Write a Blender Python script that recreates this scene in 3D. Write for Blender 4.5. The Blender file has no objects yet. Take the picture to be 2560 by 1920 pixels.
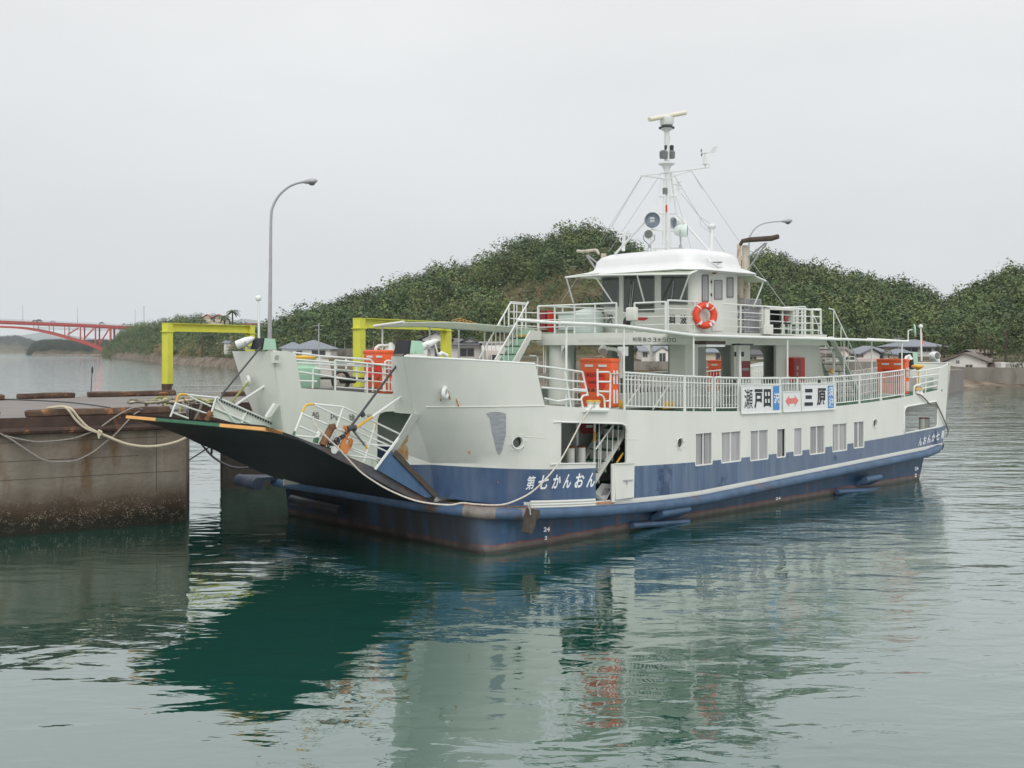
import bpy, bmesh, math, random
import numpy as np
from mathutils import Vector, Matrix
R=math.radians; PI=math.pi
random.seed(7); rng=np.random.default_rng(7)
USE_HAZE=True
SC=bpy.context.scene; COL=SC.collection
# ---------------------------------------------------------------- camera
F=2700.;YH=878.;H=4.8;CX=1280.
cam=bpy.data.cameras.new('camera'); co=bpy.data.objects.new('camera',cam); COL.objects.link(co)
cam.sensor_width=36; cam.lens=F/2560*36; cam.shift_y=-(960-YH)/2560; cam.clip_start=.5; cam.clip_end=60000
co.location=(0,0,H); co.rotation_euler=(R(90),0,0); SC.camera=co
SC.render.resolution_x=1024; SC.render.resolution_y=768
# ---------------------------------------------------------------- world: overcast sky
SUN_EL,SUN_AZ=R(42),R(178)      # azimuth from +Y (view direction) clockwise: behind the camera, a little right
W=bpy.data.worlds.new('World'); SC.world=W; W.use_nodes=True
nt=W.node_tree; N=nt.nodes; L=nt.links; N.clear()
def wn(t,**k):
    n=N.new(t)
    for a,b in k.items(): setattr(n,a,b)
    return n
out=wn('ShaderNodeOutputWorld'); bg=wn('ShaderNodeBackground'); L.new(bg.outputs[0],out.inputs[0])
sky=wn('ShaderNodeTexSky',sky_type='NISHITA',sun_disc=False,sun_elevation=SUN_EL,sun_rotation=SUN_AZ)
sk=wn('ShaderNodeVectorMath',operation='SCALE'); sk.inputs[3].default_value=.10; L.new(sky.outputs[0],sk.inputs[0])
tc=wn('ShaderNodeTexCoord'); sx=wn('ShaderNodeSeparateXYZ'); L.new(tc.outputs['Generated'],sx.inputs[0])
ramp=wn('ShaderNodeValToRGB'); L.new(sx.outputs[2],ramp.inputs[0])
e=ramp.color_ramp.elements
e[0].position=0.; e[0].color=(.66,.675,.695,1); e[1].position=1.; e[1].color=(1.5,1.52,1.55,1)
for p,c in ((.10,(.72,.73,.745,1)),(.2,(.80,.81,.815,1)),(.32,(.88,.885,.885,1)),(.6,(1.2,1.21,1.22,1))):
    q=e.new(p); q.color=c
no=wn('ShaderNodeTexNoise'); no.inputs['Scale'].default_value=1.6; no.inputs['Detail'].default_value=4; no.inputs['Roughness'].default_value=.5
mp=wn('ShaderNodeMapping'); mp.inputs['Scale'].default_value=(1,1,3.2); L.new(tc.outputs['Generated'],mp.inputs[0]); L.new(mp.outputs[0],no.inputs[0])
mr=wn('ShaderNodeMapRange'); mr.inputs[1].default_value=.3; mr.inputs[2].default_value=.7; mr.inputs[3].default_value=.93; mr.inputs[4].default_value=1.07; L.new(no.outputs[0],mr.inputs[0])
cl=wn('ShaderNodeVectorMath',operation='SCALE'); L.new(ramp.outputs[0],cl.inputs[0]); L.new(mr.outputs[0],cl.inputs[3])
mx=wn('ShaderNodeMix',data_type='RGBA'); mx.inputs[0].default_value=.93; L.new(sk.outputs[0],mx.inputs[6]); L.new(cl.outputs[0],mx.inputs[7])
L.new(mx.outputs[2],bg.inputs[0]); bg.inputs[1].default_value=1.0
sl=bpy.data.lights.new('sun','SUN'); sl.energy=1.0; sl.angle=R(35); sl.color=(1,.97,.92)
so=bpy.data.objects.new('sun',sl); COL.objects.link(so)
sd=Vector((math.sin(SUN_AZ)*math.cos(SUN_EL),math.cos(SUN_AZ)*math.cos(SUN_EL),math.sin(SUN_EL)))
so.rotation_euler=sd.to_track_quat('Z','Y').to_euler(); so.location=sd*100
SC.view_settings.view_transform='Standard'; SC.view_settings.look='None'; SC.view_settings.exposure=0; SC.view_settings.gamma=1
SC.cycles.max_bounces=6; SC.cycles.diffuse_bounces=3; SC.cycles.glossy_bounces=3; SC.cycles.transparent_max_bounces=8; SC.cycles.volume_bounces=3
# ---------------------------------------------------------------- ray helpers: photo pixel -> point on a real plane
O=(-65*H/512.,F*H/512.); TH=R(43.5); A=(math.cos(TH),math.sin(TH)); B=(-A[1],A[0])
def ray(x,y): return ((x-CX)/F,1.,-(y-YH)/F)
def P(x,y,Y): r=ray(x,y); return Vector((r[0]*Y,Y,H+r[2]*Y))
def G(x,y,z): r=ray(x,y); t=(z-H)/r[2]; return Vector((r[0]*t,t,z))
def _s(X,Y): dx,dy=X-O[0],Y-O[1]; return dx*A[0]+dy*A[1],dx*B[0]+dy*B[1]
def S(p,v):
    r=ray(*p); t=(v+O[0]*B[0]+O[1]*B[1])/(r[0]*B[0]+B[1]); return Vector((_s(r[0]*t,t)[0],v,H+r[2]*t))
def U(p,u):
    r=ray(*p); t=(u+O[0]*A[0]+O[1]*A[1])/(r[0]*A[0]+A[1]); return Vector((u,_s(r[0]*t,t)[1],H+r[2]*t))
def Zp(p,z):
    r=ray(*p); t=(z-H)/r[2]; q=_s(r[0]*t,t); return Vector((q[0],q[1],z))
K_=3.456
def q1(x,y): return (x/K_,720+y/K_)
def q2(x,y): return (300+x/K_,780+y/K_)
def q3(x,y): return (560+x/K_,780+y/K_)
def q4(x,y): return (960+x/K_,720+y/K_)
def q5(x,y): return (1400+x/K_,560+y/K_)
def q6(x,y): return (1500+x/3.95,240+y/3.95)
def q7(x,y): return (1800+x/K_,760+y/K_)
def q8(x,y): return (960+x/K_,960+y/K_)
def qs(x,y): return (1180+x/5.183,740+y/5.183)
def qw(x,y): return (1480+x/4.608,600+y/4.608)
def qd(x,y): return (1340+x/6.38,1020+y/6.38)
def qr(x,y): return (740+x/5.53,960+y/5.53)
# ---------------------------------------------------------------- materials
def mat(name,col,rough=.55,metal=0.,spec=.5,var=.12,vscale=3.,col2=None,c2amt=0.,c2scale=1.2,stretch=(1,1,1),bump=0.,bscale=20.,dirt=None,coords='Object'):
    m=bpy.data.materials.new(name); m.use_nodes=True; t=m.node_tree; n=t.nodes; l=t.links
    b=n['Principled BSDF']; b.inputs['Roughness'].default_value=rough; b.inputs['Metallic'].default_value=metal; b.inputs['Specular IOR Level'].default_value=spec
    c=n.new('ShaderNodeTexCoord'); mpn=n.new('ShaderNodeMapping'); mpn.inputs['Scale'].default_value=stretch; l.new(c.outputs[coords],mpn.inputs[0])
    nz=n.new('ShaderNodeTexNoise'); nz.inputs['Scale'].default_value=vscale; nz.inputs['Detail'].default_value=5; l.new(mpn.outputs[0],nz.inputs[0])
    hs=n.new('ShaderNodeMapRange'); hs.inputs[1].default_value=.25; hs.inputs[2].default_value=.75; hs.inputs[3].default_value=1-var; hs.inputs[4].default_value=1+var; l.new(nz.outputs[0],hs.inputs[0])
    base=n.new('ShaderNodeRGB'); base.outputs[0].default_value=(*col,1); cur=base.outputs[0]
    if col2:
        n2=n.new('ShaderNodeTexNoise'); n2.inputs['Scale'].default_value=c2scale; n2.inputs['Detail'].default_value=8; n2.inputs['Roughness'].default_value=.65; l.new(mpn.outputs[0],n2.inputs[0])
        r2=n.new('ShaderNodeMapRange'); r2.inputs[1].default_value=.68-c2amt*.4; r2.inputs[2].default_value=.78-c2amt*.3; l.new(n2.outputs[0],r2.inputs[0])
        x=n.new('ShaderNodeMix'); x.data_type='RGBA'; x.inputs[7].default_value=(*col2,1); l.new(cur,x.inputs[6]); l.new(r2.outputs[0],x.inputs[0]); cur=x.outputs[2]
    v=n.new('ShaderNodeVectorMath'); v.operation='SCALE'; l.new(cur,v.inputs[0]); l.new(hs.outputs[0],v.inputs[3]); l.new(v.outputs[0],b.inputs['Base Color'])
    if bump:
        n3=n.new('ShaderNodeTexNoise'); n3.inputs['Scale'].default_value=bscale; n3.inputs['Detail'].default_value=6; l.new(c.outputs[coords],n3.inputs[0])
        bp=n.new('ShaderNodeBump'); bp.inputs['Strength'].default_value=bump; bp.inputs['Distance'].default_value=.05; l.new(n3.outputs[0],bp.inputs['Height']); l.new(bp.outputs[0],b.inputs['Normal'])
    return m
WHITE=(.705,.712,.655)
RUST=(.33,.13,.035)
M={}
M['white']=mat('white_paint',WHITE,.45,var=.05,vscale=1.5,col2=(.50,.49,.42),c2amt=.10,c2scale=1.3,stretch=(1.5,1.5,.35))
M['rail']=mat('rail_paint',(.76,.775,.74),.4,var=.05,col2=RUST,c2amt=-.02,c2scale=5)
M['roof']=mat('roof_paint',(.74,.75,.74),.4,var=.03)
M['awning']=mat('awning_sheet',(.60,.63,.56),.6,var=.05)
def translucent(m,f):
    t=m.node_tree; n=t.nodes; l=t.links; b=n['Principled BSDF']; tr=n.new('ShaderNodeBsdfTranslucent'); mx_=n.new('ShaderNodeMixShader'); mx_.inputs[0].default_value=f
    l.new(b.inputs['Base Color'].links[0].from_socket,tr.inputs[0]); l.new(b.outputs[0],mx_.inputs[1]); l.new(tr.outputs[0],mx_.inputs[2]); l.new(mx_.outputs[0],n['Material Output'].inputs[0])
translucent(M['awning'],.7)
M['visor']=mat('visor_sheet',(.62,.68,.55),.5,var=.05)
translucent(M['visor'],.35)
M['blue']=mat('blue_paint',(.055,.115,.215),.45,var=.2,vscale=2,col2=(.14,.19,.30),c2amt=.25,stretch=(2.,2.,.4))
M['fender']=mat('fender_paint',(.062,.115,.20),.5,var=.25,vscale=2.5,col2=(.13,.075,.05),c2amt=.32,c2scale=1.1)
M['rust']=mat('rusty_steel',(.30,.13,.05),.8,var=.35,vscale=6,col2=(.12,.06,.035),c2amt=.5)
M['orangerust']=mat('orange_primer',(.60,.22,.06),.7,var=.25,vscale=6,col2=(.22,.09,.03),c2amt=.4,c2scale=4)
M['yellowpaint']=mat('yellow_paint',(.72,.42,.06),.5,var=.12,col2=(.5,.5,.45),c2amt=.15,c2scale=4)
M['orangeedge']=mat('orange_edge',(.78,.40,.12),.6,var=.1)
M['black']=mat('black_steel',(.012,.014,.018),.6,var=.4,vscale=2,col2=(.05,.03,.02),c2amt=.2)
M['dark']=mat('dark_steel',(.035,.035,.035),.55,var=.3)
M['greydark']=mat('grey_steel',(.16,.165,.16),.5,var=.2)
M['grey']=mat('grey_paint',(.36,.37,.36),.5,var=.12)
M['galv']=mat('galvanised_steel',(.40,.40,.42),.45,metal=.3,var=.12)
M['green']=mat('green_deck',(.035,.14,.075),.6,var=.25,vscale=4,col2=(.12,.2,.14),c2amt=.2)
M['mint']=mat('mint_paint',(.40,.62,.47),.45,var=.06)
M['orange']=mat('raft_orange',(.80,.12,.03),.45,var=.08)
M['raftlabel']=mat('raft_label_red',(.72,.035,.015),.45,var=.05)
M['red']=mat('red_paint',(.55,.03,.02),.45,var=.1)
M['darkred']=mat('dark_red_paint',(.25,.025,.03),.45,var=.1)
M['silver']=mat('bare_patch',(.36,.37,.40),.5,var=.22,vscale=7,stretch=(.6,.6,3))
M['letterwhite']=mat('white_letter',(.80,.82,.84),.5,var=.04)
M['letterblack']=mat('black_letter',(.018,.018,.022),.5,var=.1)
M['sign']=mat('sign_white',(.76,.77,.76),.35,var=.03)
M['signblue']=mat('sign_blue',(.07,.25,.55),.4,var=.04)
M['signred']=mat('sign_red',(.72,.20,.17),.4,var=.05)
M['mastwhite']=mat('mast_paint',(.72,.73,.72),.4,var=.06)
M['cream']=mat('radar_cream',(.72,.68,.52),.4,var=.04)
M['exhaust']=mat('exhaust_pipe',(.56,.50,.40),.6,var=.12,col2=(.30,.17,.08),c2amt=.3,c2scale=2.5)
M['soot']=mat('sooty_steel',(.07,.05,.035),.8,var=.4,vscale=4)
M['curtain']=mat('curtain',(.36,.35,.36),.85,var=.22,vscale=5,stretch=(5,5,.15))
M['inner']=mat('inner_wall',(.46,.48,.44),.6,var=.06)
M['rope']=mat('rope',(.56,.49,.36),.85,var=.25,vscale=30)
M['roped']=mat('dark_rope',(.20,.18,.14),.9,var=.3,vscale=30)
M['ropeg']=mat('green_rope',(.28,.30,.10),.9,var=.3,vscale=20)
M['wire']=mat('wire',(.06,.06,.065),.5)
M['wirelight']=mat('stay_wire',(.42,.42,.42),.5)
M['gantry']=mat('gantry_yellow',(.66,.66,.07),.5,var=.08,vscale=2,col2=(.45,.40,.07),c2amt=.15)
M['worn']=mat('worn_bare_steel',(.22,.19,.17),.6,var=.3,vscale=5,col2=(.22,.13,.08),c2amt=.25,c2scale=3)
M['rampside']=mat('ramp_side_steel',(.085,.085,.095),.6,var=.3,vscale=3,col2=(.19,.09,.05),c2amt=.4,c2scale=1.6)
M['rubber']=mat('old_rubber',(.075,.06,.048),.9,var=.4,vscale=9)
t_=M['curtain'].node_tree; oi=t_.nodes.new('ShaderNodeObjectInfo'); mr0=t_.nodes.new('ShaderNodeMapRange'); mr0.inputs[3].default_value=.78; mr0.inputs[4].default_value=1.2; t_.links.new(oi.outputs['Random'],mr0.inputs[0])
b_=t_.nodes['Principled BSDF']; sc0=t_.nodes.new('ShaderNodeVectorMath'); sc0.operation='SCALE'; t_.links.new(b_.inputs['Base Color'].links[0].from_socket,sc0.inputs[0]); t_.links.new(mr0.outputs[0],sc0.inputs[3]); t_.links.new(sc0.outputs[0],b_.inputs['Base Color'])
def glass(name,col=(.055,.066,.052),rough=.03):
    m=mat(name,col,rough,spec=.8,var=.1); return m
M['glass']=glass('window_glass')
M['lens']=mat('lamp_lens',(.5,.52,.52),.08,spec=1.)
def hull_mat():
    m=mat('hull_paint',WHITE,.42,var=.045,vscale=1.2,stretch=(1,1,.3)); t=m.node_tree; n=t.nodes; l=t.links; b=n['Principled BSDF']
    link=b.inputs['Base Color'].links[0]; scal=link.from_node; cur=scal.inputs[0].links[0].from_socket
    c=n.new('ShaderNodeTexCoord'); sp=n.new('ShaderNodeSeparateXYZ'); l.new(c.outputs['Object'],sp.inputs[0])
    def mth(op,a,bb=None,cc=None):
        q=n.new('ShaderNodeMath'); q.operation=op
        for i,v in enumerate((a,bb,cc)):
            if v is None: continue
            if isinstance(v,(int,float)): q.inputs[i].default_value=v
            else: l.new(v,q.inputs[i])
        return q.outputs[0]
    x,z=sp.outputs[0],sp.outputs[2]
    d=mth('SUBTRACT',x,11.); d2=mth('MULTIPLY',d,d); aft=mth('GREATER_THAN',d,0.)
    kb=mth('MULTIPLY_ADD',aft,-.0013,.0032); bt=mth('MULTIPLY_ADD',d2,kb,1.64)
    e_=mth('SUBTRACT',x,8.); e2=mth('MULTIPLY',e_,e_); st=mth('ADD',mth('ADD',.85,mth('MULTIPLY',mth('MAXIMUM',e_,0.),.03)),mth('MULTIPLY',mth('MULTIPLY',e2,mth('LESS_THAN',e_,0.)),.0064))
    def noise(sc,stretch,det=6,ro=.6):
        mpn=n.new('ShaderNodeMapping'); mpn.inputs['Scale'].default_value=stretch; l.new(c.outputs['Object'],mpn.inputs[0])
        q=n.new('ShaderNodeTexNoise'); q.inputs['Scale'].default_value=sc; q.inputs['Detail'].default_value=det; q.inputs['Roughness'].default_value=ro; l.new(mpn.outputs[0],q.inputs[0]); return q.outputs[0]
    def mix(f,a,bcol):
        q=n.new('ShaderNodeMix'); q.data_type='RGBA'; l.new(f,q.inputs[0])
        for i,v in ((6,a),(7,bcol)):
            if isinstance(v,tuple): q.inputs[i].default_value=(*v,1)
            else: l.new(v,q.inputs[i])
        return q.outputs[2]
    def mrange(s,a,bb,lo=0.,hi=1.):
        q=n.new('ShaderNodeMapRange'); q.inputs[1].default_value=a; q.inputs[2].default_value=bb; q.inputs[3].default_value=lo; q.inputs[4].default_value=hi; l.new(s,q.inputs[0]); return q.outputs[0]
    # blue with vertical weathering streaks
    streak=mrange(noise(2.2,(2.2,2.2,.12)),.4,.7)
    fadeaft=mrange(x,0.,6.,.05,.9)
    bl=mix(mth('MULTIPLY',streak,fadeaft),(.045,.088,.18),(.12,.20,.30)); 
    bl=mix(mth('MULTIPLY',mrange(x,2.,16.),.75),bl,(.14,.175,.25))
    bl=mix(mrange(noise(1.3,(1,1,.8)),.60,.66),bl,(.03,.062,.14))
    isblue=mth('MULTIPLY',mth('LESS_THAN',z,bt),mth('GREATER_THAN',mth('MAXIMUM',mth('SUBTRACT',z,st),mth('SUBTRACT',1.28,x)),0.))
    cur=mix(isblue,cur,bl)
    # grime and thin rust runs
    gr=mth('MULTIPLY',mrange(noise(1.1,(1.6,1.6,.25)),.5,.75),.16); cur=mix(gr,cur,(.42,.41,.33))
    ru=mrange(noise(3.2,(2.4,2.4,.10),8,.7),.70,.76); ru2=mth('MULTIPLY',ru,mrange(noise(.7,(1,1,1)),.52,.62)); cur=mix(mth('MULTIPLY',ru2,.75),cur,(.45,.20,.06))
    l.new(cur,scal.inputs[0])
    # faint plate seams and dents
    wv=noise(.9,(1,1,1),2,.4); w2=noise(1.0,(1.6,1.6,.7),3,.5); wv=mth('ADD',wv,mth('MULTIPLY',w2,.35))
    bp=n.new('ShaderNodeBump'); bp.inputs['Strength'].default_value=.5; bp.inputs['Distance'].default_value=.06; l.new(wv,bp.inputs['Height']); l.new(bp.outputs[0],b.inputs['Normal'])
    return m
M['hull']=hull_mat()
def lower_mat():
    m=mat('lower_hull_paint',(.013,.05,.11),.45,var=.35,vscale=1.8,col2=(.04,.085,.14),c2amt=.3,stretch=(1.5,1.5,.5)); t=m.node_tree; n=t.nodes; l=t.links; b=n['Principled BSDF']
    scal=b.inputs['Base Color'].links[0].from_node; cur=scal.inputs[0].links[0].from_socket
    c=n.new('ShaderNodeTexCoord'); sp=n.new('ShaderNodeSeparateXYZ'); l.new(c.outputs['Object'],sp.inputs[0])
    nz=n.new('ShaderNodeTexNoise'); nz.inputs['Scale'].default_value=3; nz.inputs['Detail'].default_value=6; l.new(c.outputs['Object'],nz.inputs[0])
    def madd(a,k,o):
        q=n.new('ShaderNodeMath'); q.operation='MULTIPLY_ADD'; l.new(a,q.inputs[0]); q.inputs[1].default_value=k
        if isinstance(o,float): q.inputs[2].default_value=o
        else: l.new(o,q.inputs[2])
        return q.outputs[0]
    zz=madd(nz.outputs[0],-.10,sp.outputs[2])
    rp=n.new('ShaderNodeValToRGB'); l.new(zz,rp.inputs[0]); e=rp.color_ramp.elements; rp.color_ramp.interpolation='LINEAR'
    e[0].position=0; e[0].color=(.035,.035,.028,1); e[1].position=.30; e[1].color=(0,0,0,0)
    for p,cc in ((.035,(.09,.075,.065,1)),(.10,(.115,.095,.085,1)),(.135,(.16,.045,.035,1)),(.17,(.12,.04,.03,0))):
        q=e.new(p); q.color=cc
    x=n.new('ShaderNodeMix'); x.data_type='RGBA'; l.new(rp.outputs[1],x.inputs[0]); l.new(cur,x.inputs[6]); l.new(rp.outputs[0],x.inputs[7])
    m2=n.new('ShaderNodeMapping'); m2.inputs['Scale'].default_value=(1.8,1.8,.12); l.new(c.outputs['Object'],m2.inputs[0])
    n2=n.new('ShaderNodeTexNoise'); n2.inputs['Scale'].default_value=2.2; n2.inputs['Detail'].default_value=8; l.new(m2.outputs[0],n2.inputs[0])
    r2=n.new('ShaderNodeMapRange'); r2.inputs[1].default_value=.585; r2.inputs[2].default_value=.68; r2.inputs[4].default_value=.85; l.new(n2.outputs[0],r2.inputs[0])
    y=n.new('ShaderNodeMix'); y.data_type='RGBA'; l.new(r2.outputs[0],y.inputs[0]); l.new(x.outputs[2],y.inputs[6]); y.inputs[7].default_value=(.13,.05,.025,1)
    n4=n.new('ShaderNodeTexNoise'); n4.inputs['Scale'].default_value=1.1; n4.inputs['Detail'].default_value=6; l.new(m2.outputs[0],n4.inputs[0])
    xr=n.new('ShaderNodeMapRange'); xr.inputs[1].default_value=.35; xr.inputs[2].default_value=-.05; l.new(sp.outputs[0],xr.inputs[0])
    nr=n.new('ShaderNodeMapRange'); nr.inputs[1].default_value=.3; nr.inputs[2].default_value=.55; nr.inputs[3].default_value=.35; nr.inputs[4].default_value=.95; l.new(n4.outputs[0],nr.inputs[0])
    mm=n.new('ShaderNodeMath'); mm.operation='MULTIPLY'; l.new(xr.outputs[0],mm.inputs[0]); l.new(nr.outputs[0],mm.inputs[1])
    w=n.new('ShaderNodeMix'); w.data_type='RGBA'; l.new(mm.outputs[0],w.inputs[0]); l.new(y.outputs[2],w.inputs[6]); w.inputs[7].default_value=(.018,.015,.014,1)  # bow face darkened: ramp shade put into the colour, with brown-black patina
    l.new(w.outputs[2],scal.inputs[0]); return m
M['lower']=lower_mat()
# ---------------------------------------------------------------- mesh builder
class MB:
    def __init__(s): s.v=[]; s.f=[]
    def add(s,vs,fs):
        o=len(s.v); s.v+= [tuple(p) for p in vs]; s.f+=[tuple(i+o for i in q) for q in fs]; return s
    def box(s,a,b):
        x0,y0,z0=[min(a[i],b[i]) for i in range(3)]; x1,y1,z1=[max(a[i],b[i]) for i in range(3)]
        return s.add([(x0,y0,z0),(x1,y0,z0),(x1,y1,z0),(x0,y1,z0),(x0,y0,z1),(x1,y0,z1),(x1,y1,z1),(x0,y1,z1)],[(3,2,1,0),(4,5,6,7),(0,1,5,4),(1,2,6,5),(2,3,7,6),(3,0,4,7)])
    def obox(s,c,sx,sy,sz,rz=0.,bev=0.):
        bm=bmesh.new(); bmesh.ops.create_cube(bm,size=1,matrix=Matrix.Translation(c)@Matrix.Rotation(rz,4,'Z')@Matrix.Diagonal((sx,sy,sz,1)))
        if bev: bmesh.ops.bevel(bm,geom=bm.edges[:],offset=bev,segments=2,affect='EDGES',profile=.5)
        s.bm(bm); return s
    def bm(s,bm):
        bm.verts.index_update(); s.add([v.co.copy() for v in bm.verts],[[v.index for v in f.verts] for f in bm.faces]); bm.free(); return s
    def tube(s,pts,r,n=8,close=False,caps=True):
        pts=[Vector(p) for p in pts]; k=len(pts); rs=r if isinstance(r,(list,tuple)) else [r]*k
        vs=[];fs=[]; up=None
        for i,p in enumerate(pts):
            a=pts[(i-1)%k] if (i>0 or close) else p; b=pts[(i+1)%k] if (i<k-1 or close) else p
            d=(b-a); d=d.normalized() if d.length>1e-9 else Vector((0,0,1))
            if up is None: up=Vector((0,0,1)) if abs(d.z)<.9 else Vector((1,0,0))
            x=d.cross(up); 
            if x.length<1e-4: up=Vector((1,.3,0)); x=d.cross(up)
            x.normalize(); y=x.cross(d).normalized(); up=y
            for j in range(n):
                t=2*PI*j/n; vs.append(p+rs[i]*(math.cos(t)*x+math.sin(t)*y))
        for i in range(k-(0 if close else 1)):
            for j in range(n):
                a=i*n+j; b=i*n+(j+1)%n; c=((i+1)%k)*n+(j+1)%n; d=((i+1)%k)*n+j; fs.append((a,b,c,d))
        if caps and not close: fs.append(tuple(range(n-1,-1,-1))); fs.append(tuple((k-1)*n+j for j in range(n)))
        return s.add(vs,fs)
    def bar(s,p,q,w,h,up=(0,0,1)):
        p,q=Vector(p),Vector(q); d=(q-p).normalized(); x=d.cross(Vector(up))
        if x.length<1e-3: x=d.cross(Vector((1,0,0)))
        x.normalize(); y=x.cross(d); vs=[]
        for c in (p,q):
            for a,b in ((-1,-1),(1,-1),(1,1),(-1,1)): vs.append(c+x*a*w/2+y*b*h/2)
        return s.add(vs,[(3,2,1,0),(4,5,6,7),(0,1,5,4),(1,2,6,5),(2,3,7,6),(3,0,4,7)])
    def prism(s,poly,ext):
        poly=[Vector(p) for p in poly]; ext=Vector(ext); n=len(poly); vs=poly+[p+ext for p in poly]
        return s.add(vs,[tuple(range(n-1,-1,-1)),tuple(range(n,2*n))]+[(i,(i+1)%n,n+(i+1)%n,n+i) for i in range(n)])
    def lathe(s,base,axis,prof,n=16,caps=True):
        base=Vector(base); ax=Vector(axis).normalized(); x=ax.cross(Vector((0,0,1)) if abs(ax.z)<.9 else Vector((1,0,0))).normalized(); y=ax.cross(x); vs=[];fs=[]
        for h,r in prof:
            for j in range(n): t=2*PI*j/n; vs.append(base+ax*h+r*(math.cos(t)*x+math.sin(t)*y))
        for i in range(len(prof)-1):
            for j in range(n): fs.append((i*n+j,i*n+(j+1)%n,(i+1)*n+(j+1)%n,(i+1)*n+j))
        if caps: fs.append(tuple(range(n-1,-1,-1))); k=(len(prof)-1)*n; fs.append(tuple(k+j for j in range(n)))
        return s.add(vs,fs)
    def build(s,name,m,parent=None,smooth=32,label=None):
        me=bpy.data.meshes.new(name); me.from_pydata([tuple(v) for v in s.v],[],s.f); me.validate(); 
        bm=bmesh.new(); bm.from_mesh(me); bmesh.ops.recalc_face_normals(bm,faces=bm.faces[:]); bm.to_mesh(me); bm.free()
        if smooth: me.shade_smooth(); me.set_sharp_from_angle(angle=R(smooth))
        me.materials.append(M[m] if isinstance(m,str) else m)
        o=bpy.data.objects.new(name,me); COL.objects.link(o)
        if parent: o.parent=parent
        if label: o['label']=label
        return o
def tag(o,label=None,cat=None,group=None,kind=None):
    for k,v in (('label',label),('category',cat),('group',group),('kind',kind)):
        if v: o[k]=v
    return o
def empty(name,loc=(0,0,0),rz=0.,label=None,cat=None,group=None):
    o=bpy.data.objects.new(name,None); o.empty_display_size=.3; COL.objects.link(o); o.location=loc; o.rotation_euler=(0,0,rz); return tag(o,label,cat,group)
def ship_thing(name,label,cat,group=None):   # a thing carried by the ferry, built in the same axes
    return empty(name,(O[0],O[1],0),TH,label,cat,group)
def copy_tree(o,parent=None):
    c=o.copy(); COL.objects.link(c)
    if parent: c.parent=parent
    for ch in list(o.children): copy_tree(ch,c)
    return c
def arc(c,r,a0,a1,n,ax=(1,0,0),ay=(0,0,1)):
    c,ax,ay=Vector(c),Vector(ax),Vector(ay); return [c+r*(math.cos(a0+(a1-a0)*i/n)*ax+math.sin(a0+(a1-a0)*i/n)*ay) for i in range(n+1)]
def lerp(a,b,t): return a+(b-a)*t
def interp(x,xs,ys): return float(np.interp(x,xs,ys))
def catmull(pts,n=6):
    pts=[Vector(p) for p in pts]; out=[]
    for i in range(len(pts)-1):
        p0=pts[max(i-1,0)];p1=pts[i];p2=pts[i+1];p3=pts[min(i+2,len(pts)-1)]
        for j in range(n):
            t=j/n; out.append(.5*((2*p1)+(p2-p0)*t+(2*p0-5*p1+4*p2-p3)*t*t+(3*p1-p0-3*p2+p3)*t**3))
    out.append(pts[-1]); return out
def text2d(body,size=1.,offset=0.,shear=0.,spacing=1.):
    cu=bpy.data.curves.new('lettering_curve','FONT'); cu.body=body; cu.size=size; cu.offset=offset; cu.shear=shear; cu.space_character=spacing; cu.resolution_u=4
    o=bpy.data.objects.new('lettering_temp',cu); COL.objects.link(o); bpy.context.view_layer.update()
    me=bpy.data.meshes.new_from_object(o.evaluated_get(bpy.context.evaluated_depsgraph_get()))
    vs=[v.co.copy() for v in me.vertices]; fs=[tuple(p.vertices) for p in me.polygons]
    bpy.data.objects.remove(o); bpy.data.curves.remove(cu); bpy.data.meshes.remove(me); return vs,fs
def lettering(body,p00,p10,p01,m,parent,name='lettering',offset=.02,shear=0.,thick=.006,mapf=None,hh=1.):
    """text fitted to the parallelogram p00 (lower left), p10 (lower right), p01 (upper left)"""
    vs,fs=text2d(body,1.,offset,shear)
    if not vs: return None
    xs=[v.x for v in vs]; ys=[v.y for v in vs]; x0,x1,y0,y1=min(xs),max(xs),min(ys),max(ys)
    p00,p10,p01=Vector(p00),Vector(p10),Vector(p01); ex,ey=p10-p00,p01-p00; nn=ex.cross(ey).normalized()
    pts=[]
    for v in vs:
        q=p00+ex*((v.x-x0)/(x1-x0))+ey*((v.y-y0)/(y1-y0)); 
        if mapf: q=mapf(q)
        pts.append(q+nn*thick)
    b=MB(); b.add(pts,fs); o=b.build(name,m,parent,smooth=0); return o
# plate with holes, cut fine enough to bend
def plate(outer,holes,cu,cz,mapf,thick,mb=None):
    bm=bmesh.new(); edges=[]
    for loop in [outer]+holes:
        vs=[bm.verts.new((p[0],p[1],0)) for p in loop]
        for i in range(len(vs)): edges.append(bm.edges.new((vs[i],vs[(i+1)%len(vs)])))
    bmesh.ops.triangle_fill(bm,use_beauty=True,edges=edges,normal=(0,0,1))
    for x in cu: bmesh.ops.bisect_plane(bm,geom=bm.verts[:]+bm.edges[:]+bm.faces[:],plane_co=(x,0,0),plane_no=(1,0,0),dist=1e-5)
    for z in cz: bmesh.ops.bisect_plane(bm,geom=bm.verts[:]+bm.edges[:]+bm.faces[:],plane_co=(0,z,0),plane_no=(0,1,0),dist=1e-5)
    bm.verts.index_update(); n=len(bm.verts); V=[v.co.copy() for v in bm.verts]
    vs=[mapf(v.x,v.y,0.) for v in V]+[mapf(v.x,v.y,thick) for v in V]; fs=[]
    for f in bm.faces:
        ix=[v.index for v in f.verts]; fs.append(tuple(ix)); fs.append(tuple(i+n for i in reversed(ix)))
    for e in bm.edges:
        if len(e.link_faces)==1: a,b=e.verts[0].index,e.verts[1].index; fs.append((a,b,b+n,a+n))
    bm.free(); mb=mb or MB(); mb.add(vs,fs); return mb
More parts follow.
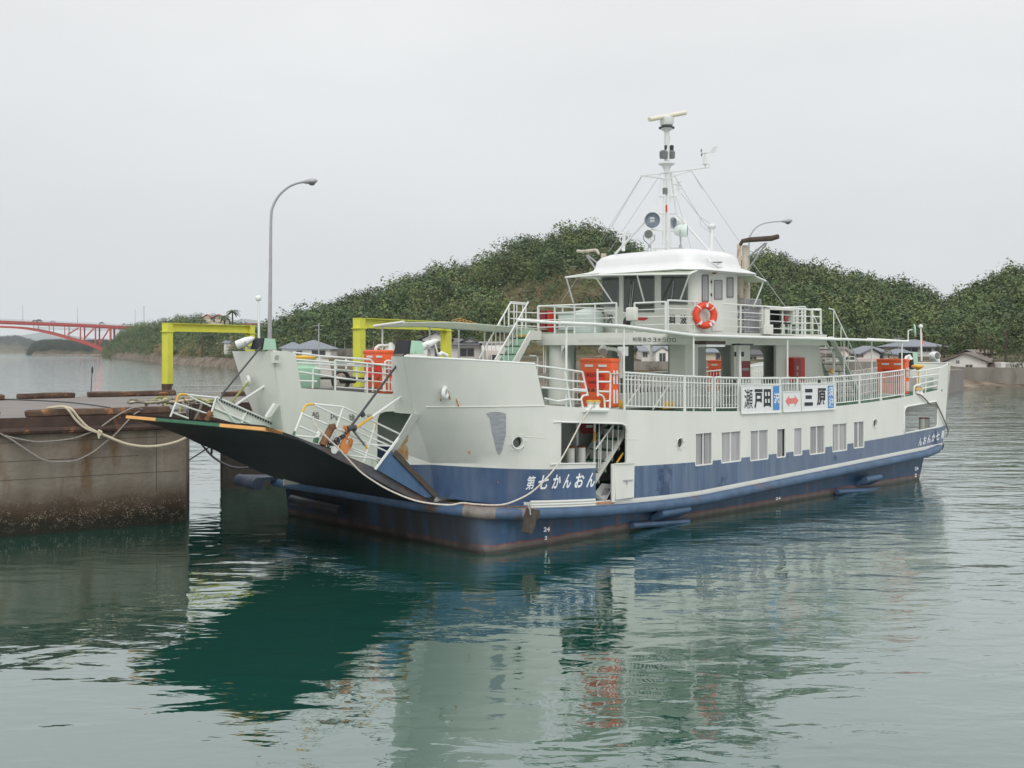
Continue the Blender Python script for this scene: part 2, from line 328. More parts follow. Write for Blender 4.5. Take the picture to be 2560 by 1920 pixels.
def rrect(u0,u1,z0,z1,r,n=4,skip=()):
    pts=[]
    for k,(cx,cz,a) in enumerate(((u1-r,z1-r,0),(u0+r,z1-r,PI/2),(u0+r,z0+r,PI),(u1-r,z0+r,1.5*PI))):
        if k in skip: pts.append((( u1,z1),(u0,z1),(u0,z0),(u1,z0))[k]); continue
        for i in range(n+1): t=a+PI/2*i/n; pts.append((cx+r*math.cos(t),cz+r*math.sin(t)))
    return pts
# ================================================================ FERRY (local axes: x aft, y across to the far side, z up)
ferry=empty('ferry',(O[0],O[1],0),TH,'white and navy double-ended car ferry with raised bow ramp, moored beside the concrete pier','ferry')
def bluetop(u): return 1.64+(.0032 if u<11 else .0019)*(u-11)**2
def deckz(u): return 2.97+(.0034 if u<14 else .0046)*(u-14)**2
def zf(u): return .58+(.0064*(u-8)**2 if u<8 else .03*(u-8))
UC=([1.28,2.1,3.36,4.68],[-.3,-.45,-1.55,-2.35]); VC=([1.28,2.1,3.36,4.68],[1.5,1.5,.75,.1])
def vout(u,z):
    if u<2.4:
        uc=interp(z,*UC); vc=interp(z,*VC); s=max(0,min(1.05,(2.4-u)/(2.4-uc))); p=interp(z,[1.2,4.7],[2.0,3.2]); return -.25+(vc+.25)*s**p
    if u>22.5: return -.25+.35*((u-22.5)/2)**2
    return -.25
def near(u,z,t): return (u,vout(u,z)+t,z)
VC2=8.4
UCF=([1.28,2.2,2.7,3.7,4.8],[-.3,-.7,-1.35,-1.7,-1.98]); VCF=([1.28,2.2,2.7,3.7,4.8],[1.2,.8,.45,.25,.08])
def voutf(u,z):
    if u<2.4:
        uc=interp(z,*UCF); vc=interp(z,*VCF); s=max(0,min(1.05,(2.4-u)/(2.4-uc))); return -.25+(vc+.25)*s**2.4
    return vout(u,z)
def far(u,z,t): return (u,VC2-voutf(u,z)-t,z)
UU=np.arange(2,22.6,1.)
base=[(-.3,1.28),(.1,1.2),(.7,1.1),(1.3,1.0)]+[(float(u),zf(u)+.1) for u in UU]+[(23.26,1.2)]
deck_line=[(22.87,deckz(22.87))]+[(float(u),deckz(u)) for u in np.arange(22,2,-1.)]+[(1.7,3.49)]
outl=base+[(23.65,1.91),(24.35,4.34),(23.11,4.17)]+deck_line+[(1.38,4.49),(-.5,4.585),(-2.35,4.68),(-1.55,3.36),(-.45,2.1)]
def circ(u,z,r,n=14): return [(u+r*math.cos(2*PI*i/n),z+r*math.sin(2*PI*i/n)) for i in range(n)]
PORT=[(.97,2.61),(7.03,2.25),(17.97,2.3)]
WIN=[(7.72,8.55,1.55,2.5),(8.96,9.97,1.54,2.47),(10.42,11.41,1.5,2.44),(11.85,12.38,1.5,2.42),(12.81,13.32,1.5,2.4),(13.75,14.70,1.47,2.41),(15.14,16.10,1.47,2.42),(16.52,17.25,1.5,2.43)]
def shear_win(w): 
    u0,u1,z0,z1=w; return rrect(u0,u1,z0,z1,.04,2)
door=[(2.28,2.02),(3.55,1.94),(3.55,.98),(4.27,.96),(4.27,1.86),(4.70,1.84),(4.75,1.9),(4.76,2.72),(4.70,2.85),(4.55,2.905),(2.28,3.05)]
stern=[(20.18,1.84),(22.6,1.93),(22.70,2.02),(22.74,2.8),(22.66,2.9),(22.5,2.91),(20.3,2.80),(20.16,2.74),(20.1,2.62),(20.1,1.94)]
holes=[circ(*p,.13) for p in PORT]+[shear_win(w) for w in WIN]+[door,stern]
CU=list(np.arange(-2.2,2.6,.2))+list(np.arange(3,24.3,1.)); CZ=[1.28,1.6,2.1,2.6,3.0,3.36,3.8,4.3]
hull=plate(outl,holes,CU,CZ,near,.05).build('side_hull','hull',ferry,smooth=25)
far_outl=base+[(23.65,1.91),(24.35,4.34),(23.11,4.17)]+deck_line+[(1.38,4.55),(-.5,4.7),(-1.98,4.8),(-1.7,3.7),(-1.35,2.7),(-.7,2.2)]
plate(far_outl,[],CU,CZ,far,.05).build('side_hull','hull',ferry,smooth=25)
# fore plates that carry the flare forward along the ramp, and bow bulwark fronts
Aa=Vector((-1.55,.75,3.36)); Bb=S((980,1124),1.38); Dd=S(q8(215,745),1.42); K1=Vector((-.45,1.5,2.1)); K0=Vector((-.3,1.5,1.28))
pts=[Aa,Bb,Dd,K0,K1]; t=Vector((0,.05,0))
b=MB(); b.add(pts+[p+t for p in pts],[(0,1,4),(1,2,4),(2,3,4),(9,6,5),(9,7,6),(9,8,7),(0,1,6,5),(1,2,7,6),(2,3,8,7)]); b.build('flare_plate','hull',ferry)
b=MB(); b.prism([S(q3(x,y),v_) for x,y,v_ in ((1450,1192,1.33),(1505,1192,1.33),(1694,886,.68),(1630,880,.68))],(0,.05,0)); b.build('flare_flange','white',ferry)
b=MB(); fa,fb=S(q3(415,880),6.83),S(q3(455,800),6.83); fd=Vector((.16,0,.03)); b.prism([S(q3(355,915),6.82),S(q3(430,805),6.82),S(q3(478,795),6.82),S(q3(400,905),6.82)],(0,-.04,0)); b.build('flare_flange','white',ferry)
def bow_panel(cs,ins,nm):
    b=MB(); vs=[];fs=[]; n=len(cs)
    for c,i in zip(cs,ins):
        for k in range(4):
            q=Vector(c).lerp(Vector(i),k/3); q.x-=.06*math.sin(PI*k/3); vs.append(q)
    for i in range(n-1):
        for k in range(3): a=i*4+k; fs.append((a,a+1,a+5,a+4))
    b.add(vs+[v+Vector((.05,0,0)) for v in vs],fs+[tuple(q+len(vs) for q in reversed(f)) for f in fs]); return b.build('bow_bulwark','white',ferry)
zs=[3.36,3.8,4.25,4.68]
bow_panel([(interp(z,*UC),interp(z,*VC),z) for z in zs],[(interp(z,[3.36,4.68],[-1.5,-1.6]),1.55,z) for z in zs],'near')
zs=[1.3,2.2,2.7,3.7,4.8]
bow_panel([(interp(z,*UCF),VC2-interp(z,*VCF),z) for z in zs],[(interp(z,[1.3,2.6,4.8],[-1.05,-1.24,-1.6]),6.84,z) for z in zs],'far')
# weld seam and top rim of the bow bulwark
b=MB(); b.tube([near(u,interp(u,[-1.45,1.7],[3.53,3.47]),-.008) for u in np.linspace(-1.4,1.7,20)],.012,6); b.build('weld_seam','white',ferry)
b=MB(); b.tube([near(u,interp(u,[-2.35,1.38],[4.69,4.495]),.02) for u in np.linspace(-2.32,1.38,22)],.03,6); b.build('bulwark_rim','rail',ferry)
for pts in ([(1130,1285),(1395,1295)],[(2105,1308),(2200,1310)]):
    b=MB(); q=[S(q4(x,y),-.25) for x,y in pts]; b.tube([near(lerp(q[0].x,q[1].x,t),lerp(q[0].z,q[1].z,t),-.002) for t in (0,.25,.5,.75,1)],.008,5); b.build('weld_seam','white',ferry)
# scraped bare patch
pp=[(880,1085),(915,1073),(960,1070),(1010,1074),(1052,1085),(1050,1270),(1040,1310),(1020,1400),(1000,1440),(985,1435),(968,1395),(945,1290),(930,1240),(915,1130)]
pt=[]
for x,y in pp:
    q=S(q4(x,y),-.2)
    for _ in range(6): q=S(q4(x,y),vout(q.x,q.z))
    pt.append((q.x,q.z))
plate(pt,[],CU,CZ+[2.9,3.2],lambda u,z,t:near(u,z,t-.008),.004).build('scraped_patch','silver',ferry)
# transverse stern bulwark (its inner face is seen)
b=MB(); vs=[]
for i in range(9):
    v=-.05+1.6*i/8; u=24.3+.22*math.sin(PI*min(1,i/8)) -.0
    for z in (2.6,4.34): vs.append((u-(.0 if z>3 else .35),v,z))
fs=[(2*i,2*i+2,2*i+3,2*i+1) for i in range(8)]; n=len(vs); b.add(vs+[(x+.05,y,z) for x,y,z in vs],fs+[tuple(q+n for q in reversed(f)) for f in fs])
b.tube([vs[2*i+1] for i in range(9)],.03,6); b.build('stern_bulwark','white',ferry)
# decks
def strip(v0,v1,us,zfn,th,name,m):
    b=MB(); vs=[]
    for u in us:
        z=zfn(u); vs+=[(u,v0,z),(u,v1,z),(u,v1,z-th),(u,v0,z-th)]
    fs=[]
    for i in range(len(us)-1):
        for k in range(4): fs.append((4*i+k,4*i+(k+1)%4,4*i+4+(k+1)%4,4*i+4+k))
    fs+= [(3,2,1,0),tuple(4*(len(us)-1)+k for k in range(4))]; b.add(vs,fs); return b.build(name,m,ferry)
US=list(np.linspace(1.6,23.3,18))
strip(-.19,1.55,US,lambda u:deckz(u)-.02,.08,'passenger_deck','green'); strip(6.93,8.59,US,lambda u:deckz(u)-.02,.08,'passenger_deck','green')
b=MB(); b.prism([(-1.0,1.0,3.45),(1.6,.0,3.45),(1.6,1.55,3.45),(-1.2,1.55,3.45)],(0,0,-.07)); b.build('bow_deck','green',ferry); b=MB(); b.prism([(-1.0,7.4,3.45),(1.6,8.4,3.45),(1.6,6.93,3.45),(-1.2,6.93,3.45)],(0,0,-.07)); b.build('bow_deck','green',ferry)
b=MB(); b.prism([(-.2,1.56,1.16),(22.4,1.56,1.16),(22.4,6.84,1.16),(-.2,6.84,1.16)],(0,0,-.15)); b.build('car_deck','green',ferry)
b=MB(); b.prism([(.1,1.5,1.15),(.9,.55,1.1),(1.6,-.15,1.02),(5,-.2,.9),(11,-.2,.8),(17,-.2,.86),(22.5,-.2,1.0),(22.5,1.5,1.0),(11,1.5,.85)],(0,0,-.1)); b.build('side_floor','green',ferry)
# inner walls
def dk(u): return deckz(u)+.05
wl=[(-.6,1.15)]+[(22.6,1.15)]+[(float(u),dk(u)) for u in np.arange(22.6,.5,-1.)]
plate(wl,[],[],[],lambda u,z,t:(u,1.5+t,z),.05).build('inner_wall','inner',ferry)
fw=[(-1.22,1.15),(22.6,1.15)]+[(float(u),deckz(u)+.1) for u in np.arange(22.6,.5,-1.)]+[(-.68,3.78),(-.88,4.76),(-1.58,4.83),(-1.25,2.6)]
fdoor=[(1.9,1.3),(4.6,1.3),(4.6,3.0),(2.2,3.02),(2.0,2.97),(1.92,2.8)]
plate(fw,[fdoor],[],[],lambda u,z,t:(u,6.85+t,z),.05).build('inner_wall','white',ferry)
# lower hull
def wlpoly(z):
    k=z/1.0; o=.03*k; f=-.12*k; t=max(0.,min(1.,(z+.05)/.6)); mixp=lambda p,q:(lerp(p[0],q[0],t),lerp(p[1],q[1],t))
    return [mixp((f,.35),(f,1.15)),mixp((f+.1,.08),(.16,.48)),mixp((.42,-.02),(.62,.10)),(1.45,.0),(6,-o),(16,-o),(20.5,-o+.01),(22.0+.5*k,.10),(22.6+.75*k,.8),(22.8+.8*k,2.),(22.8+.8*k,7),(22.6+.75*k,8.1),(21.4+.5*k,8.9),(16,9.0),(6,9.0),(1.2,9.0),(.4,8.95),(f,8.6),(f,6),(f,3.)]
b=MB(); zs=[-1.2,-.3,0,.2,.4,1.02]; rows=[]; n=20
for z in zs:
    for (u,v) in wlpoly(z):
        zz=z if z<.9 else zf(max(u,0))+.05
        if z<0: u=u+(.5 if u<2 else -.5)*(-z)
        b.v.append((u,v,zz))
for i in range(len(zs)-1):
    for j in range(n): b.f.append((i*n+j,i*n+(j+1)%n,(i+1)*n+(j+1)%n,(i+1)*n+j))
b.f.append(tuple(5*n+j for j in range(n)))
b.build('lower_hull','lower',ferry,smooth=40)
M['greyblue2']=mat('dull_grey_blue',(.05,.065,.10),.6,var=.3,vscale=3,col2=(.10,.07,.05),c2amt=.25)
# fender belt
fp=[(-.28,8.9,.98),(-.3,6,1.),(-.32,3,1.0),(-.3,2.,1.0),(-.25,1.45,1.0),(-.05,.75,.98),(.35,.12,.95),(.95,-.22,.91),(1.7,-.33,.86)]
fpt=catmull(fp,4)+[Vector((float(u),-.34,zf(u)+.02)) for u in np.arange(2.5,22.3,.8)]+[Vector(p) for p in ((22.6,-.3,1.1),(23.3,-.05,1.17),(23.9,.6,1.2),(24.05,1.6,1.2))]
b=MB(); b.tube(fpt,.145,12); b.build('fender_belt','fender',ferry,smooth=50)
b=MB(); b.tube([Vector((1.3,-.29,.90)),Vector((.95,-.22,.91)),Vector((.35,.12,.95)),Vector((.2,.28,.955)),Vector((-.05,.72,.98))],.15,12); b.build('worn_fender_section','worn',ferry,smooth=50)
b=MB(); b.tube([Vector((23.3,-.05,1.18)),Vector((23.9,.55,1.22)),Vector((24.1,1.3,1.22))],.2,10); 
for k in range(3): 
    q=Vector((23.5+.2*k,.15+.25*k,1.4)); b.tube(arc(q,.07,0,PI,6,ax=(.7,.7,0)),.012,5)
b.build('stern_fender','rubber',ferry,smooth=50)
# ledge plate inside the fender at the bow
b=MB(); b.prism([(-.3,2.6,1.14),(-.28,1.5,1.13),(-.05,.75,1.12),(.35,.15,1.09),(1.0,-.2,1.04),(1.9,-.28,1.0),(2.4,-.2,1.0),(1.4,.3,1.1),(.3,1.45,1.16),(.2,2.6,1.16)],(0,0,-.12)); b.build('bow_ledge','blue',ferry)
b=MB(); b.tube([(-.2,1.5,1.15),(.0,.72,1.13),(.4,.18,1.11),(1.1,-.12,1.06),(1.6,-.28,1.03)],.016,5); b.build('ledge_rod','rust',ferry)
# worn tyre piece hanging on the belt
b=MB(); b.prism([S(q8(x,y),-.5) for x,y in ((1265,1075),(1345,1090),(1350,1150),(1315,1170),(1310,1220),(1270,1300),(1225,1280),(1240,1160))],(0,.14,0)); b.build('torn_fender_flap','rubber',ferry)
b=MB(); b.tube([S(q8(1245,1050),-.42),S(q8(1262,1090),-.54),S(q8(1265,1130),-.54)],.02,6); b.build('flap_chain','galv',ferry)
# rub strip under the name, raised
b=MB(); 
for i in range(3): b.tube([(u,-.27,zf(u)+.17+.065*i) for u in np.linspace(1.2,3.5,8)],.035,8)
b.build('rub_strip','white',ferry)
# steel pads on the lower side
for (x0,y0,x1,y1) in ((1650,1292,1720,1278),(2162,1208,2200,1198)):
    p,q=S((x0,y0-8),-.32),S((x1,y1-6),-.32); b=MB(); b.tube([p,q],.11,10); b.tube([S((x0-70,y0+22),-.1),S((x1,y1+26),-.12)],.09,8); b.prism([(p.x,-.3,p.z-.1),(q.x,-.3,p.z-.1),(q.x,-.02,p.z-.26),(p.x,-.02,p.z-.26)],(0,.1,.12)); b.build('fender_pad','fender',ferry,smooth=45)
b=MB(); b.tube([(-.5,5.2,.55),(-.5,7.6,.62)],.14,10); b.build('bow_fender_pipe','lower',ferry,smooth=45)
b=MB(); p=U(q7(0,0),-.9); b.tube([(-1.0,8.6,1.0),(-.95,9.75,1.02)],.18,12); b.prism([(-.95,8.6,1.18),(-.9,9.7,1.18),(-.1,9.2,1.15),(-.1,8.6,1.15)],(0,0,-.1)); b.build('corner_fender','greyblue2',ferry,smooth=45)
# draught marks
for s,x0,x1,y0,y1 in (('24',1365,1420,1275,1235),('2',1375,1396,1345,1312)):
    lettering(s,S(q8(x0,y0),-.0),S(q8(x1,y0-3),-.0),S(q8(x0+3,y1),-.0),'letterwhite',ferry,name='draught_mark',thick=.05,offset=.03)
lettering('24',S((1936,1250),0),S((1948,1248),0),S((1936,1243),0),'letterwhite',ferry,name='draught_mark',thick=.05,offset=.03)
for s,y in (('24',1176),('2',1193)): lettering(s,S((2283,y),0.0),S((2292 if s=='24' else 2288,y-1),.0),S((2283,y-9),.0),'letterwhite',ferry,name='draught_mark',thick=.06,offset=.03)
# portholes and windows
for p in PORT:
    b=MB(); c=Vector(near(*p,0)); nrm=Vector((near(p[0],p[1],0)[1]-near(p[0]+.1,p[1],0)[1],0,0)); b.tube([c+Vector((.15*math.cos(a),(near(p[0]+.15*math.cos(a),p[1],0)[1]-c.y)-.012,.15*math.sin(a))) for a in np.linspace(0,2*PI,18)[:-1]],.016,6,close=True)
    for k in range(8):
        a=2*PI*k/8+.2; q=(p[0]+.2*math.cos(a),p[1]+.2*math.sin(a)); qq=near(q[0],q[1],0); b.obox((qq[0],qq[1]-.012,qq[2]),.025,.03,.025)
    o=b.build('porthole','rail',ferry); g=MB(); g.lathe(c+Vector((0,.06,0)),(0,1,0),[(0,.15),(.01,.15)],16); g.build('glass','glass',o)
for w in WIN:
    u0,u1,z0,z1=w; b=MB()
    for a,c in (((u0,z0),(u1,z0)),((u1,z0),(u1,z1)),((u1,z1),(u0,z1)),((u0,z1),(u0,z0))):
        b.bar((a[0],-.225,a[1]),(c[0],-.225,c[1]),.07,.045,up=(0,1,0))
    if u1-u0>.6: um=(u0+u1)/2; b.bar((um,-.205,z0),(um,-.205,z1),.04,.035,up=(0,1,0))
    o=b.build('window','rail',ferry)
    g=MB(); g.box((u0,-.175,z0),(u1,-.165,z1)); g.build('pane','glass',o)
    # pleated curtain behind the glass
    n=int((u1-u0)/.03); g=MB(); vs=[];fs=[]; wi=WIN.index(w)
    for i in range(n+1):
        u=lerp(u0+.03,u1-.03,i/n); vs+=[(u,-.19+.012*math.sin(i*1.9+u),z0+.02),(u,-.19+.012*math.sin(i*1.9+u),z1-.02)]
    fs=[(2*i,2*i+2,2*i+3,2*i+1) for i in range(n) if not (wi==0 and .40<i/n<.62) and not (wi==3 and i/n>.8) and not (wi==6 and i/n<.12)]; g.add(vs,fs); cu_=g.build('curtain','curtain',o); bb=MB(); bb.box((u0-.02,-.14,z0-.02),(u1+.02,-.13,z1+.02)); bb.build('dark_cabin','dark',o)
# ship's name and brush letters on the near side
def onhull(q): return Vector((q.x,vout(q.x,q.z),q.z))
chars='第七かんおん'; xs=[(1228,1305),(1333,1418),(1452,1525),(1548,1615),(1648,1728),(1752,1822)]
for ch,(a,c) in zip(chars,xs):
    y1=760+ (0 if a<1300 else 0); yt=lerp(795,765,(a-1228)/560); yb=lerp(915,893,(a-1228)/560)
    lettering(ch,S(q8(a-8,yb),-.25),S(q8(c-8,yb-4),-.25),S(q8(a+8,yt),-.25),'letterwhite',ferry,name='name_letter',offset=.012 if ch=='第' else .03,shear=.15,thick=.008)
xs=[(1705,1738),(1745,1775),(1780,1812),(1820,1850),(1858,1890),(1900,1930)]
for ch,(a,c) in zip('んおんか七第',xs):
    yb=lerp(1230,1165,(a-1705)/200); yt=lerp(1160,1095,(a-1705)/200)
    v=vout(21.8,1.6); lettering(ch,S(q7(a,yb),v),S(q7(c,yb-10),v),S(q7(a+4,yt),v),'letterwhite',ferry,name='name_letter',offset=.01 if ch=='第' else .025,shear=.2,thick=.03)
for k,(a,c) in enumerate(((1742,1768),(1782,1802),(1815,1832))):
    v=-.25; lettering('三原市'[k],S(q7(a,1272-9*k),v),S(q7(c,1268-9*k),v),S(q7(a,1236-9*k),v),'letterwhite',ferry,name='port_letter',offset=.03,thick=.012)
# orange load line bracket
b=MB(); pts=[S(q7(x,y),-.26) for x,y in ((1620,1300),(1620,1350),(1690,1330),(1690,1280))]
for i in range(3): b.bar(pts[i],pts[i+1],.03,.01,up=(0,1,0))
b.build('load_line_mark','orangerust',ferry)
# door area inside the near side
t=MB()
for k in range(7):
    u=3.55+.27*k; z=1.06+.27*k; t.box((u,.15,z),(u+.3,.95,z+.035))
stair=t.build('treads','green',ferry)
t=MB()
for v in (.13,.97): t.bar((3.45,v,.95),(5.5,v,3.0),.035,.16,up=(0,1,0))
for k in range(7): t.box((3.84+.27*k,.15,1.06+.27*k),(3.86+.27*k,.95,1.06+.27*(k+1)))
t.build('side_stair','white',ferry); stair.name='stair_tread'
t=MB(); t.tube([S(qd(950,660),.1),S(qd(1240,260),.1)],.022,6)
for x0,y0,x1,y1 in ((1010,260,1000,970),(1035,560,1030,960),(1140,420,1130,880),(1230,270,1215,750),(1315,260,1305,620),(1395,260,1390,450)): t.tube([S(qd(x0,y0),.1),S(qd(x1,y1),.1)],.014,5)
t.tube([S(qd(935,250),.35),S(qd(930,890),.35)],.03,8); t.tube([S(qd(655,250),.9),S(qd(655,890),.9)],.04,8)
t.build('stair_rail','rail',ferry)
t=MB(); t.tube([S(qd(935,380),.34),S(qd(930,530),.34)],.034,8); t.build('yellow_post_band','yellowpaint',ferry); t=MB(); t.tube([S(qd(1390,720),.0),S(qd(1285,880),.0)],.028,8); t.build('yellow_post_band','yellowpaint',ferry)
t=MB(); t.box((2.2,1.38,1.0),(3.2,1.46,3.2)); t.box((3.2,1.30,1.0),(3.3,1.46,3.2)); t.build('locker_wall','inner',ferry)
def bitt(u,v,z,h,r,name='mooring_bitt'):
    b=MB(); b.lathe((u,v,z),(0,0,1),[(0,r),(h,r)],14); o=b.build(name,'white',ferry); c=MB(); c.lathe((u,v,z+h),(0,0,1),[(0,r*1.2),(.02,r*1.2),(.04,r*.9)],14); c.build('cap','rust',o)
for x,y0,y1 in ((550,890,635),(725,890,625)):
    p=S(qd(x,y0),.55); q=S(qd(x,y1),.55); bitt(p.x,.55,p.z-.35,q.z-p.z+.35,.11)
for x,y0,y1 in ((1745,1085,990),(1785,1080,990)):
    p=S(q7(x,y0),.35); q=S(q7(x,y1),.35); bitt(p.x,.35,p.z-.35,q.z-p.z+.35,.11)
# half door
dr=MB(); p=[S(q8(x,y),-.34) for x,y in ((1990,690),(2165,680),(2160,980),(2005,1000))]; dr.prism(p,(0,.05,0)); d=dr.build('half_door','white',ferry)
f=MB(); f.bar(p[0]+Vector((0,-.012,0)),p[1]+Vector((0,-.012,0)),.03,.04,up=(0,1,0)); f.bar(S(q8(1978,690),-.3),S(q8(1978,1020),-.3),.11,.05,up=(0,1,0)); f.build('door_post','white',d)
f=MB(); f.bar(S(q8(2070,835),-.36),S(q8(2150,830),-.36),.025,.02,up=(0,1,0)); f.bar(S(q8(2100,835),-.365),S(q8(2100,868),-.365),.02,.02,up=(0,1,0)); f.build('latch','galv',d)
f=MB(); f.bar(S(q8(1990,900),-.31),S(q8(1985,1030),-.31),.035,.02,up=(0,1,0)); f.bar(S(q8(1825,1030),-.29),S(q8(1995,1020),-.29),.035,.02,up=(0,1,0)); f.build('rusty_sill','orangerust',d)
# frame round the openings
b=MB(); b.tube([(u,-.26,z) for u,z in door[7:]],.022,6); b.tube([(2.0,-.26,3.06),(2.28,-.26,3.06)],.022,6); b.tube([(1.9,-.26,2.03),(2.28,-.26,2.02),(3.55,-.26,1.94)],.02,6); b.build('door_frame','rail',ferry)
b=MB(); b.tube([(u,-.26,z) for u,z in stern],.03,6,close=True); b.build('opening_frame','rail',ferry)
# fairleads on the bulwark
def ring(c,r,t,ax,n=14,name='fairlead',m='rail',par=ferry):
    b=MB(); ax=Vector(ax).normalized(); x=ax.cross(Vector((0,0,1))).normalized(); y=ax.cross(x); b.tube([Vector(c)+r*(math.cos(2*PI*i/n)*x+math.sin(2*PI*i/n)*y) for i in range(n)],t,7,close=True); return b.build(name,m,par)
q=S(q4(525,905),.3)
for _ in range(6): q=S(q4(525,905),vout(q.x,q.z))
ring(q+Vector((-.02,-.04,0)),.11,.05,(-.5,1,0)); b=MB(); b.lathe(q+Vector((0,-.01,0)),(-.4,1,0),[(0,.1),(.01,.1)],14); b.build('fairlead_hole','dark',ferry)
for k,(x,y) in enumerate(((740,1415),(985,1680))):
    q=S(q4(x,y),.6)
    for _ in range(8): q=S(q4(x,y),vout(q.x,q.z))
    b=MB(); b.lathe(q+Vector((0,-.0,0)),(.5,-1,0),[(-.01,.045),(.010,.035)],10); b.build('rust_spot','orangerust' if k==0 else 'rust',ferry)
for pts in ([(485,950),(490,975)],[(555,890),(568,960)],[(625,955),(630,985)],[(630,985),(645,1020)]):
    b=MB(); pp=[]
    for x,y in pts:
        q=S(q4(x,y),.0)
        for _ in range(8): q=S(q4(x,y),vout(q.x,q.z))
        pp.append(q+Vector((-.005,-.012,0)))
    b.tube(pp,[.006,.018],6); b.build('rust_stain','orangerust',ferry)
# rust wedge on the flare plate
pl=[S(q8(x,y),min(1.37,.71+.65*(y-260)/310)) for x,y in ((210,425),(185,470),(165,510),(112,570),(150,610),(205,660),(212,600),(205,540))]
b=MB(); b.prism(pl,(0,.004,0)); M['ruststain']=mat('rust_run',(.52,.34,.18),.7,var=.15,vscale=4,stretch=(4,4,.5),col2=(.38,.18,.06),c2amt=.4,c2scale=3); b.build('rust_wedge','ruststain',ferry)
b=MB(); b.prism([S(q8(x,y),1.33) for x,y in ((70,580),(100,575),(235,715),(205,728))],(0,.1,0)); b.build('flare_stop','cream',ferry)
# ---------------------------------------------------------------- bow ramp
NV,FV=1.27,7.4
up_=[(-5.1,3.22),(-4.42,2.98),(-3.9,2.78),(-3.28,2.6),(-2.9,2.39),(-2.2,2.1),(-1.3,1.75),(-.5,1.40)]
lo_=[(-5.1,3.15),(-4.3,2.90),(-3.7,2.62),(-3.33,2.42),(-2.9,2.22),(-1.75,1.60),(-1.1,1.30),(-.55,1.12)]
def ftip(u,v): return u-.28*(v-NV)/(FV-NV)*max(0,(-u-.5)/4.6)
rp=MB(); secs=[]
vv=np.linspace(NV,FV,9); n=len(up_)
vs=[]
for v in vv:
    dz=0.0
    for (u,z) in up_: vs.append((ftip(u,v),v,z+dz))
    for (u,z) in reversed(lo_): vs.append((ftip(u,v),v,z+dz-.02))
m2=2*n; fs=[]
for i in range(len(vv)-1):
    for k in range(m2): fs.append((i*m2+k,i*m2+(k+1)%m2,(i+1)*m2+(k+1)%m2,(i+1)*m2+k))
fs+=[tuple(range(m2-1,-1,-1)),tuple((len(vv)-1)*m2+k for k in range(m2))]
rp.add(vs,fs); rampo=rp.build('bow_ramp','black',ferry,smooth=28)
b=MB(); b.add([(ftip(u,v)+.0,v,z+.015) for v in (NV+.06,FV-.06) for (u,z) in up_],[(i,i+1,n+i+1,n+i) for i in range(n-1)]); b.build('ramp_deck','green',rampo)
def tipseg(v0,v1,m,nm):
    b=MB(); 
    for v in (v0,v1):
        u=ftip(-5.1,v); b.v+=[(u-.05,v,3.13),(u-.03,v,3.20),(u+.42,v,3.10),(u+.40,v,3.03)]
    b.f+=[(0,1,5,4),(1,2,6,5),(2,3,7,6),(3,0,4,7),(3,2,1,0),(4,5,6,7)]; b.build(nm,m,rampo)
b=MB(); b.add([(p[0],NV-.012,p[1]-.01) for p in up_[1:]]+[(p[0],NV-.012,p[1]+.0) for p in lo_[1:]],[(i,i+1,n-1+i+1,n-1+i) for i in range(n-2)]); 
sidep=b.build('ramp_side','rampside',rampo,smooth=0)
tipseg(NV,NV+1.75,'orangeedge' if 'orangeedge' in M else 'yellowpaint','edge_stripe'); tipseg(NV+1.75,FV-1.5,'green','edge_stripe'); tipseg(FV-1.5,FV,'orangeedge','edge_stripe')
# gusset at the hinge
b=MB(); gp=[S(q3(x,y),1.16) for x,y in ((1310,1355),(1450,1195),(1830,1590),(1745,1605))]; b.prism(gp,(0,.04,0)); b.build('ramp_gusset','blue',rampo)
b=MB(); b.bar(S(q3(1470,1215),1.14),S(q3(1830,1590),1.14),.13,.06,up=(0,1,0)); b.build('gusset_seal','rubber',rampo)
b=MB(); b.bar(S(q3(1305,1360),1.14),S(q3(1525,1065),1.14),.045,.045,up=(0,1,0)); b.build('gusset_edge','rail',rampo)
b=MB(); b.prism([S(q3(x,y),1.2) for x,y in ((1745,1605),(1780,1560),(1845,1585),(1800,1640))],(0,.3,0)); b.build('hinge_block','dark',rampo)
def rt(nm,lines,v,m='rail',r=.022,q=q3,par=None):
    b=MB()
    for l in lines: b.tube([S(q(*p),v) for p in l],r,7)
    return b.build(nm,m,par or rampo)
V=1.42
# near ramp railing
rt('ramp_railing',[[(600,1065),(680,865)],[(720,800),(780,795),(1030,820),(1530,1060)],[(680,882),(960,1000),(1425,1215)],[(645,985),(920,1100),(1375,1280)],[(1030,822),(955,1050),(935,1100)],[(1310,960),(1235,1200),(1205,1300)],[(785,805),(1000,905),(1170,985),(1480,1140)],[(1070,1000),(1450,1165)],[(620,1070),(800,1085)],[(1060,1130),(1460,1160)],[(1070,1240),(1370,1275)],[(1070,1175),(1340,1295)]],V)
for l_ in ([(680,865),(690,830),(712,803),(740,797),(778,796)],[(1312,955),(1300,1020)],[(1195,1120),(1240,1180)]): rt('railing_cap',[l_],V,'yellowpaint',.026)
rt('railing_foot',[[(600,1065),(612,1030)]],V,'green',.03); rt('railing_foot',[[(790,1130),(800,1090)]],V,'green',.06)
rt('railing_post',[[(805,1085),(830,1030)]],V,'rail',.055)
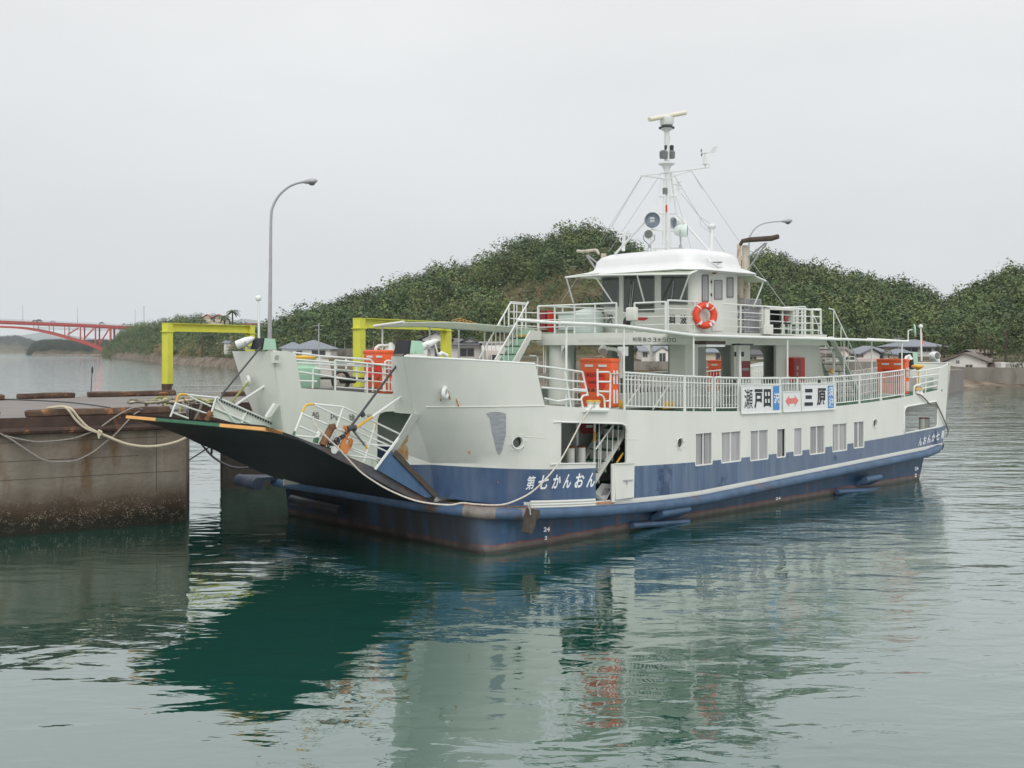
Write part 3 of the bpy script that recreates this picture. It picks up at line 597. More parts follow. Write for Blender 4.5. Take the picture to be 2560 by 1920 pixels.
# rusty hook gear on the ramp side
b=MB(); b.tube([S(q3(850,1150),1.3),S(q3(935,985),1.3)],.085,10); b.tube([S(q3(915,985),1.3),S(q3(950,975),1.3),S(q3(962,1010),1.3)],.04,8); b.build('rusty_post','rust',rampo)
hk=[(1005,1165),(1040,1090),(1060,1075),(1050,1150),(1080,1140),(1090,1110),(1075,1105),(1080,1095),(1105,1090),(1118,1115),(1105,1160),(1060,1230),(1015,1200)]
b=MB(); b.prism([S(q3(x,y),1.24) for x,y in hk],(0,.06,0)); b.build('ramp_hook','orangerust',rampo)
b=MB(); b.tube([S(q3(1040,1110),1.3),S(q3(1075,1035),1.28),S(q3(1060,985),1.28)],.05,8); b.prism([S(q3(x,y),1.25) for x,y in ((1045,980),(1070,985),(1085,1010),(1060,1030),(1052,1005),(1040,1010))],(0,.07,0)); b.build('hook_arm','orangerust',rampo)
b=MB()
for i in range(9):
    t=i/8; q=S(q3(lerp(1060,970,t),lerp(1040,1135,t)+10*math.sin(i)),1.27); b.tube(arc(q,.045,0,2*PI,7,ax=((.7,0,.7) if i%2 else (.3,.6,.7)),ay=((-.7,0,.7) if i%2 else (.2,-.7,.3)))[:-1],.014,5,close=True)
for i in range(7):
    t=i/6; q=S(q3(lerp(905,985,t),lerp(1150,1105,t)-8*math.sin(i*1.5)),1.25); b.tube(arc(q,.05,0,2*PI,7,ax=((.8,0,.6) if i%2 else (.2,.7,.7)),ay=((-.6,0,.8) if i%2 else (.2,-.6,.4)))[:-1],.015,5,close=True)
b.build('hook_chain','dark',rampo)
b=MB(); b.lathe(S(q3(955,1190),1.23),(0,1,0),[(0,.09),(.02,.085)],14); b.build('white_disc','rail',rampo)
# stay rod and hoisting wire from the bulwark
b=MB(); b.tube([S(q3(1612,690),1.0),S(q3(1540,725),1.05),S(q3(1280,905),1.15)],.03,7); ring(S(q3(1608,682),.98),.06,.03,(0,1,0),name='rod_eye',m='rust'); b.build('stay_rod','rail',ferry)
b=MB(); b.tube([S(q3(1280,905),1.15),S(q3(1135,1005),1.2)],.032,7); b.build('stay_rod','yellowpaint',ferry)
b=MB(); b.tube([S(q3(1590,330),.9),S(q3(1085,1005),1.22)],.028,7); b.tube([S(q3(1190,870),1.18),S(q3(1205,900),1.18)],.06,8); b.build('hoist_wire','wire',ferry)
b=MB(); b.tube([S(q3(1070,1010),1.22),S(q3(1100,1000),1.22),S(q3(1135,1005),1.22)],.07,8); b.build('wire_shackle','wire',ferry)
b=MB(); b.tube([S(q3(1115,1025),1.25),S(q3(1215,1150),1.3)],.025,6); b.build('brace','greydark',ferry)
b=MB(); b.tube([S(q3(320,300),7.0),S(q3(0,690),7.25),S(q2(870,750),7.25)],.026,6); b.build('hoist_wire','wire',ferry)
b=MB(); b.tube([S(q3(395,610),7.3),S(q3(95,805),7.3)],.035,7); b.build('stay_rod','rail',ferry); ring(S(q3(397,605),7.28),.07,.035,(0,1,0),name='rod_eye',m='rust')
b=MB(); b.tube([S(q3(210,605),7.3),S(q3(60,785),7.3)],.03,7); b.build('guide_rope','ropeg',ferry); ring(S(q3(208,595),7.6),.11,.05,(-1,.3,0))
# far ramp fence: solid white panel with stiffeners, and railing
V=7.3
b=MB(); b.prism([S(q2(x,y),V) for x,y in ((830,745),(1395,995),(1430,1040),(1260,990),(990,960),(780,900))],(0,.04,0)); b.build('ramp_fence','white',rampo)
rt('fence_rail',[[(835,735),(1395,985),(1430,1040)],[(780,905),(828,745)],[(1050,960),(1090,865)],[(835,750),(985,950)],[(815,830),(1130,965)]],V-.02,'rail',.03,q2)
rt('fence_rail',[[(1260,910),(1335,795)],],V-.3,'rail',.05,q2)
b=MB()
for i in range(26):
    t=i/25; b.obox(S(q2(lerp(835,1395,t),lerp(752,1000,t)),V-.03),.03,.03,.05)
b.build('fence_bolts','dark',rampo)
rt('ramp_railing',[[(435,905),(487,775)],[(575,715),(830,740)],[(485,790),(790,890)],[(460,870),(590,920)],[(605,730),(640,750),(785,815)]],V,'rail',.025,q2)
rt('railing_cap',[[(487,775),(500,725),(525,710),(580,714)]],V,'yellowpaint',.03,q2)
b=MB(); b.tube([S(q2(745,940),V-.1),S(q2(785,860),V-.1)],.07,8); b.build('rusty_post','rust',rampo)
b=MB(); b.tube([S(q2(730,880),V-.1),S(q2(805,895),V-.1)],.03,6); b.tube([S(q2(540,735),V),S(q2(590,810),V)],.012,5); b.build('rusty_pin','rust',rampo)
# ---------------------------------------------------------------- passenger deck railings
def railing(path,h,levels,post=.9,bar=None,m='rail',r=.021,nm='railing',top=.028,barz=(.12,.0)):
    b=MB(); path=[Vector(p) for p in path]; up=Vector((0,0,1))
    b.tube([p+up*h for p in path],top,8)
    for l in levels: b.tube([p+up*l for p in path],r*.8,6)
    seg=[(path[i],path[i+1]) for i in range(len(path)-1)]; tot=sum((c-a).length for a,c in seg)
    def at(d):
        for a,c in seg:
            L_=(c-a).length
            if d<=L_+1e-6: return a.lerp(c,d/L_)
            d-=L_
        return path[-1]
    k=max(1,round(tot/post))
    for i in range(k+1): q=at(tot*i/k); b.bar(q,q+up*h,r*2,r*2)
    if bar:
        k2=round(tot/bar)
        for i in range(k2+1): q=at(tot*i/k2); b.bar(q+up*barz[0],q+up*(h-barz[1]),.02,.02)
    return b.build(nm,m,ferry)
def dline(u0,u1,v,n=8,off=0): return [(u,v,deckz(u)+off) for u in np.linspace(u0,u1,n)]
gaps=[(4.75,7.3),(7.35,8.62),(8.75,9.9),(10.0,12.1),(12.15,13.1),(13.15,15.3),(15.35,17.0),(17.05,18.5),(18.55,20.25)]
for u0,u1 in gaps: railing(dline(u0,u1,-.18,5),.98,[.80,.1],post=max(.8,(u1-u0)),bar=.148,barz=(.1,.0))
b=MB()
for (x0,y0,x1,y1) in ((820,680),(0,0)) and ((0,0,0,0),): pass
for p in ((qs(2110,1180)+qs(2010,1450)),): pass
for a,c in ((q5(690,1450),q5(590,1590)),((1560,1000),(1530,1040))): b.tube([S(a,-.1),S(c,-.1)],.02,6)
# diagonal braces behind the first bay
def qz(x,y): return (1440+x/5.53,840+y/5.53)
b=MB()
for a,c in (((915,640),(670,1000)),((1310,640),(1060,1020))): b.bar(S(qz(*a),-.12),S(qz(*c),-.12),.03,.012,up=(0,1,0))
b.build('rail_brace','rail',ferry)
# bow rail with curved gate
b=MB(); v=-.2
lines=[[(820,900),(1060,930),(1430,985)],[(865,1045),(1200,1095),(1450,1112)],[(905,1185),(1240,1215),(1480,1235)],[(945,1325),(1100,1365),(1250,1340)],[(1195,975),(1240,1200),(1285,1450)],[(1430,985),(1500,1290)],[(1625,945),(1630,1300)],
[(1640,1275),(1680,1285),(1715,1330),(1720,1460)],[(1500,1280),(1440,1290),(1415,1330),(1440,1470)],[(1640,985),(1770,985),(1795,1010),(1785,1450)],[(1640,1110),(1790,1112)],[(1640,1235),(1790,1240)],[(1310,1205),(1480,1215)],[(1250,1340),(1415,1345)],[(1740,1360),(1790,1360)]]
for l in lines: b.tube([S(qs(*p),v) for p in l],.026,7)
b.build('bow_railing','rail',ferry)
b=MB(); b.tube([S(qs(1450,1478),-.3),S(qs(1760,1482),-.3)],.06,8); b.build('roller_base','rail',ferry)
for x in (1530,1615):
    p=S(qs(x,1450),-.2); b=MB(); b.lathe(p-Vector((0,0,.05)),(0,0,1),[(0,.12),(.05,.08),(.14,.07),(.2,.11)],12); o=b.build('mooring_roller','rail',ferry); c=MB(); c.lathe(p+Vector((0,0,.15)),(0,0,1),[(0,.10),(.03,.105),(.05,.06)],12); c.build('cap','yellowpaint',o)
p=S(q7(1705,775),-.2)
for dx in (0,.25):
    b=MB(); b.lathe(p+Vector((dx,0,-.05)),(0,0,1),[(0,.12),(.05,.08),(.14,.07),(.2,.11)],12); o=b.build('mooring_roller','rail',ferry); c=MB(); c.lathe(p+Vector((dx,0,.15)),(0,0,1),[(0,.10),(.03,.105),(.05,.06)],12); c.build('cap','yellowpaint',o)
# stern rail
b=MB()
for l in [[(1650,575),(1720,580),(1900,550)],[(1655,635),(1900,605)],[(1690,700),(1890,655)],[(1740,730),(1880,705)],[(1780,570),(1775,770)],[(1700,580),(1705,720)],[(1725,580),(1725,700)]]: b.tube([S(q7(*p),-.15) for p in l],.026,7)
b.tube([S(q7(1675,795),-.2),S(q7(1675,720),-.2),S(q7(1690,705),-.2),S(q7(1725,700),-.2),S(q7(1745,720),-.2),S(q7(1745,780),-.2)],.035,7)
b.build('stern_railing','rail',ferry)
b=MB(); c=S(q7(1708,545),.2); b.lathe(c-Vector((0,0,.1)),(0,0,1),[(0,.05),(.1,.22),(.16,.22),(.2,.1)],14); b.tube([c-Vector((0,0,.9)),c-Vector((0,0,.1))],.05,8); b.build('vent_cap','yellowpaint',ferry)
# inner and far railings
railing(dline(4.5,17,1.42,8),.95,[.7,.4,.1],post=1.1,bar=.16); railing(dline(18.5,22.5,1.42,4),.95,[.7,.4,.1],post=1.0)
railing(dline(.5,8.3,6.95,6),.95,[.7,.45,.2],post=1.1); railing(dline(9.2,22.3,6.95,10),.95,[.7,.4,.1],post=1.1,bar=.2)
railing(dline(1.6,5.4,8.5,4),.95,[.72,.48,.22],post=1.2); railing(dline(5.4,22.5,8.5,12),.95,[.75,.1],post=1.1,bar=.17)
b=MB(); q3f=[[(600,350),(825,380),(1265,410),(1290,440)],[(605,410),(1060,445)],[(610,440),(1270,470)],[(780,490),(1220,520),(1220,690)],[(1070,425),(1140,440),(1150,600)],[(1150,445),(1370,450),(1380,690)],[(825,380),(825,475)],[(1055,405),(1055,490)],[(770,490),(765,660)],[(1285,440),(1285,690)],[(1390,690),(1390,430),(1410,420),(1540,430)],[(1400,490),(1550,500)],[(630,515),(1210,600)],[(640,595),(800,600)]]
for l in q3f: b.tube([S(q3(*p),7.0) for p in l],.028,7)
b.build('far_bow_railing','rail',ferry)
# benches and lockers on the passenger decks
b=MB(); b.box((5.2,1.0,deckz(6)),(9.2,1.4,deckz(6)+.42)); b.build('bench','inner',ferry)
b=MB(); b.box((10.5,6.9,3.0),(16,7.3,3.45)); b.build('bench','inner',ferry)
b=MB(); b.box((9.5,8.0,2.97),(14,8.4,3.5)); b.build('bench','white',ferry)
for u in (5.9,8.1): b=MB(); b.obox((u,1.1,deckz(u)+.13),.5,.25,.22,bev=.03); b.build('yellow_crate','yellowpaint',ferry)
b=MB()
for u in np.arange(6.9,9.4,.14): b.box((u,1.36,deckz(8)+.42),(u+.09,1.41,deckz(8)+.52))
b.build('bench_vents','dark',ferry)
# ---------------------------------------------------------------- bridge deck, portal and walls
ZB,ZT=4.97,5.38
bd=[(8.5,1.35),(17.2,1.15),(17.2,7.1),(8.9,7.1),(8.55,6.9),(8.4,6.5),(8.4,1.6)]
b=MB(); b.prism([(u,v,ZB+.03) for u,v in bd],(0,0,ZT-ZB-.03)); b.build('bridge_deck','white',ferry)
b=MB(); b.prism([(u,v,ZT) for u,v in [(8.6,1.5),(17.1,1.25),(17.1,7.0),(8.6,7.0)]],(0,0,.012)); b.build('bridge_deck_cover','green',ferry)
# arched brackets at the portal front
def bracket(u,v0,v1,r):
    b=MB(); s=1 if v1>v0 else -1; pts=[(u,v0,ZB+.05),(u,v0,ZB-r)]+[(u,v0+s*(r-r*math.cos(a)),ZB-r+r*math.sin(a)) for a in np.linspace(0,PI/2,7)]+[(u,v0+s*r,ZB+.05)]
    b.prism(pts,(.12,0,0)); b.build('portal_bracket','white',ferry)
bracket(8.42,5.65,5.0,.3); bracket(8.42,1.95,2.5,.3)
b=MB(); b.lathe((8.95,6.15,3.0),(0,0,1),[(0,.42),(2.0,.42)],16); b.build('portal_leg','white',ferry)
# near side wall with columns and arches
zt=ZB+.03
for u0,u1 in ((9.55,10.2),(12.1,13.0)):
    b=MB(); b.box((u0,1.5,2.95),(u1,1.62,zt))
    if u0<10: b.box((9.55,1.621,2.95),(9.7,2.1,zt))
    b.build('wall_column','white',ferry)
b=MB(); b.prism([(14.55,1.5,2.9),(17.66,1.5,2.9),(17.62,1.5,3.84),(17.26,1.5,zt),(14.55,1.5,zt)],(0,.1,0)); b.build('side_wall','white',ferry)
def archhole(u0,u1,z0,z1,r): return [(u0,z0),(u1,z0),(u1,z1-r)]+[(u1-r+r*math.cos(a),z1-r+r*math.sin(a)) for a in np.linspace(.2,PI/2,5)]+[(u0+.05+r*.2*math.cos(a),z1-r*.2+r*.2*math.sin(a)) for a in np.linspace(PI/2,PI-.1,4)]+[(u0,z1-r)]
a1=S(q5(1262,1300),2.1).x; a2=S(q5(1405,1300),2.1).x; a3=S(q5(1645,1300),2.1).x; a4=S(q5(1770,1300),2.1).x
zz=S(q5(1300,1075),2.1).z; z3=S(q5(1700,1085),2.1).z
plate([(9.8,1.2),(17.3,1.2),(17.3,zt),(9.8,zt)],[archhole(a1,a2,3.1,zz,.35),archhole(a3,a4,3.1,z3,.3)],[],[],lambda u,z,t:(u,2.1+t,z),.06).build('inner_side_wall','inner',ferry)
b=MB(); b.box((9.0,6.6,2.95),(9.6,6.85,zt)); b.build('far_wall_column','inner',ferry)
b=MB(); b.box((12.0,6.6,2.95),(13.2,6.85,zt)); b.build('far_wall_column','inner',ferry)
b=MB(); b.box((15.5,6.6,2.95),(17.0,6.85,zt)); b.build('far_wall_column','inner',ferry)
# fixtures on the near wall
def wallbox(p0,p1,v,m,name,d=.18,par=ferry):
    a,c=S(p0,v),S(p1,v); b=MB(); b.box((a.x,v,a.z),(c.x,v+d,c.z)); return b.build(name,m,par)
wallbox(q5(1565,1185),q5(1645,1325),1.42,'darkred','hose_box'); wallbox(q5(1575,1245),q5(1635,1265),1.41,'grey','hose_box_sign',.02)
wallbox(q5(1520,1105),q5(1590,1145),1.45,'dark','exit_lamp',.06)
wallbox(q5(590,1060),q5(505,1140),2.5,'sign','notice_board',.03)
wallbox(q7(115,655),q7(140,680),-.2,'dark','rail_tag',.02); wallbox(q7(848,655),q7(870,680),-.2,'dark','rail_tag',.02)
# rear stair from the bridge deck, near side
b=MB()
for v in (1.0,1.9): b.bar((17.2,v,5.3),(19.2,v,3.15),.04,.2,up=(0,1,0))
b.build('rear_stair','white',ferry)
b=MB()
for k in range(8): b.box((17.35+.24*k,1.0,5.1-.26*k),(17.62+.24*k,1.9,5.13-.26*k))
b.build('rear_stair_treads','green',ferry)
b=MB()
for v in (1.0,1.9):
    b.tube([(17.1,v,6.3),(17.4,v,6.25),(19.5,v,4.0),(19.5,v,3.1)],.024,7)
    for k in range(4): b.tube([(17.4+.5*k,v,6.2-.54*k),(17.4+.5*k,v,5.1-.54*k)],.016,6)
b.tube([S(q7(940,380),1.2),S(q7(975,395),1.2),S(q7(985,430),1.2),S(q7(978,640),1.2)],.05,8)
b.build('rear_stair_rail','rail',ferry); b=MB(); b.tube([S(q7(965,560),1.15),S(q7(960,600),1.15)],.055,8); b.build('rear_stair_band','yellowpaint',ferry)
# front stair, far side
b=MB()
for k in range(8): b.box((6.15+.225*k,6.45,3.35+.265*k),(6.4+.225*k,7.35,3.39+.265*k)) if k else None
b.build('front_stair_treads','green',ferry)
b=MB()
for k in range(8): b.box((6.38+.225*k,6.45,3.39+.265*k),(6.40+.225*k,7.35,3.39+.265*(k+1)))
b.build('front_stair_risers','mint',ferry)
b=MB(); b.prism([S(qs(x,y),6.4) for x,y in ((530,860),(760,450),(900,450),(900,570),(760,570),(610,860))],(0,.06,0)); b.bar((5.9,7.4,3.15),(8.1,7.4,5.5),.05,.25,up=(0,1,0)); b.build('front_stair','white',ferry)
b=MB(); 
for off,v in ((0,6.4),(-225,7.35)):
    L_=[(300+off+0,830),(730+off+0,75)] if v<7 else [(90,810),(505,78)]
    b.tube([S(qs(*p),v) for p in L_],.028,7)
    x0,y0=L_[0]; x1,y1=L_[1]
    for k in range(1,8):
        t=k/7.6; x=lerp(x0,x1,t); y=lerp(y0,y1,t); b.tube([S(qs(x,y),v),S(qs(x,min(860,y+300 if v<7 else y+330)),v)],.016,6)
b.tube([S(qs(505,78),7.35),S(qs(700,95),7.35)],.026,7)
b.build('front_stair_rail','rail',ferry)
b=MB(); b.box((7.9,6.5,5.28),(8.35,7.3,5.34)); b.build('stair_top_edge','yellowpaint',ferry)
# bulkhead frame under the front bridge deck
b=MB(); b.tube([S(qs(760,595),6.6),S(qs(930,600),6.6),S(qs(955,640),6.6),S(qs(950,1000),6.6)],.025,7); b.tube([S(qs(925,605),6.55),S(qs(930,1000),6.55)],.02,7); b.tube([S(qs(740,775),6.6),S(qs(820,775),6.6),S(qs(850,800),6.6),S(qs(845,1000),6.6)],.03,7); b.build('pipe_frame','rail',ferry)
b=MB(); b.box((9.4,6.0,3.0),(9.5,7.0,4.95)); b.build('bulkhead','inner',ferry)
# height limit lettering on the portal front
U0=8.385
for k,ch in enumerate('制限高さ３米５００'):
    x=630+42.5*k; lettering(ch,U(q5(x,1015+k*.6),U0),U(q5(x+34,1015+k*.6),U0),U(q5(x,978+k*.6),U0),'letterblack',ferry,name='limit_letter',offset=.004,thick=.012)
for k,ch in enumerate('最大とう載人員200名'):
    x=165+38*k; lettering(ch,U(q5(x,1012),U0),U(q5(x+30,1012),U0),U(q5(x,980),U0),'white',ferry,name='painted_over_letter',offset=.01,thick=.02)
for k,(ch,x0,x1,y0,y1) in enumerate((('船',760,820,925,860),('内',922,978,930,872),('徐',1078,1130,940,880),('行',1232,1280,930,882))):
    lettering(ch,S(q3(x0,y0),6.845),S(q3(x1,y0+3),6.845),S(q3(x0,y1),6.845),'letterblack',ferry,name='notice_letter',offset=.0,thick=.012)
# ---------------------------------------------------------------- flat awnings on tube frames
def awning(edge,depth,name,posts,side):
    b=MB(); n=len(edge); vs=[]
    for p in edge: vs+=[Vector(p),Vector(p)+Vector((0,depth,.10))]
    b.add(vs+[v-Vector((0,0,.02)) for v in vs],[(2*i,2*i+2,2*i+3,2*i+1) for i in range(n-1)]+[(2*n+2*i,2*n+2*i+1,2*n+2*i+3,2*n+2*i+2) for i in range(n-1)])
    o=b.build(name,'awning',ferry); b=MB(); b.tube([Vector(p)+Vector((0,-.0,-.0)) for p in edge],.045,8); b.tube([Vector(edge[0]),Vector(edge[0])+Vector((0,depth,.1))],.04,8); b.tube([Vector(edge[-1]),Vector(edge[-1])+Vector((0,depth,.1))],.04,8); b.build('awning_frame','rail',o)
    for u in posts:
        z=interp(u,[p[0] for p in edge],[p[2] for p in edge]); c=MB(); c.tube([(u,edge[0][1]+.03*side,deckz(u)),(u,edge[0][1]+.03*side,z)],.028,8); c.build('awning_post','rail',ferry)
    return o
NE=[(2.33,-.15,5.50),(3.6,-.15,5.49),(4.75,-.15,5.46),(6.2,-.15,5.36),(7.76,-.15,5.25),(10.5,-.15,5.225),(14.2,-.15,5.21),(15.8,-.15,5.19)]
awning(NE,1.5,'near_awning',[2.6,4.8,7.82,12.66],1)
AE=[(15.8,-.15,5.20),(18,-.15,5.18),(20.6,-.15,5.16)]
awning(AE,1.6,'aft_awning',[20.2],1)
for u,v in ((17.4,.6),(18.6,.2)):
    c=MB(); c.tube([(u,v,deckz(u)),(u,v,5.2)],.028,8); c.build('awning_post','rail',ferry)
fe=[(3.0,8.5,5.58),(5.0,8.5,5.62),(7.9,8.5,5.5),(14,8.5,5.3),(20,8.5,5.2)]
awning(fe,-1.5,'far_awning',[3.3,5.2,7.6,12,18],-1)
b=MB(); b.box((8.6,.0,4.93),(9.5,.35,5.0)); b.build('awning_lamp','rail',ferry); b=MB(); b.box((8.55,-.02,5.0),(9.5,.4,5.1)); b.build('awning_lamp_box','rubber',ferry)
b=MB(); b.box((10.2,-.05,4.98),(10.9,.25,5.03)); b.build('awning_lamp','dark',ferry)
b=MB(); b.tube([S(q5(1535,1040),.3),S(q5(1550,1060),.3),S(q5(1555,1330),.3)],.05,8); b.tube([S(q5(1530,1060),.4),S(q5(1540,1330),.4)],.035,8); b.build('drain_pipe','rail',ferry)
# ---------------------------------------------------------------- wheelhouse
wp=[(9.95,1.3),(12.0,1.3),(12.25,1.55),(12.25,4.95),(12.0,5.2),(10.0,5.2),(9.72,4.95),(9.66,4.3),(9.66,2.2),(9.68,1.55),(9.78,1.37)]
b=MB(); b.prism([(u,v,ZT) for u,v in wp],(0,0,7.42-ZT)); wh=b.build('wheelhouse','white',ferry,smooth=50)
UF=9.66
def quadwin(name,pts,nrm,par,frame=.045,m='glass',fm='greydark'):
    pts=[Vector(p) for p in pts]; nrm=Vector(nrm); b=MB(); c=sum(pts,Vector())/4
    for i in range(4): b.bar(pts[i]+nrm*.004,pts[(i+1)%4]+nrm*.004,frame,.02,up=nrm)
    o=b.build(name,fm,par); g=MB(); g.prism([p+nrm*.004 for p in pts],nrm*.004); g.build('pane',m,o); return o
def rq(f,x0,y0,x1,y1,plane): return [f(q5(x0,y1),plane),f(q5(x1,y1),plane),f(q5(x1,y0),plane),f(q5(x0,y0),plane)]
for (x0,y0,x1,y1) in ((372,465,505,708),(555,445,812,757),(880,450,1098,690)): quadwin('wheelhouse_window',rq(U,x0,y0,x1,y1,UF),(-1,0,0),ferry)
for (x0,y0,x1,y1) in ((1228,442,1279,668),(1442,466,1494,632)): quadwin('wheelhouse_window',rq(S,x0,y0,x1,y1,1.3),(0,-1,0),ferry,m='curtain',frame=.05)
d=MB(); pts=[p+Vector((0,-.006,0)) for p in rq(S,1310,470,1402,925,1.3)]; d.prism(pts,(0,-.02,0)); dd=d.build('wheelhouse_door','white',ferry)
quadwin('window',[p+Vector((0,-.03,0)) for p in rq(S,1326,487,1393,650,1.3)],(0,-1,0),dd,frame=.03,m='curtain')
for y in (500,610): b=MB(); b.bar(S(q5(1310,y-12),1.26),S(q5(1310,y+12),1.26),.03,.03,up=(0,1,0)); b.build('hinge','dark',dd)
for (x0,y0,x1,y1) in ((640,500,610,740),(615,520,600,740),(985,490,965,650)): b=MB(); b.bar(U(q5(x0,y0),UF-.02),U(q5(x1,y1),UF-.02),.03,.012,up=(1,0,0)); b.build('wiper','galv',ferry)
def rect_ring(u0,u1,v0,v1,z,r,n=5,camber=0.):
    pts=[]; cu,cv=(u0+u1)/2,(v0+v1)/2
    for cx,cy,a in ((u1-r,v1-r,0),(u0+r,v1-r,PI/2),(u0+r,v0+r,PI),(u1-r,v0+r,1.5*PI)):
        for i in range(n+1):
            t=a+PI/2*i/n; x,y=cx+r*math.cos(t),cy+r*math.sin(t); pts.append((x,y,z-camber*(abs(y-cv)/((v1-v0)/2))**2-camber*.6*(abs(x-cu)/((u1-u0)/2))**2))
    return pts
def loft(rings,name,m,par,smooth=60):
    b=MB(); n=len(rings[0])
    for r in rings: b.v+=r
    for i in range(len(rings)-1):
        for j in range(n): b.f.append((i*n+j,i*n+(j+1)%n,(i+1)*n+(j+1)%n,(i+1)*n+j))
    b.f.append(tuple(range(n-1,-1,-1))); b.f.append(tuple((len(rings)-1)*n+j for j in range(n))); return b.build(name,m,par,smooth=smooth)
u0,u1,v0,v1=9.05,12.75,.85,5.75
def rr(i,z,r,c): return rect_ring(u0+i,u1-i,v0+i,v1-i,z,r,6,c)
loft([rr(.06,7.42,.5,.14),rr(0,7.45,.5,.14),rr(.02,7.49,.5,.14),rr(.36,7.59,.45,.10),rr(.40,7.66,.45,.07),rr(.42,7.80,.5,.05),rr(.52,7.93,.5,.05),rr(.72,8.01,.5,.04),rr(1.1,8.05,.4,.03),rr(1.5,8.06,.3,.0)],'wheelhouse_roof','roof',ferry)
# visors
def sheet(pts,name,m,th=.02,frame=True):
    b=MB(); b.prism(pts,(0,0,th)); o=b.build(name,m,ferry)
    if frame:
        c=MB(); n=len(pts)
        for i in range(n): c.tube([pts[i],pts[(i+1)%n]],.028,7)
        c.build('visor_frame','rail',o)
    return o
vo=[U(q5(45,462),8.75),U(q5(300,443),8.72),U(q5(665,437),8.72),U(q5(1120,432),8.75)]
sheet([Vector((9.75,5.45,7.42)),vo[0],vo[1],vo[2],vo[3],S(q5(1235,377),1.15),Vector((9.6,2.5,7.44))],'front_visor','visor')
b=MB()
for p,q_ in (((55,462),(115,680)),((300,447),(455,680)),((665,437),(730,680)),((1120,434),(1040,655))): b.tube([U(q5(*p),8.75),U(q5(*q_),9.25)],.026,7)
b.build('visor_strut','rail',ferry)
ro=S(q5(1770,495),1.0); 
sheet([Vector((12.45,1.1,7.28)),Vector((ro.x,.95,ro.z)),Vector((ro.x,5.2,ro.z+.1)),Vector((12.45,5.2,7.36))],'aft_visor','visor')
b=MB(); b.tube([S(q5(1755,500),1.05),S(q5(1735,560),1.1),S(q5(1670,720),1.3)],.024,7); b.build('visor_strut','rail',ferry)
# letters on the wheelhouse front
for ch,x0,x1,y0,y1 in (('沢',405,458,862,780),('須',918,1000,862,782),('波',1040,1098,864,785)):
    lettering(ch,U(q5(x0,y0),UF),U(q5(x1,y0),UF),U(q5(x0,y1),UF),'letterblack',ferry,name='wheelhouse_letter',offset=.012,thick=.01)
b=MB(); b.prism([U(q5(x,y),UF-.004) for x,y in ((560,800),(720,800),(720,795),(766,816),(720,838),(720,832),(560,832))],(-.006,0,0)); b.build('red_arrow','red',ferry)
# square floodlight on a bracket at the front rail
b=MB(); p=U(q5(622,778),8.3); b.obox(p,.14,.42,.42,0,.05); o=b.build('front_floodlight','white',ferry); c=MB(); c.tube([U(q5(615,770),8.25),U(q5(548,768),8.35),U(q5(545,870),8.45)],.022,6); c.tube([U(q5(622,830),8.3),U(q5(615,875),8.4)],.03,6); c.build('bracket','rail',o)
b=MB(); b.obox(U(q5(580,850),8.5),.2,.16,.25); b.build('junction_box','dark',ferry)
# bridge deck railings
hz=.94
railing([(8.6,1.42,ZT),(8.9,1.33,ZT),(17.0,1.28,ZT-.08)],hz,[.70,.47,.23],post=1.25,r=.022)
railing([(8.5,1.42,ZT),(8.5,2.62,ZT)],hz-.05,[.68,.46,.22],post=1.2); railing([(8.5,3.35,ZT),(8.5,6.45,ZT),(8.62,6.9,ZT)],hz-.02,[.68,.46,.22],post=.95)
railing([(8.7,7.0,ZT),(17.0,7.0,ZT)],hz,[.70,.47,.23],post=1.2); railing([(17.05,1.3,ZT-.1),(17.05,2.6,ZT-.1)],1.0,[.75,.5,.25],post=.33); railing([(17.05,2.6,ZT),(17.05,7,ZT)],.95,[.7,.47,.23],post=1.0)
railing([(16.0,1.28,ZT),(16.0,2.4,ZT)],.95,[.75,.5,.25],post=.3)
# far front of the bridge deck: guard grid, red lockers, pale tanks
b=MB()
for l in [[(505,95),(690,110)],[(500,205),(850,220)],[(500,290),(850,305)],[(500,380),(850,395)],[(545,90),(545,470)],[(582,110),(575,460)],[(657,120),(655,460)],[(480,145),(478,470)],[(700,130),(700,500)],[(850,140),(850,440)]]: b.tube([U(qs(*p),8.9) for p in l],.02,6)
b.build('stair_guard','rail',ferry)
for x0,x1 in ((865,945),(975,1012)):
    p,q=U(qs(x0,445),9.2),U(qs(x1,190),9.2); b=MB(); b.box((9.2,p.y,p.z-.06),(9.4,q.y,q.z)); b.build('red_locker','darkred' if x0<900 else 'red',ferry)
p,q=U(qs(1105,450),9.3),U(qs(1420,215),9.3); b=MB(); b.obox(((9.6),(p.y+q.y)/2,(p.z+q.z)/2),.55,abs(p.y-q.y),q.z-p.z,0,.04); b.box((9.28,p.y+.05,q.z-.02),(9.95,q.y-.05,q.z+.05)); b.build('deck_tank','mint',ferry); M['palemint']=mat('pale_mint',(.62,.70,.66),.4,var=.04)
for o in ferry.children:
    if o.name.startswith('deck_tank'): o.data.materials[0]=M['palemint']
p=U(qs(1410,420),9.25); b=MB(); b.lathe((9.35,p.y-.25,ZT),(0,0,1),[(0,.5),(.62,.5),(.75,.4),(.82,.15)],18); b.build('deck_tank','palemint',ferry)
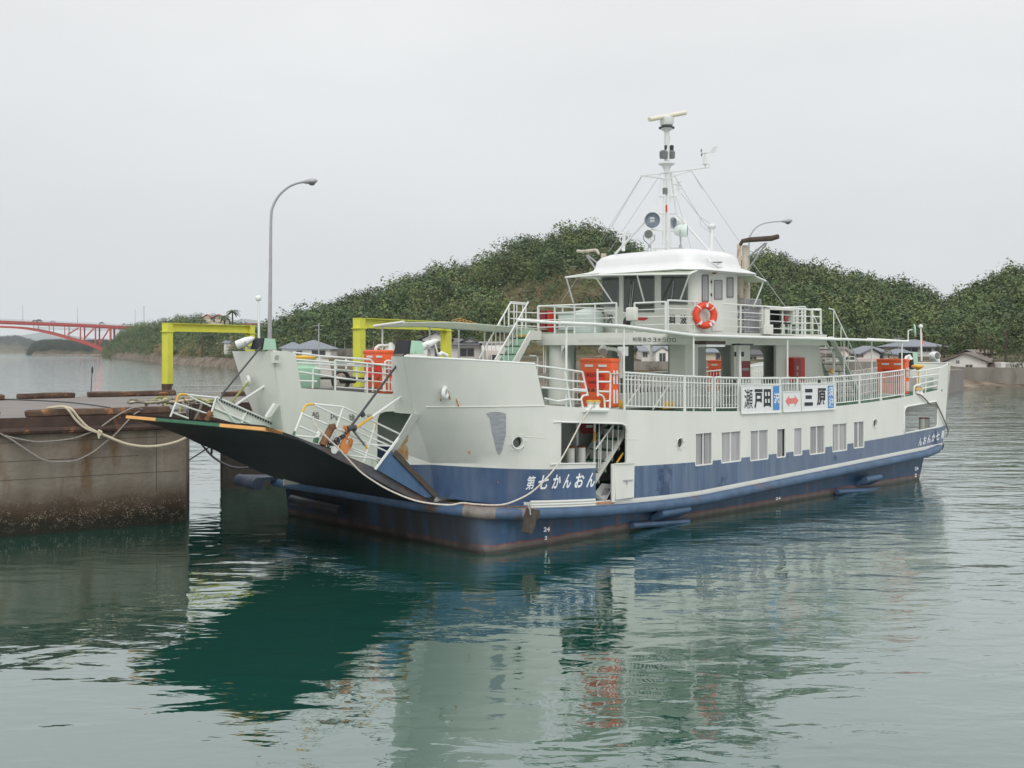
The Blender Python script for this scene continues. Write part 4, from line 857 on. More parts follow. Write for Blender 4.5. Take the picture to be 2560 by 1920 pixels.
# aft cabinet with dark open front
b=MB(); x=[S(q7(a,c),1.2) for a,c in ((385,265),(640,265),(640,45),(385,45))]; z0=x[0].z; ua,ub=x[0].x,x[1].x; zt_=x[2].z
b.box((ua,1.18,z0),(ub,1.75,z0+.03)); b.box((ua,1.18,zt_-.05),(ub,1.75,zt_)); b.box((ua,1.18,z0),(ua+.28,1.75,zt_)); b.box((ub-.06,1.18,z0+.4),(ub,1.75,zt_)); b.build('deck_cabinet','white',ferry)
b=MB(); b.box((ua,1.74,z0),(ub,1.78,zt_)); b.box((ua+.28,1.3,z0+.38),(ub,1.7,z0+.42)); b.box((ua+.29,1.21,z0+.45),(ua+.31,1.74,zt_-.05)); b.build('cabinet_inside','black',ferry)
b=MB(); c=S(q7(565,150),1.3); b.lathe(c,(0,0,1),[(0,.09),(.12,.09),(.18,.05)],12); b.build('red_dome','darkred',ferry)
wallbox(q7(380,175),q7(460,262),1.12,'white','cabinet_panel',.05)
# exhaust stacks
uf=S(q5(1600,630),1.75).x
def stack(near_):
    s=1 if near_ else -1; v0=1.75 if near_ else 5.0; u=uf if near_ else S(q5(385,300),5.0).x
    if near_: E_=lambda x,y:U(q5(x,y),u)
    else:
        E_=lambda x,y:None
    b=MB(); zt=8.02 if near_ else 7.95; zlo=ZT+.9 if near_ else 7.3
    top=S(q5(1600,165),1.75).z if near_ else S(q5(385,243),5.0).z
    (b.lathe((u,v0,ZT+.9),(0,0,1),[(0,.16),(.7,.16),(.72,.115),(top-ZT-.98,.115)],14), b.lathe((u-.28,v0+.05*s,ZT+.9),(0,0,1),[(0,.15),(1.0,.15),(1.02,.065),(top-ZT-.95,.065)],12)) if near_ else b.lathe((u-.05,v0,7.3),(0,0,1),[(0,.09),(top-7.35,.09)],12); o=b.build('exhaust_stack','exhaust',ferry,smooth=50)
    end=(U(q5(1885,132),u).y if near_ else U(q5(150,240),u).y); c=MB(); zc=top+.02
    c.tube([(u-.28,v0,zc-.1),(u-.28,v0-.08*s,zc+.02),(u-.14,v0-.3*s,zc+.06),(u,end+.25*s,zc+.06),(u,end,zc+.10)],[.06,.07,.085,.09,.08] if near_ else [.04,.045,.05,.055,.05],10); c.build('exhaust_elbow','soot' if near_ else 'exhaust',o,smooth=50)
    d=MB(); d.bar((u,v0,top-.55),(u,v0-(abs(v0-end)*.62)*s,top-.05),.06,.03); d.bar((u,v0,top-1.0),(u,v0-(abs(v0-end)*.66)*s,top-.05),.06,.03); d.build('stack_brace','galv',o)
    if near_:
        g=MB(); w=.42; zc0,zc1=ZT,ZT+1.12
        for du,dv in ((-.55,-.35),(.35,-.35),(.35,.45),(-.55,.45)): g.bar((u+du,v0+dv,zc0),(u+du,v0+dv,zc1),.045,.045)
        for z in (zc0+.05,zc0+.55,zc1):
            for a,c_ in (((-.55,-.35),(.35,-.35)),((.35,-.35),(.35,.45)),((.35,.45),(-.55,.45)),((-.55,.45),(-.55,-.35))): g.bar((u+a[0],v0+a[1],z),(u+c_[0],v0+c_[1],z),.035,.035)
        for k in range(22): x=u-.53+.04*k; g.bar((x,v0-.35,zc0+.05),(x,v0-.35,zc1),.012,.012)
        for k in range(18): y=v0-.33+.043*k; g.bar((u-.55,y,zc0+.05),(u-.55,y,zc1),.012,.012)
        g.build('stack_cage','galv',ferry)
stack(True); stack(False)
b=MB(); p=S(q5(1325,405),1.25); b.lathe(p,(0,-1,0),[(0,.12),(.1,.12)],12); b.tube([S(q5(1280,290),1.2),S(q5(1300,330),1.0),S(q5(1360,370),.95),S(q5(1400,375),1.1),S(q5(1410,395),1.2),S(q5(1385,405),1.25)],.03,7); b.build('roof_pipe','mastwhite',ferry)
b=MB(); b.lathe(S(q5(1325,405),1.2),(.3,-1,0),[(0,.11),(.1,.09)],12); b.build('vent_hood','rust',ferry)
b=MB(); b.tube([S(q5(1305,333),1.0),S(q5(1540,322),1.7)],.018,6); b.build('stack_tie','dark',ferry)
# ---------------------------------------------------------------- mast, all on the wheelhouse roof
V=3.3; D=lambda x,y,v=V:S(q6(x,y),v)
b=MB(); b.tube([D(672,1545),D(668,1200),D(664,760)],.085,10); b.tube([D(625,1500),D(637,1000),D(640,820)],.045,8); b.build('mast_pole','mastwhite',ferry)
b=MB(); b.lathe(D(658,760),(0,0,1),[(0,.1),(.12,.1),(.24,.17),(.28,.27),(.32,.27)],14); b.tube([D(660,640),D(660,350)],.085,10); b.lathe(D(658,350),(0,0,1),[(0,.09),(.05,.16),(.1,.2),(.13,.2)],14); b.build('upper_mast','mastwhite',ferry)
b=MB()
for l in [[(672,755),(990,715),(1070,705)],[(700,800),(905,735)],[(405,785),(600,765)],[(405,785),(610,812)]]: b.tube([D(*p) for p in l],.022,7)
b.tube([D(610,760),D(710,760)],.035,7); b.tube([D(610,815),D(710,815)],.03,7); b.build('mast_yard','mastwhite',ferry)
b=MB()
for l in [[(605,820),(545,1150)],[(700,760),(752,1160)],[(575,990),(740,990),(775,965),(780,920)],[(545,1160),(760,1160)],[(515,1320),(760,1335)],[(500,1500),(830,1500)],[(515,1310),(490,1500)],[(700,990),(690,1040)]]: b.tube([D(*p) for p in l],.03,7)
b.tube([D(770,1180),D(1080,1530,2.4)],.04,7); b.tube([D(450,1235),D(150,1560,4.4)],.04,7); b.tube([D(690,400),D(680,500),D(684,1000),D(690,1300)],.012,5)
b.build('mast_frame','mastwhite',ferry)
b=MB(); b.tube([D(488,232,3.3),D(842,165,3.3)],.072,12); o=b.build('radar_scanner','cream',ferry,smooth=50); c=MB(); c.lathe(D(660,290),(0,0,1),[(-.04,.12),(.0,.2),(.12,.24),(.24,.24),(.28,.12),(.36,.1)],14); c.build('radar_drive','mastwhite',o); c=MB(); c.lathe(D(658,320),(0,0,1),[(0,.26),(.035,.26)],14); c.build('radar_base','dark',o)
for x in (628,700): b=MB(); b.lathe(D(x,615),(0,0,1),[(0,.13),(.2,.14),(.25,.1)],12); b.build('navigation_lamp','greydark',ferry)
for x in (655,708): b=MB(); b.lathe(D(x,545),(0,0,1),[(0,.06),(.18,.07),(.2,.03)],10); b.build('mast_lamp','dark',ferry)
b=MB(); b.lathe(D(642,970),(0,0,1),[(0,.08),(.2,.08)],10); b.build('mast_lamp','greydark',ferry); b=MB(); b.lathe(D(646,1140),(0,0,1),[(0,.06),(.2,.06)],10); b.build('red_lamp','red',ferry)
b=MB(); b.tube([D(1040,700),D(1035,570)],.025,8); b.lathe(D(1035,665),(0,0,1),[(-.03,.09),(.0,.09),(.02,.06),(.2,.06)],10); b.tube([D(1000,560),D(1060,560)],[.035,.03],8); b.prism([D(1050,563),D(1085,555),(D(1115,498)),D(1157,498),D(1140,555),D(1120,563)],(0,.015,0)); b.tube([D(1075,705),D(1088,690),D(1075,675),D(1055,670)],.012,5); o=b.build('anemometer','mastwhite',ferry)
c=MB(); c.prism([D(1003,520),D(1012,545),D(1003,560),D(996,545)],(0,.02,0)); c.prism([D(1006,560),D(1015,580),D(1006,598),D(1000,580)],(0,.02,0)); c.build('propeller','greydark',o)
b=MB(); b.tube([D(720,870),D(770,868)],.025,6); b.tube([D(775,845),D(780,925)],.035,7)
for y in (850,885,915): b.tube([D(755,y),D(803,y-3)],.022,6)
b.build('mast_aerial','mastwhite',ferry)
# loudspeaker and searchlights under the mast
def horn(c,ax,r,l,m,nm,back=True):
    b=MB(); b.lathe(c,ax,[(0,r),(.02,r*1.02),(l*.4,r*.9),(l*.8,r*.75),(l,r*.5)],18,caps=False); b.lathe(c,ax,[(l*.96,r*.5),(l,r*.2)],12); o=b.build(nm,m,ferry,smooth=60)
    g=MB(); g.lathe(Vector(c)+Vector(ax).normalized()*l*.25,ax,[(0,r*.9),(.01,r*.9)],18); g.build('lamp_face','greyblue' if 'greyblue' in M else 'grey',o); return o
M['greyblue']=mat('lamp_inside',(.25,.30,.36),.3,var=.1)
o=horn(D(515,1225,3.0),(.75,.45,.03),.25,.62,'mastwhite','floodlight')
for dx,dy in ((-10,-13),(10,-14),(-10,13),(10,13)):
    c=MB(); p=D(515+dx,1225+dy,2.97); c.bm((lambda bm:(bmesh.ops.create_uvsphere(bm,u_segments=10,v_segments=6,radius=.05,matrix=Matrix.Translation(p)),bm)[1])(bmesh.new())); c.build('lamp_bulb','lens',o)
horn(D(720,1255,3.6),(.9,-.2,0),.2,.55,'mastwhite','floodlight')
def searchlight(c,ax,r,l,base,m='palemint'):
    c=Vector(c); ax=Vector(ax).normalized(); b=MB(); b.lathe(c-ax*l/2,ax,[(0,r),(.03,r*1.05),(l*.55,r),(l*.85,r*.7),(l,r*.2)],16); o=b.build('searchlight',m,ferry,smooth=50)
    g=MB(); g.lathe(c-ax*(l/2+.005),ax,[(0,r*.85),(.006,r*.85)],16); g.build('lamp_face','greydark',o)
    h=MB(); s_=ax.cross(Vector((0,0,1))).normalized(); bp=Vector(base)
    h.tube([c+s_*(r+.02),c+s_*(r+.02)-Vector((0,0,r)),bp+Vector((0,0,.08)),c-s_*(r+.02)-Vector((0,0,r)),c-s_*(r+.02)],.018,6); h.tube([bp,bp+Vector((0,0,.1))],.05,8); h.build('lamp_yoke','galv',o); return o
searchlight(D(485,1370,3.0),(.75,.5,0),.155,.36,D(490,1500,3.0),'mastwhite'); searchlight(D(795,1330,2.9),(-.5,.75,0),.2,.45,D(795,1500,2.9))
# stays and aerials
b=MB()
for l in [[(408,795,3.6),(0,1440,6.5)],[(410,800,3.6),(20,1450,6.8)],[(600,770,3.3),(85,1540,5.2)],[(915,760,3.0),(1370,1430,1.8)],[(905,740,3.),(1010,920,2.8)],[(730,780,3.),(985,1195,2.5),(1095,1265,2.4)],[(800,960,3.),(990,1200,2.5),(1080,1320,2.4),(1230,1545,2.2)],[(985,1195,2.5),(995,1280,2.5),(1085,1345,2.4)],[(755,1000,3.),(900,1510,2.9)]]: b.tube([D(*p) for p in l],.008,4)
b.build('mast_stays','wirelight',ferry)
b=MB()
for l in [((1660,330,1.4),(1945,710,1.3)),((155,460,5.6),(15,670,6.6))]: b.tube([S(q5(*l[0][:2]),l[0][2]),S(q5(*l[1][:2]),l[1][2])],.014,5)
b.build('funnel_stay','wirelight',ferry)
b=MB(); b.tube([D(1097,1530,2.4),D(1103,1370,2.4),D(1105,1290,2.4)],[.09,.085,.06],9); b.lathe(D(1105,1310,2.4),(0,0,1),[(0,.1),(.08,.14),(.16,.08)],10); b.build('roof_aerial','mastwhite',ferry)
b=MB(); b.tube([D(230,1530,4.6),D(238,1350,4.6)],.06,8); b.tube([D(190,1355,4.6),D(320,1355,4.6)],.03,6); b.tube([D(165,1385,4.6),D(280,1375,4.6)],.03,6); b.prism([D(250,1345,4.6),D(290,1320,4.6),D(285,1345,4.6)],(0,.04,0)); ring(D(213,1415,4.6),.09,.02,(0,1,0),name='aerial_loop',m='mastwhite'); b.build('roof_aerial','mastwhite',ferry)
# ---------------------------------------------------------------- winch boxes, lamps and gear on the bow and stern
def winchbox(pts,v,d,nm='winch_box'):
    b=MB(); b.prism([S(p,v) for p in pts],(0,d,0)); o=b.build(nm,'mint',ferry); return o
o=winchbox([q4(215,565),q4(232,452),q4(328,460),q4(350,570)],.75,.5); c=MB(); c.prism([S(q4(200,570),.74),S(q4(228,452),.74),S(q4(236,452),.74),S(q4(222,570),.74)],(0,.52,0)); c.build('winch_slot','black',o); c=MB(); c.lathe(S(q4(290,553),.745),(0,-1,0),[(0,.05),(.02,.05)],10); c.build('winch_bolt','mint',o)
searchlight(S(q4(375,490),.9),(.8,-.55,.42),.085,.56,S(q4(405,570),.9),'mastwhite')
b=MB(); b.tube([S(q4(465,575),1.0),S(q4(440,475),1.0)],.02,6); b.tube([S(q4(470,580),.9),S(q4(500,562),.9),S(q4(545,585),.9)],.05,7); b.build('lamp_stay','rail',ferry)
o=winchbox([q2(1220,325),q2(1245,225),q2(1340,232),q2(1353,328)],7.0,.5); c=MB(); c.prism([S(q2(1212,320),6.99),S(q2(1240,225),6.99),S(q2(1250,225),6.99),S(q2(1235,322),6.99)],(0,.52,0)); c.build('winch_slot','black',o)
searchlight(S(q2(1085,255),7.6),(.75,-.6,.4),.115,.52,S(q2(1115,325),7.6),'mastwhite')
wallbox(q2(1325,440),q2(1385,345),6.72,'white','switch_box',.12); b=MB(); b.lathe(S(q2(1355,390),6.71),(0,-1,0),[(0,.06),(.02,.06)],10); b.build('switch_knob','grey',ferry)
p=S(q3(700,650),8.0); b=MB(); zt1=S(q3(700,400),8.0).z-p.z; b.lathe(p,(0,0,1),[(0,.42),(.1,.44),(zt1*.66,.44),(zt1*.72,.30),(zt1*.9,.27),(zt1*.98,.32)],18); o=b.build('capstan','mint',ferry,smooth=45); c=MB(); c.lathe(p+Vector((0,0,zt1*.98)),(0,0,1),[(0,.33),(.06,.34),(.1,.3)],18); c.build('cap','yellowpaint',o)
p=S(q3(1010,590),7.9); b=MB(); b.tube([p+Vector((.28*math.cos(a),0,.28*math.sin(a))) for a in np.linspace(0,2*PI,15)[:-1]],.06,7,close=True); b.tube([p,p+Vector((.5,.0,0))],.1,8); b.tube([p-Vector((1.6,0,-.1)),p+Vector((1.2,0,.02))],.04,6); b.build('windlass','dark',ferry)
b=MB(); b.obox(p+Vector((0,.1,-.4)),2.6,.7,.35,0,.03); b.build('windlass_bed','greydark',ferry)
for s,vv_,x in ((1,1.0,q7),):
    o=winchbox([q7(1655,570),q7(1662,422),q7(1705,418),q7(1712,560)],.9,.5); c=MB(); c.prism([S(q7(1648,572),.89),S(q7(1655,422),.89),S(q7(1664,420),.89),S(q7(1680,560),.89)],(0,.52,0)); c.build('winch_slot','black',o)
searchlight(S(q7(1843,445),1.0),(.3,.9,.05),.16,.4,S(q7(1845,505),1.0),'mastwhite'); b=MB(); b.bm((lambda bm:(bmesh.ops.create_uvsphere(bm,u_segments=14,v_segments=8,radius=.13,matrix=Matrix.Translation(S(q7(1873,492),1.0))),bm)[1])(bmesh.new())); b.tube([S(q7(1873,500),1.0),S(q7(1850,530),1.0)],.03,6); b.build('ball_lamp','rail',ferry)
b=MB(); b.box((22.3,.3,3.2),(23.6,1.2,3.8)); b.build('stern_winch_bed','palemint',ferry); b=MB(); b.box((22.2,.9,3.25),(23.7,1.6,3.62)); b.build('stern_winch','green',ferry)
b=MB(); p=S(q7(1675,232),.6); b.lathe(p,(.5,-.85,.1),[(0,.02),(.02,.25),(.06,.25)],16); o=b.build('deck_mirror','mint',ferry); c=MB(); c.tube([S(q7(1625,320),.6),S(q7(1627,228),.6),S(q7(1660,222),.6)],.025,6); c.build('bracket','rail',o)
def lampwhite(base,path,lamp,ax,v):
    b=MB(); b.tube([S(q5(*p),v) for p in path],.05,8); o=b.build('lamp_arm','rail',ferry,smooth=50); p=S(q5(*lamp),v); c=MB(); c.lathe(p,ax,[(-.02,.13),(.03,.13),(.12,.1),(.2,.05)],14); c.build('lamp_head','rail',o); g=MB(); g.lathe(p-Vector(ax).normalized()*.025,ax,[(0,.11),(.005,.11)],14); g.build('lamp_face','lens',o)
lampwhite(None,[(525,1330),(525,1150),(515,1110),(480,1085),(440,1080),(400,1075)],(372,1095),(.55,.4,.7),1.0)
b=MB(); b.tube([S(q7(1595,590),.9),S(q7(1598,480),.9),S(q7(1610,455),.9),S(q7(1640,445),.9)],.045,8); o=b.build('lamp_arm','rail',ferry,smooth=50); c=MB(); c.lathe(S(q7(1640,450),.9),(.3,.2,-1),[(0,.05),(.1,.13)],12); c.build('lamp_head','rail',o)
b=MB(); b.tube([S(q3(1310,350),8.0),S(q3(1312,310),8.0),S(q3(1335,292),8.0),S(q3(1420,290),8.0)],.05,8); o=b.build('lamp_arm','rail',ferry,smooth=50); c=MB(); c.lathe(S(q3(1445,265),8.0),(0,.2,-1),[(0,.05),(.08,.12),(.28,.2)],12); c.build('lamp_head','rail',o)
# jackstaffs with furled flags
for base,top,v in (((648,875),(645.7,750),7.9),(q7(1742,490),q7(1735,205),.9)):
    b=MB(); b.tube([S(base,v),S(top,v)],[.035,.03],8); p=S(top,v); b.bm((lambda bm:(bmesh.ops.create_uvsphere(bm,u_segments=12,v_segments=8,radius=.085,matrix=Matrix.Translation(p+Vector((0,0,.05)))),bm)[1])(bmesh.new())); o=b.build('jackstaff','rail',ferry,smooth=50)
    f=MB(); vs=[];
    for i in range(7):
        t=i/6; z=p.z-.15-t*.5; w=.05+.16*t
        for k in range(4): vs.append((p.x+.04+w*k/3,p.y+.03*math.sin(k*2+i),z-.05*k/3))
    f.add(vs,[(i*4+k,i*4+k+1,(i+1)*4+k+1,(i+1)*4+k) for i in range(6) for k in range(3)]); f.build('flag','flagred',o) if 'flagred' in M else None
    M['flagred']=M.get('flagred') or mat('flag_cloth',(.7,.5,.5),.8,col2=(.6,.06,.06),c2amt=.7,c2scale=6)
# ================================================================ things carried by the ferry
def life_raft(label,u,v,rootv,sgn=1):
    o=ship_thing('life_raft_container',label,'life raft','rigid life raft containers on the ferry')
    w,h,d=1.12,1.3,.34; z=rootv
    b=MB()
    for (z0,z1) in ((z,z+h*.49),(z+h*.51,z+h)): b.obox((u+d/2,v+w/2,(z0+z1)/2),d,w,z1-z0,0,.05)
    b.obox((u+d/2,v+w/2,z+h/2),d-.04,w-.04,.06); b.obox((u+d/2,v+w/2,z+h-.06),d+.03,w+.03,.1,0,.02); b.build('shell','orange',o)
    c=MB()
    for y0 in (.14,.62): c.obox((u-.012,v+y0+.15,z+h-.2),.02,.28,.06)
    c.build('reflective_tape','sign',o)
    for y in (.03,.42):
        for x in (.1,.22):
            c=MB(); c.obox((u+x+.02,v-.006,z+.25+y*1.3),.06,.012,.36); c.build('reflective_tape','sign',o)
    c=MB(); c.obox((u-.004,v+w/2,z+.72),.006,.72,.42); c.build('label_plate','raftlabel',o)
    f=.011
    for body,zz,hh,ww in (('第七かんおん',.80,.10,.6),('試験年月日',.62,.07,.42),('定員12名',.40,.10,.6)):
        y=v+w/2; lettering(body,(u-f,y+ww/2,z+zz),(u-f,y-ww/2,z+zz),(u-f,y+ww/2,z+zz+hh),'letterblack',o,name='raft_lettering',offset=.01,thick=.002)
    c=MB(); c.tube(catmull([(u+.1,v+w*.3,z+h+.02),(u+.15,v+w*.4,z+h+.05),(u+.2,v+w*.5,z+h+.06),(u+.1,v+w*.6,z+h+.03)],4),.015,5); c.tube([(u-.02,v-.02,z+.9),(u+d/2,v-.04,z+.88),(u+d+.05,v-.02,z+.9)],.02,6); c.build('lashing','rope',o)
    c=MB(); c.box((u-.05,v+.05,z-.05),(u+d+.05,v+w-.05,z-.003)); c.build('cradle','rail',o); return o
life_raft('orange life raft container with black lettering behind the bow gate, below the arm lamp',S(q5(445,1588),.0).x,.02,S(q5(445,1588),.0).z)
p=S(q7(1605,780),.0); life_raft('red-orange life raft container at the stern rail beside the green winch box',p.x,.02,p.z)
p=S(q3(1490,690),7.0); life_raft('orange life raft container behind the hoisting wire on the far bow deck',p.x-.3,7.15,p.z-.05)
p=U(q5(1270,1210),20.0); life_raft('small-looking orange life raft container glimpsed through the arch in the wheelhouse wall',20.0,7.2,deckz(20))
# life ring
o=ship_thing('life_ring','orange life ring with white bands hanging on the wheelhouse deck railing','life ring')
c=S(q5(1242,790),1.2); Rr=(S(q5(1242,672),1.2).z-S(q5(1242,907),1.2).z)/2; r_=.095; Rm=Rr-r_
r_=.108; Rm=Rr-r_; ct,st_=math.cos(R(24)),-math.sin(R(24)); E1_=Vector((ct,st_,0)); N1_=Vector((st_,-ct,0)); c=c+Vector((-.02,-.06,0))
def rp_(a,r): return c+E1_*(r*math.cos(a))+Vector((0,0,r*math.sin(a)))
b=MB(); b.tube([rp_(a,Rm) for a in np.linspace(0,2*PI,41)[:-1]],r_,12,close=True); M['ringorange']=mat('ring_orange',(.78,.075,.03),.5,var=.06); b.build('ring','ringorange',o,smooth=60)
for k in range(4):
    b=MB(); a=PI/4+k*PI/2; b.tube([rp_(q,Rm) for q in np.linspace(a-.05,a+.05,4)],r_+.006,12); b.build('band','sign',o,smooth=60)
for a in (1.5,4.0,5.2,5.6):
    b=MB(); p=rp_(a,Rm)+N1_*(r_+.002); rd=(rp_(a,Rm)-c).normalized(); b.bar(p-rd*.06,p+rd*.06,.07,.012,up=N1_); b.build('reflective_patch','sign',o)
b=MB(); b.tube([rp_(a,Rr*.97)+N1_*(.06+.05*math.sin(3*a)) for a in np.linspace(-.3,1.3,12)],.014,5); b.build('grab_line','rail',o)
# red fire box near the stern stairs
o=ship_thing('fire_hose_cabinet','tall red fire hose cabinet against the white wall below the aft awning','fire cabinet'); p,q=S(q7(607,645),1.40),S(q7(707,462),1.40)
b=MB(); b.box((p.x,1.28,p.z-.1),(q.x,1.48,q.z)); b.build('cabinet_body','red',o); b=MB(); b.box((p.x+.03,1.265,p.z-.05),(p.x+(q.x-p.x)*.62,1.279,q.z-.04)); b.build('cabinet_door','darkred',o)
for k,ch in enumerate('消火器'): x=lerp(p.x,q.x,.22); z=q.z-.42-.2*k; lettering(ch,(x,1.262,z),(x+.13,1.262,z),(x,1.262,z+.14),'cream',o,name='cabinet_letter',offset=.0,thick=.003)
# red notice board in the side door
o=ship_thing('red_notice_board','dark red notice board with a white strip hanging in the ship side doorway','notice board'); v=1.1
b=MB(); p=[S(qd(x,y),v) for x,y in ((725,235),(915,235),(915,405),(770,415),(725,385))]; b.prism(p,(0,.04,0)); b.build('board','darkred',o); b=MB(); b.prism([S(qd(x,y),v-.01) for x,y in ((800,275),(905,270),(905,310),(800,315))],(0,.005,0)); b.build('paper_strip','sign',o)
# grey tray at the foot of the side stairs
o=ship_thing('plastic_tray','tilted grey plastic tray at the foot of the ship side stairs','tray')
b=MB(); a=S(qd(940,1350),-.05); a2=S(qd(945,1440),-.05); bq=S(qd(1110,1495),-.28); e_=S(qd(1195,1330),-.2); t_=S(qd(1050,1200),.15); 
b.add([a,a2,bq,e_,t_,S(qd(1100,1450),-.2),S(qd(1190,1215),.1)],[(0,1,2,5),(5,2,3),(0,5,3,6,4)]); b.v=[tuple(v) for v in b.v]; b.build('tray_body','grey',o,smooth=0)
b=MB(); b.prism([S(qd(x,y),-.12) for x,y in ((1020,1420),(1090,1275),(1190,1290),(1120,1410))],(0,-.006,.004)); b.build('dirt_patch','greydark',o)
# route signs
def board(label,quad,v,name='route_sign'):
    o=ship_thing(name,label,'sign','route boards on the passenger deck rail'); p=[S(q7(*q),v) for q in quad]; b=MB(); b.prism(p,(0,.03,0)); b.build('board',"sign",o)
    f=MB()
    for i in range(4): f.bar(p[i]+Vector((0,-.0,0)),p[(i+1)%4],.025,.04,up=(0,1,0))
    f.build('frame','rail',o); return o
v=-.30
def q9(x,y): return ((1560+x/3.95-1800)*K_,(820+y/3.95-760)*K_)
def stroke_letter(ch,x0,x1,y0,y1,m,o,off,slope=0.):
    lettering(ch,S(q7(x0,y0),v-.004),S(q7(x1,y0-(x1-x0)*.02),v-.004),S(q7(x0,y1),v-.004),m,o,name='sign_letter',offset=off,thick=.006)
o=board('white route board reading 瀬戸田 with a blue 沢 panel, left of the arrow board',[(187,948),(527,935),(524,696),(186,702)],v)
for ch,x0,x1 in (('瀬',210,282),('戸',296,366),('田',378,440)): stroke_letter(ch,x0,x1,905 if ch!='田' else 890,735,'letterblack',o,.0 if ch=='瀬' else .035)
b=MB(); b.prism([S(q7(x,y),v-.004) for x,y in ((458,918),(514,914),(511,707),(457,711))],(0,-.004,0)); b.build('blue_panel','signblue',o); v0_=v; v=v-.006; stroke_letter('沢',464,512,862,768,'letterwhite',o,.025); v=v0_
o=board('small white board with a red double-headed arrow between the two route boards',[(545,933),(697,926),(694,753),(543,757)],v)
b=MB(); b.prism([S(q7(x,y),v-.004) for x,y in ((565,838),(597,792),(597,815),(645,812),(645,790),(678,833),(648,882),(648,858),(598,862),(598,886))],(0,-.004,0)); b.build('double_arrow','signred',o)
o=board('white route board reading 三原 with a blue 須波 panel, right of the arrow board',[(706,925),(997,908),(994,686),(703,692)],v)
for ch,x0,x1,y0,y1 in (('三',730,802,880,733),('原',838,915,880,727)): stroke_letter(ch,x0,x1,y0,y1,'letterblack',o,.05 if ch=='三' else .025)
b=MB(); b.prism([S(q7(x,y),v-.004) for x,y in ((933,900),(984,896),(980,704),(930,707))],(0,-.004,0)); b.build('blue_panel','signblue',o); v0_=v; v=v-.006
stroke_letter('須',936,978,798,715,'letterwhite',o,.015); stroke_letter('波',938,980,886,808,'letterwhite',o,.02); v=v0_
# ================================================================ water
def water_mat():
    m=bpy.data.materials.new('sea_water'); m.use_nodes=True; t=m.node_tree; n=t.nodes; l=t.links; b=n['Principled BSDF']
    b.inputs['Base Color'].default_value=(.008,.064,.047,1); b.inputs['Roughness'].default_value=.9; b.inputs['Specular IOR Level'].default_value=0
    gl=n.new('ShaderNodeBsdfGlossy'); gl.inputs['Roughness'].default_value=.02; gl.inputs['Color'].default_value=(.97,1,.985,1); mxs=n.new('ShaderNodeMixShader'); lw=n.new('ShaderNodeLayerWeight'); lw.inputs['Blend'].default_value=.5
    pw=n.new('ShaderNodeMath'); pw.operation='POWER'; l.new(lw.outputs['Facing'],pw.inputs[0]); pw.inputs[1].default_value=2.5; ma=n.new('ShaderNodeMath'); ma.operation='MULTIPLY_ADD'; l.new(pw.outputs[0],ma.inputs[0]); ma.inputs[1].default_value=.90; ma.inputs[2].default_value=.07
    l.new(ma.outputs[0],mxs.inputs[0]); l.new(b.outputs[0],mxs.inputs[1]); l.new(gl.outputs[0],mxs.inputs[2]); l.new(mxs.outputs[0],n['Material Output'].inputs[0])
    c=n.new('ShaderNodeTexCoord')
    def noise(sx_,sy_,scale,det,rough=.5,dist=0.):
        mp=n.new('ShaderNodeMapping'); mp.inputs['Scale'].default_value=(sx_,sy_,1); mp.inputs['Rotation'].default_value=(0,0,R(8)); l.new(c.outputs['Object'],mp.inputs[0])
        q=n.new('ShaderNodeTexNoise'); q.inputs['Scale'].default_value=scale; q.inputs['Detail'].default_value=det; q.inputs['Roughness'].default_value=rough; q.inputs['Distortion'].default_value=dist; l.new(mp.outputs[0],q.inputs[0]); return q.outputs[0]
    def mr_(s,a,bb,lo,hi):
        q=n.new('ShaderNodeMapRange'); q.interpolation_type='SMOOTHSTEP'; q.inputs[1].default_value=a; q.inputs[2].default_value=bb; q.inputs[3].default_value=lo; q.inputs[4].default_value=hi; l.new(s,q.inputs[0]); return q.outputs[0]
    def mth(op,a,bb):
        q=n.new('ShaderNodeMath'); q.operation=op
        for i,v in enumerate((a,bb)):
            if isinstance(v,(int,float)): q.inputs[i].default_value=v
            else: l.new(v,q.inputs[i])
        return q.outputs[0]
    sp=n.new('ShaderNodeSeparateXYZ'); l.new(c.outputs['Object'],sp.inputs[0])
    # sheltered water in the corner by the pier, ripples out in the open (patchy)
    shel=mth('ADD',sp.outputs[0],mth('MULTIPLY',sp.outputs[1],.25)); wind=mr_(shel,2.,16.,0.,1.)
    far_=mr_(sp.outputs[1],26.,60.,0.,1.); wind=mth('MAXIMUM',wind,far_)
    patch=mr_(noise(.5,1,.35,3),.38,.62,.35,1.0); amp=mth('MULTIPLY',wind,patch)
    swell=mth('MULTIPLY',noise(.45,1,1.15,2,.45,.6),mth('ADD',.026,mth('MULTIPLY',amp,.030)))
    mid=mth('MULTIPLY',noise(.5,1,2.6,3,.5,.4),mth('ADD',.0065,mth('MULTIPLY',amp,.024)))
    rip=mth('MULTIPLY',noise(.6,1,7.5,4,.55,.3),mth('MULTIPLY',amp,.0055))
    chop=mth('MULTIPLY',noise(.5,1,.7,3,.5),mth('MULTIPLY',far_,.05))
    h=mth('ADD',mth('ADD',swell,mid),mth('ADD',rip,chop))
    bp=n.new('ShaderNodeBump'); bp.inputs['Strength'].default_value=1; bp.inputs['Distance'].default_value=1; l.new(h,bp.inputs['Height']); l.new(bp.outputs[0],gl.inputs['Normal']); l.new(bp.outputs[0],lw.inputs['Normal'])
    return m
M['water']=water_mat()
b=MB(); b.add([(-16000,-30,0),(16000,-30,0),(16000,30000,0),(-16000,30000,0)],[(0,1,2,3)]); o=b.build('water','water',smooth=0); tag(o,'calm green harbour water reflecting the ferry and the overcast sky','water',kind='structure')
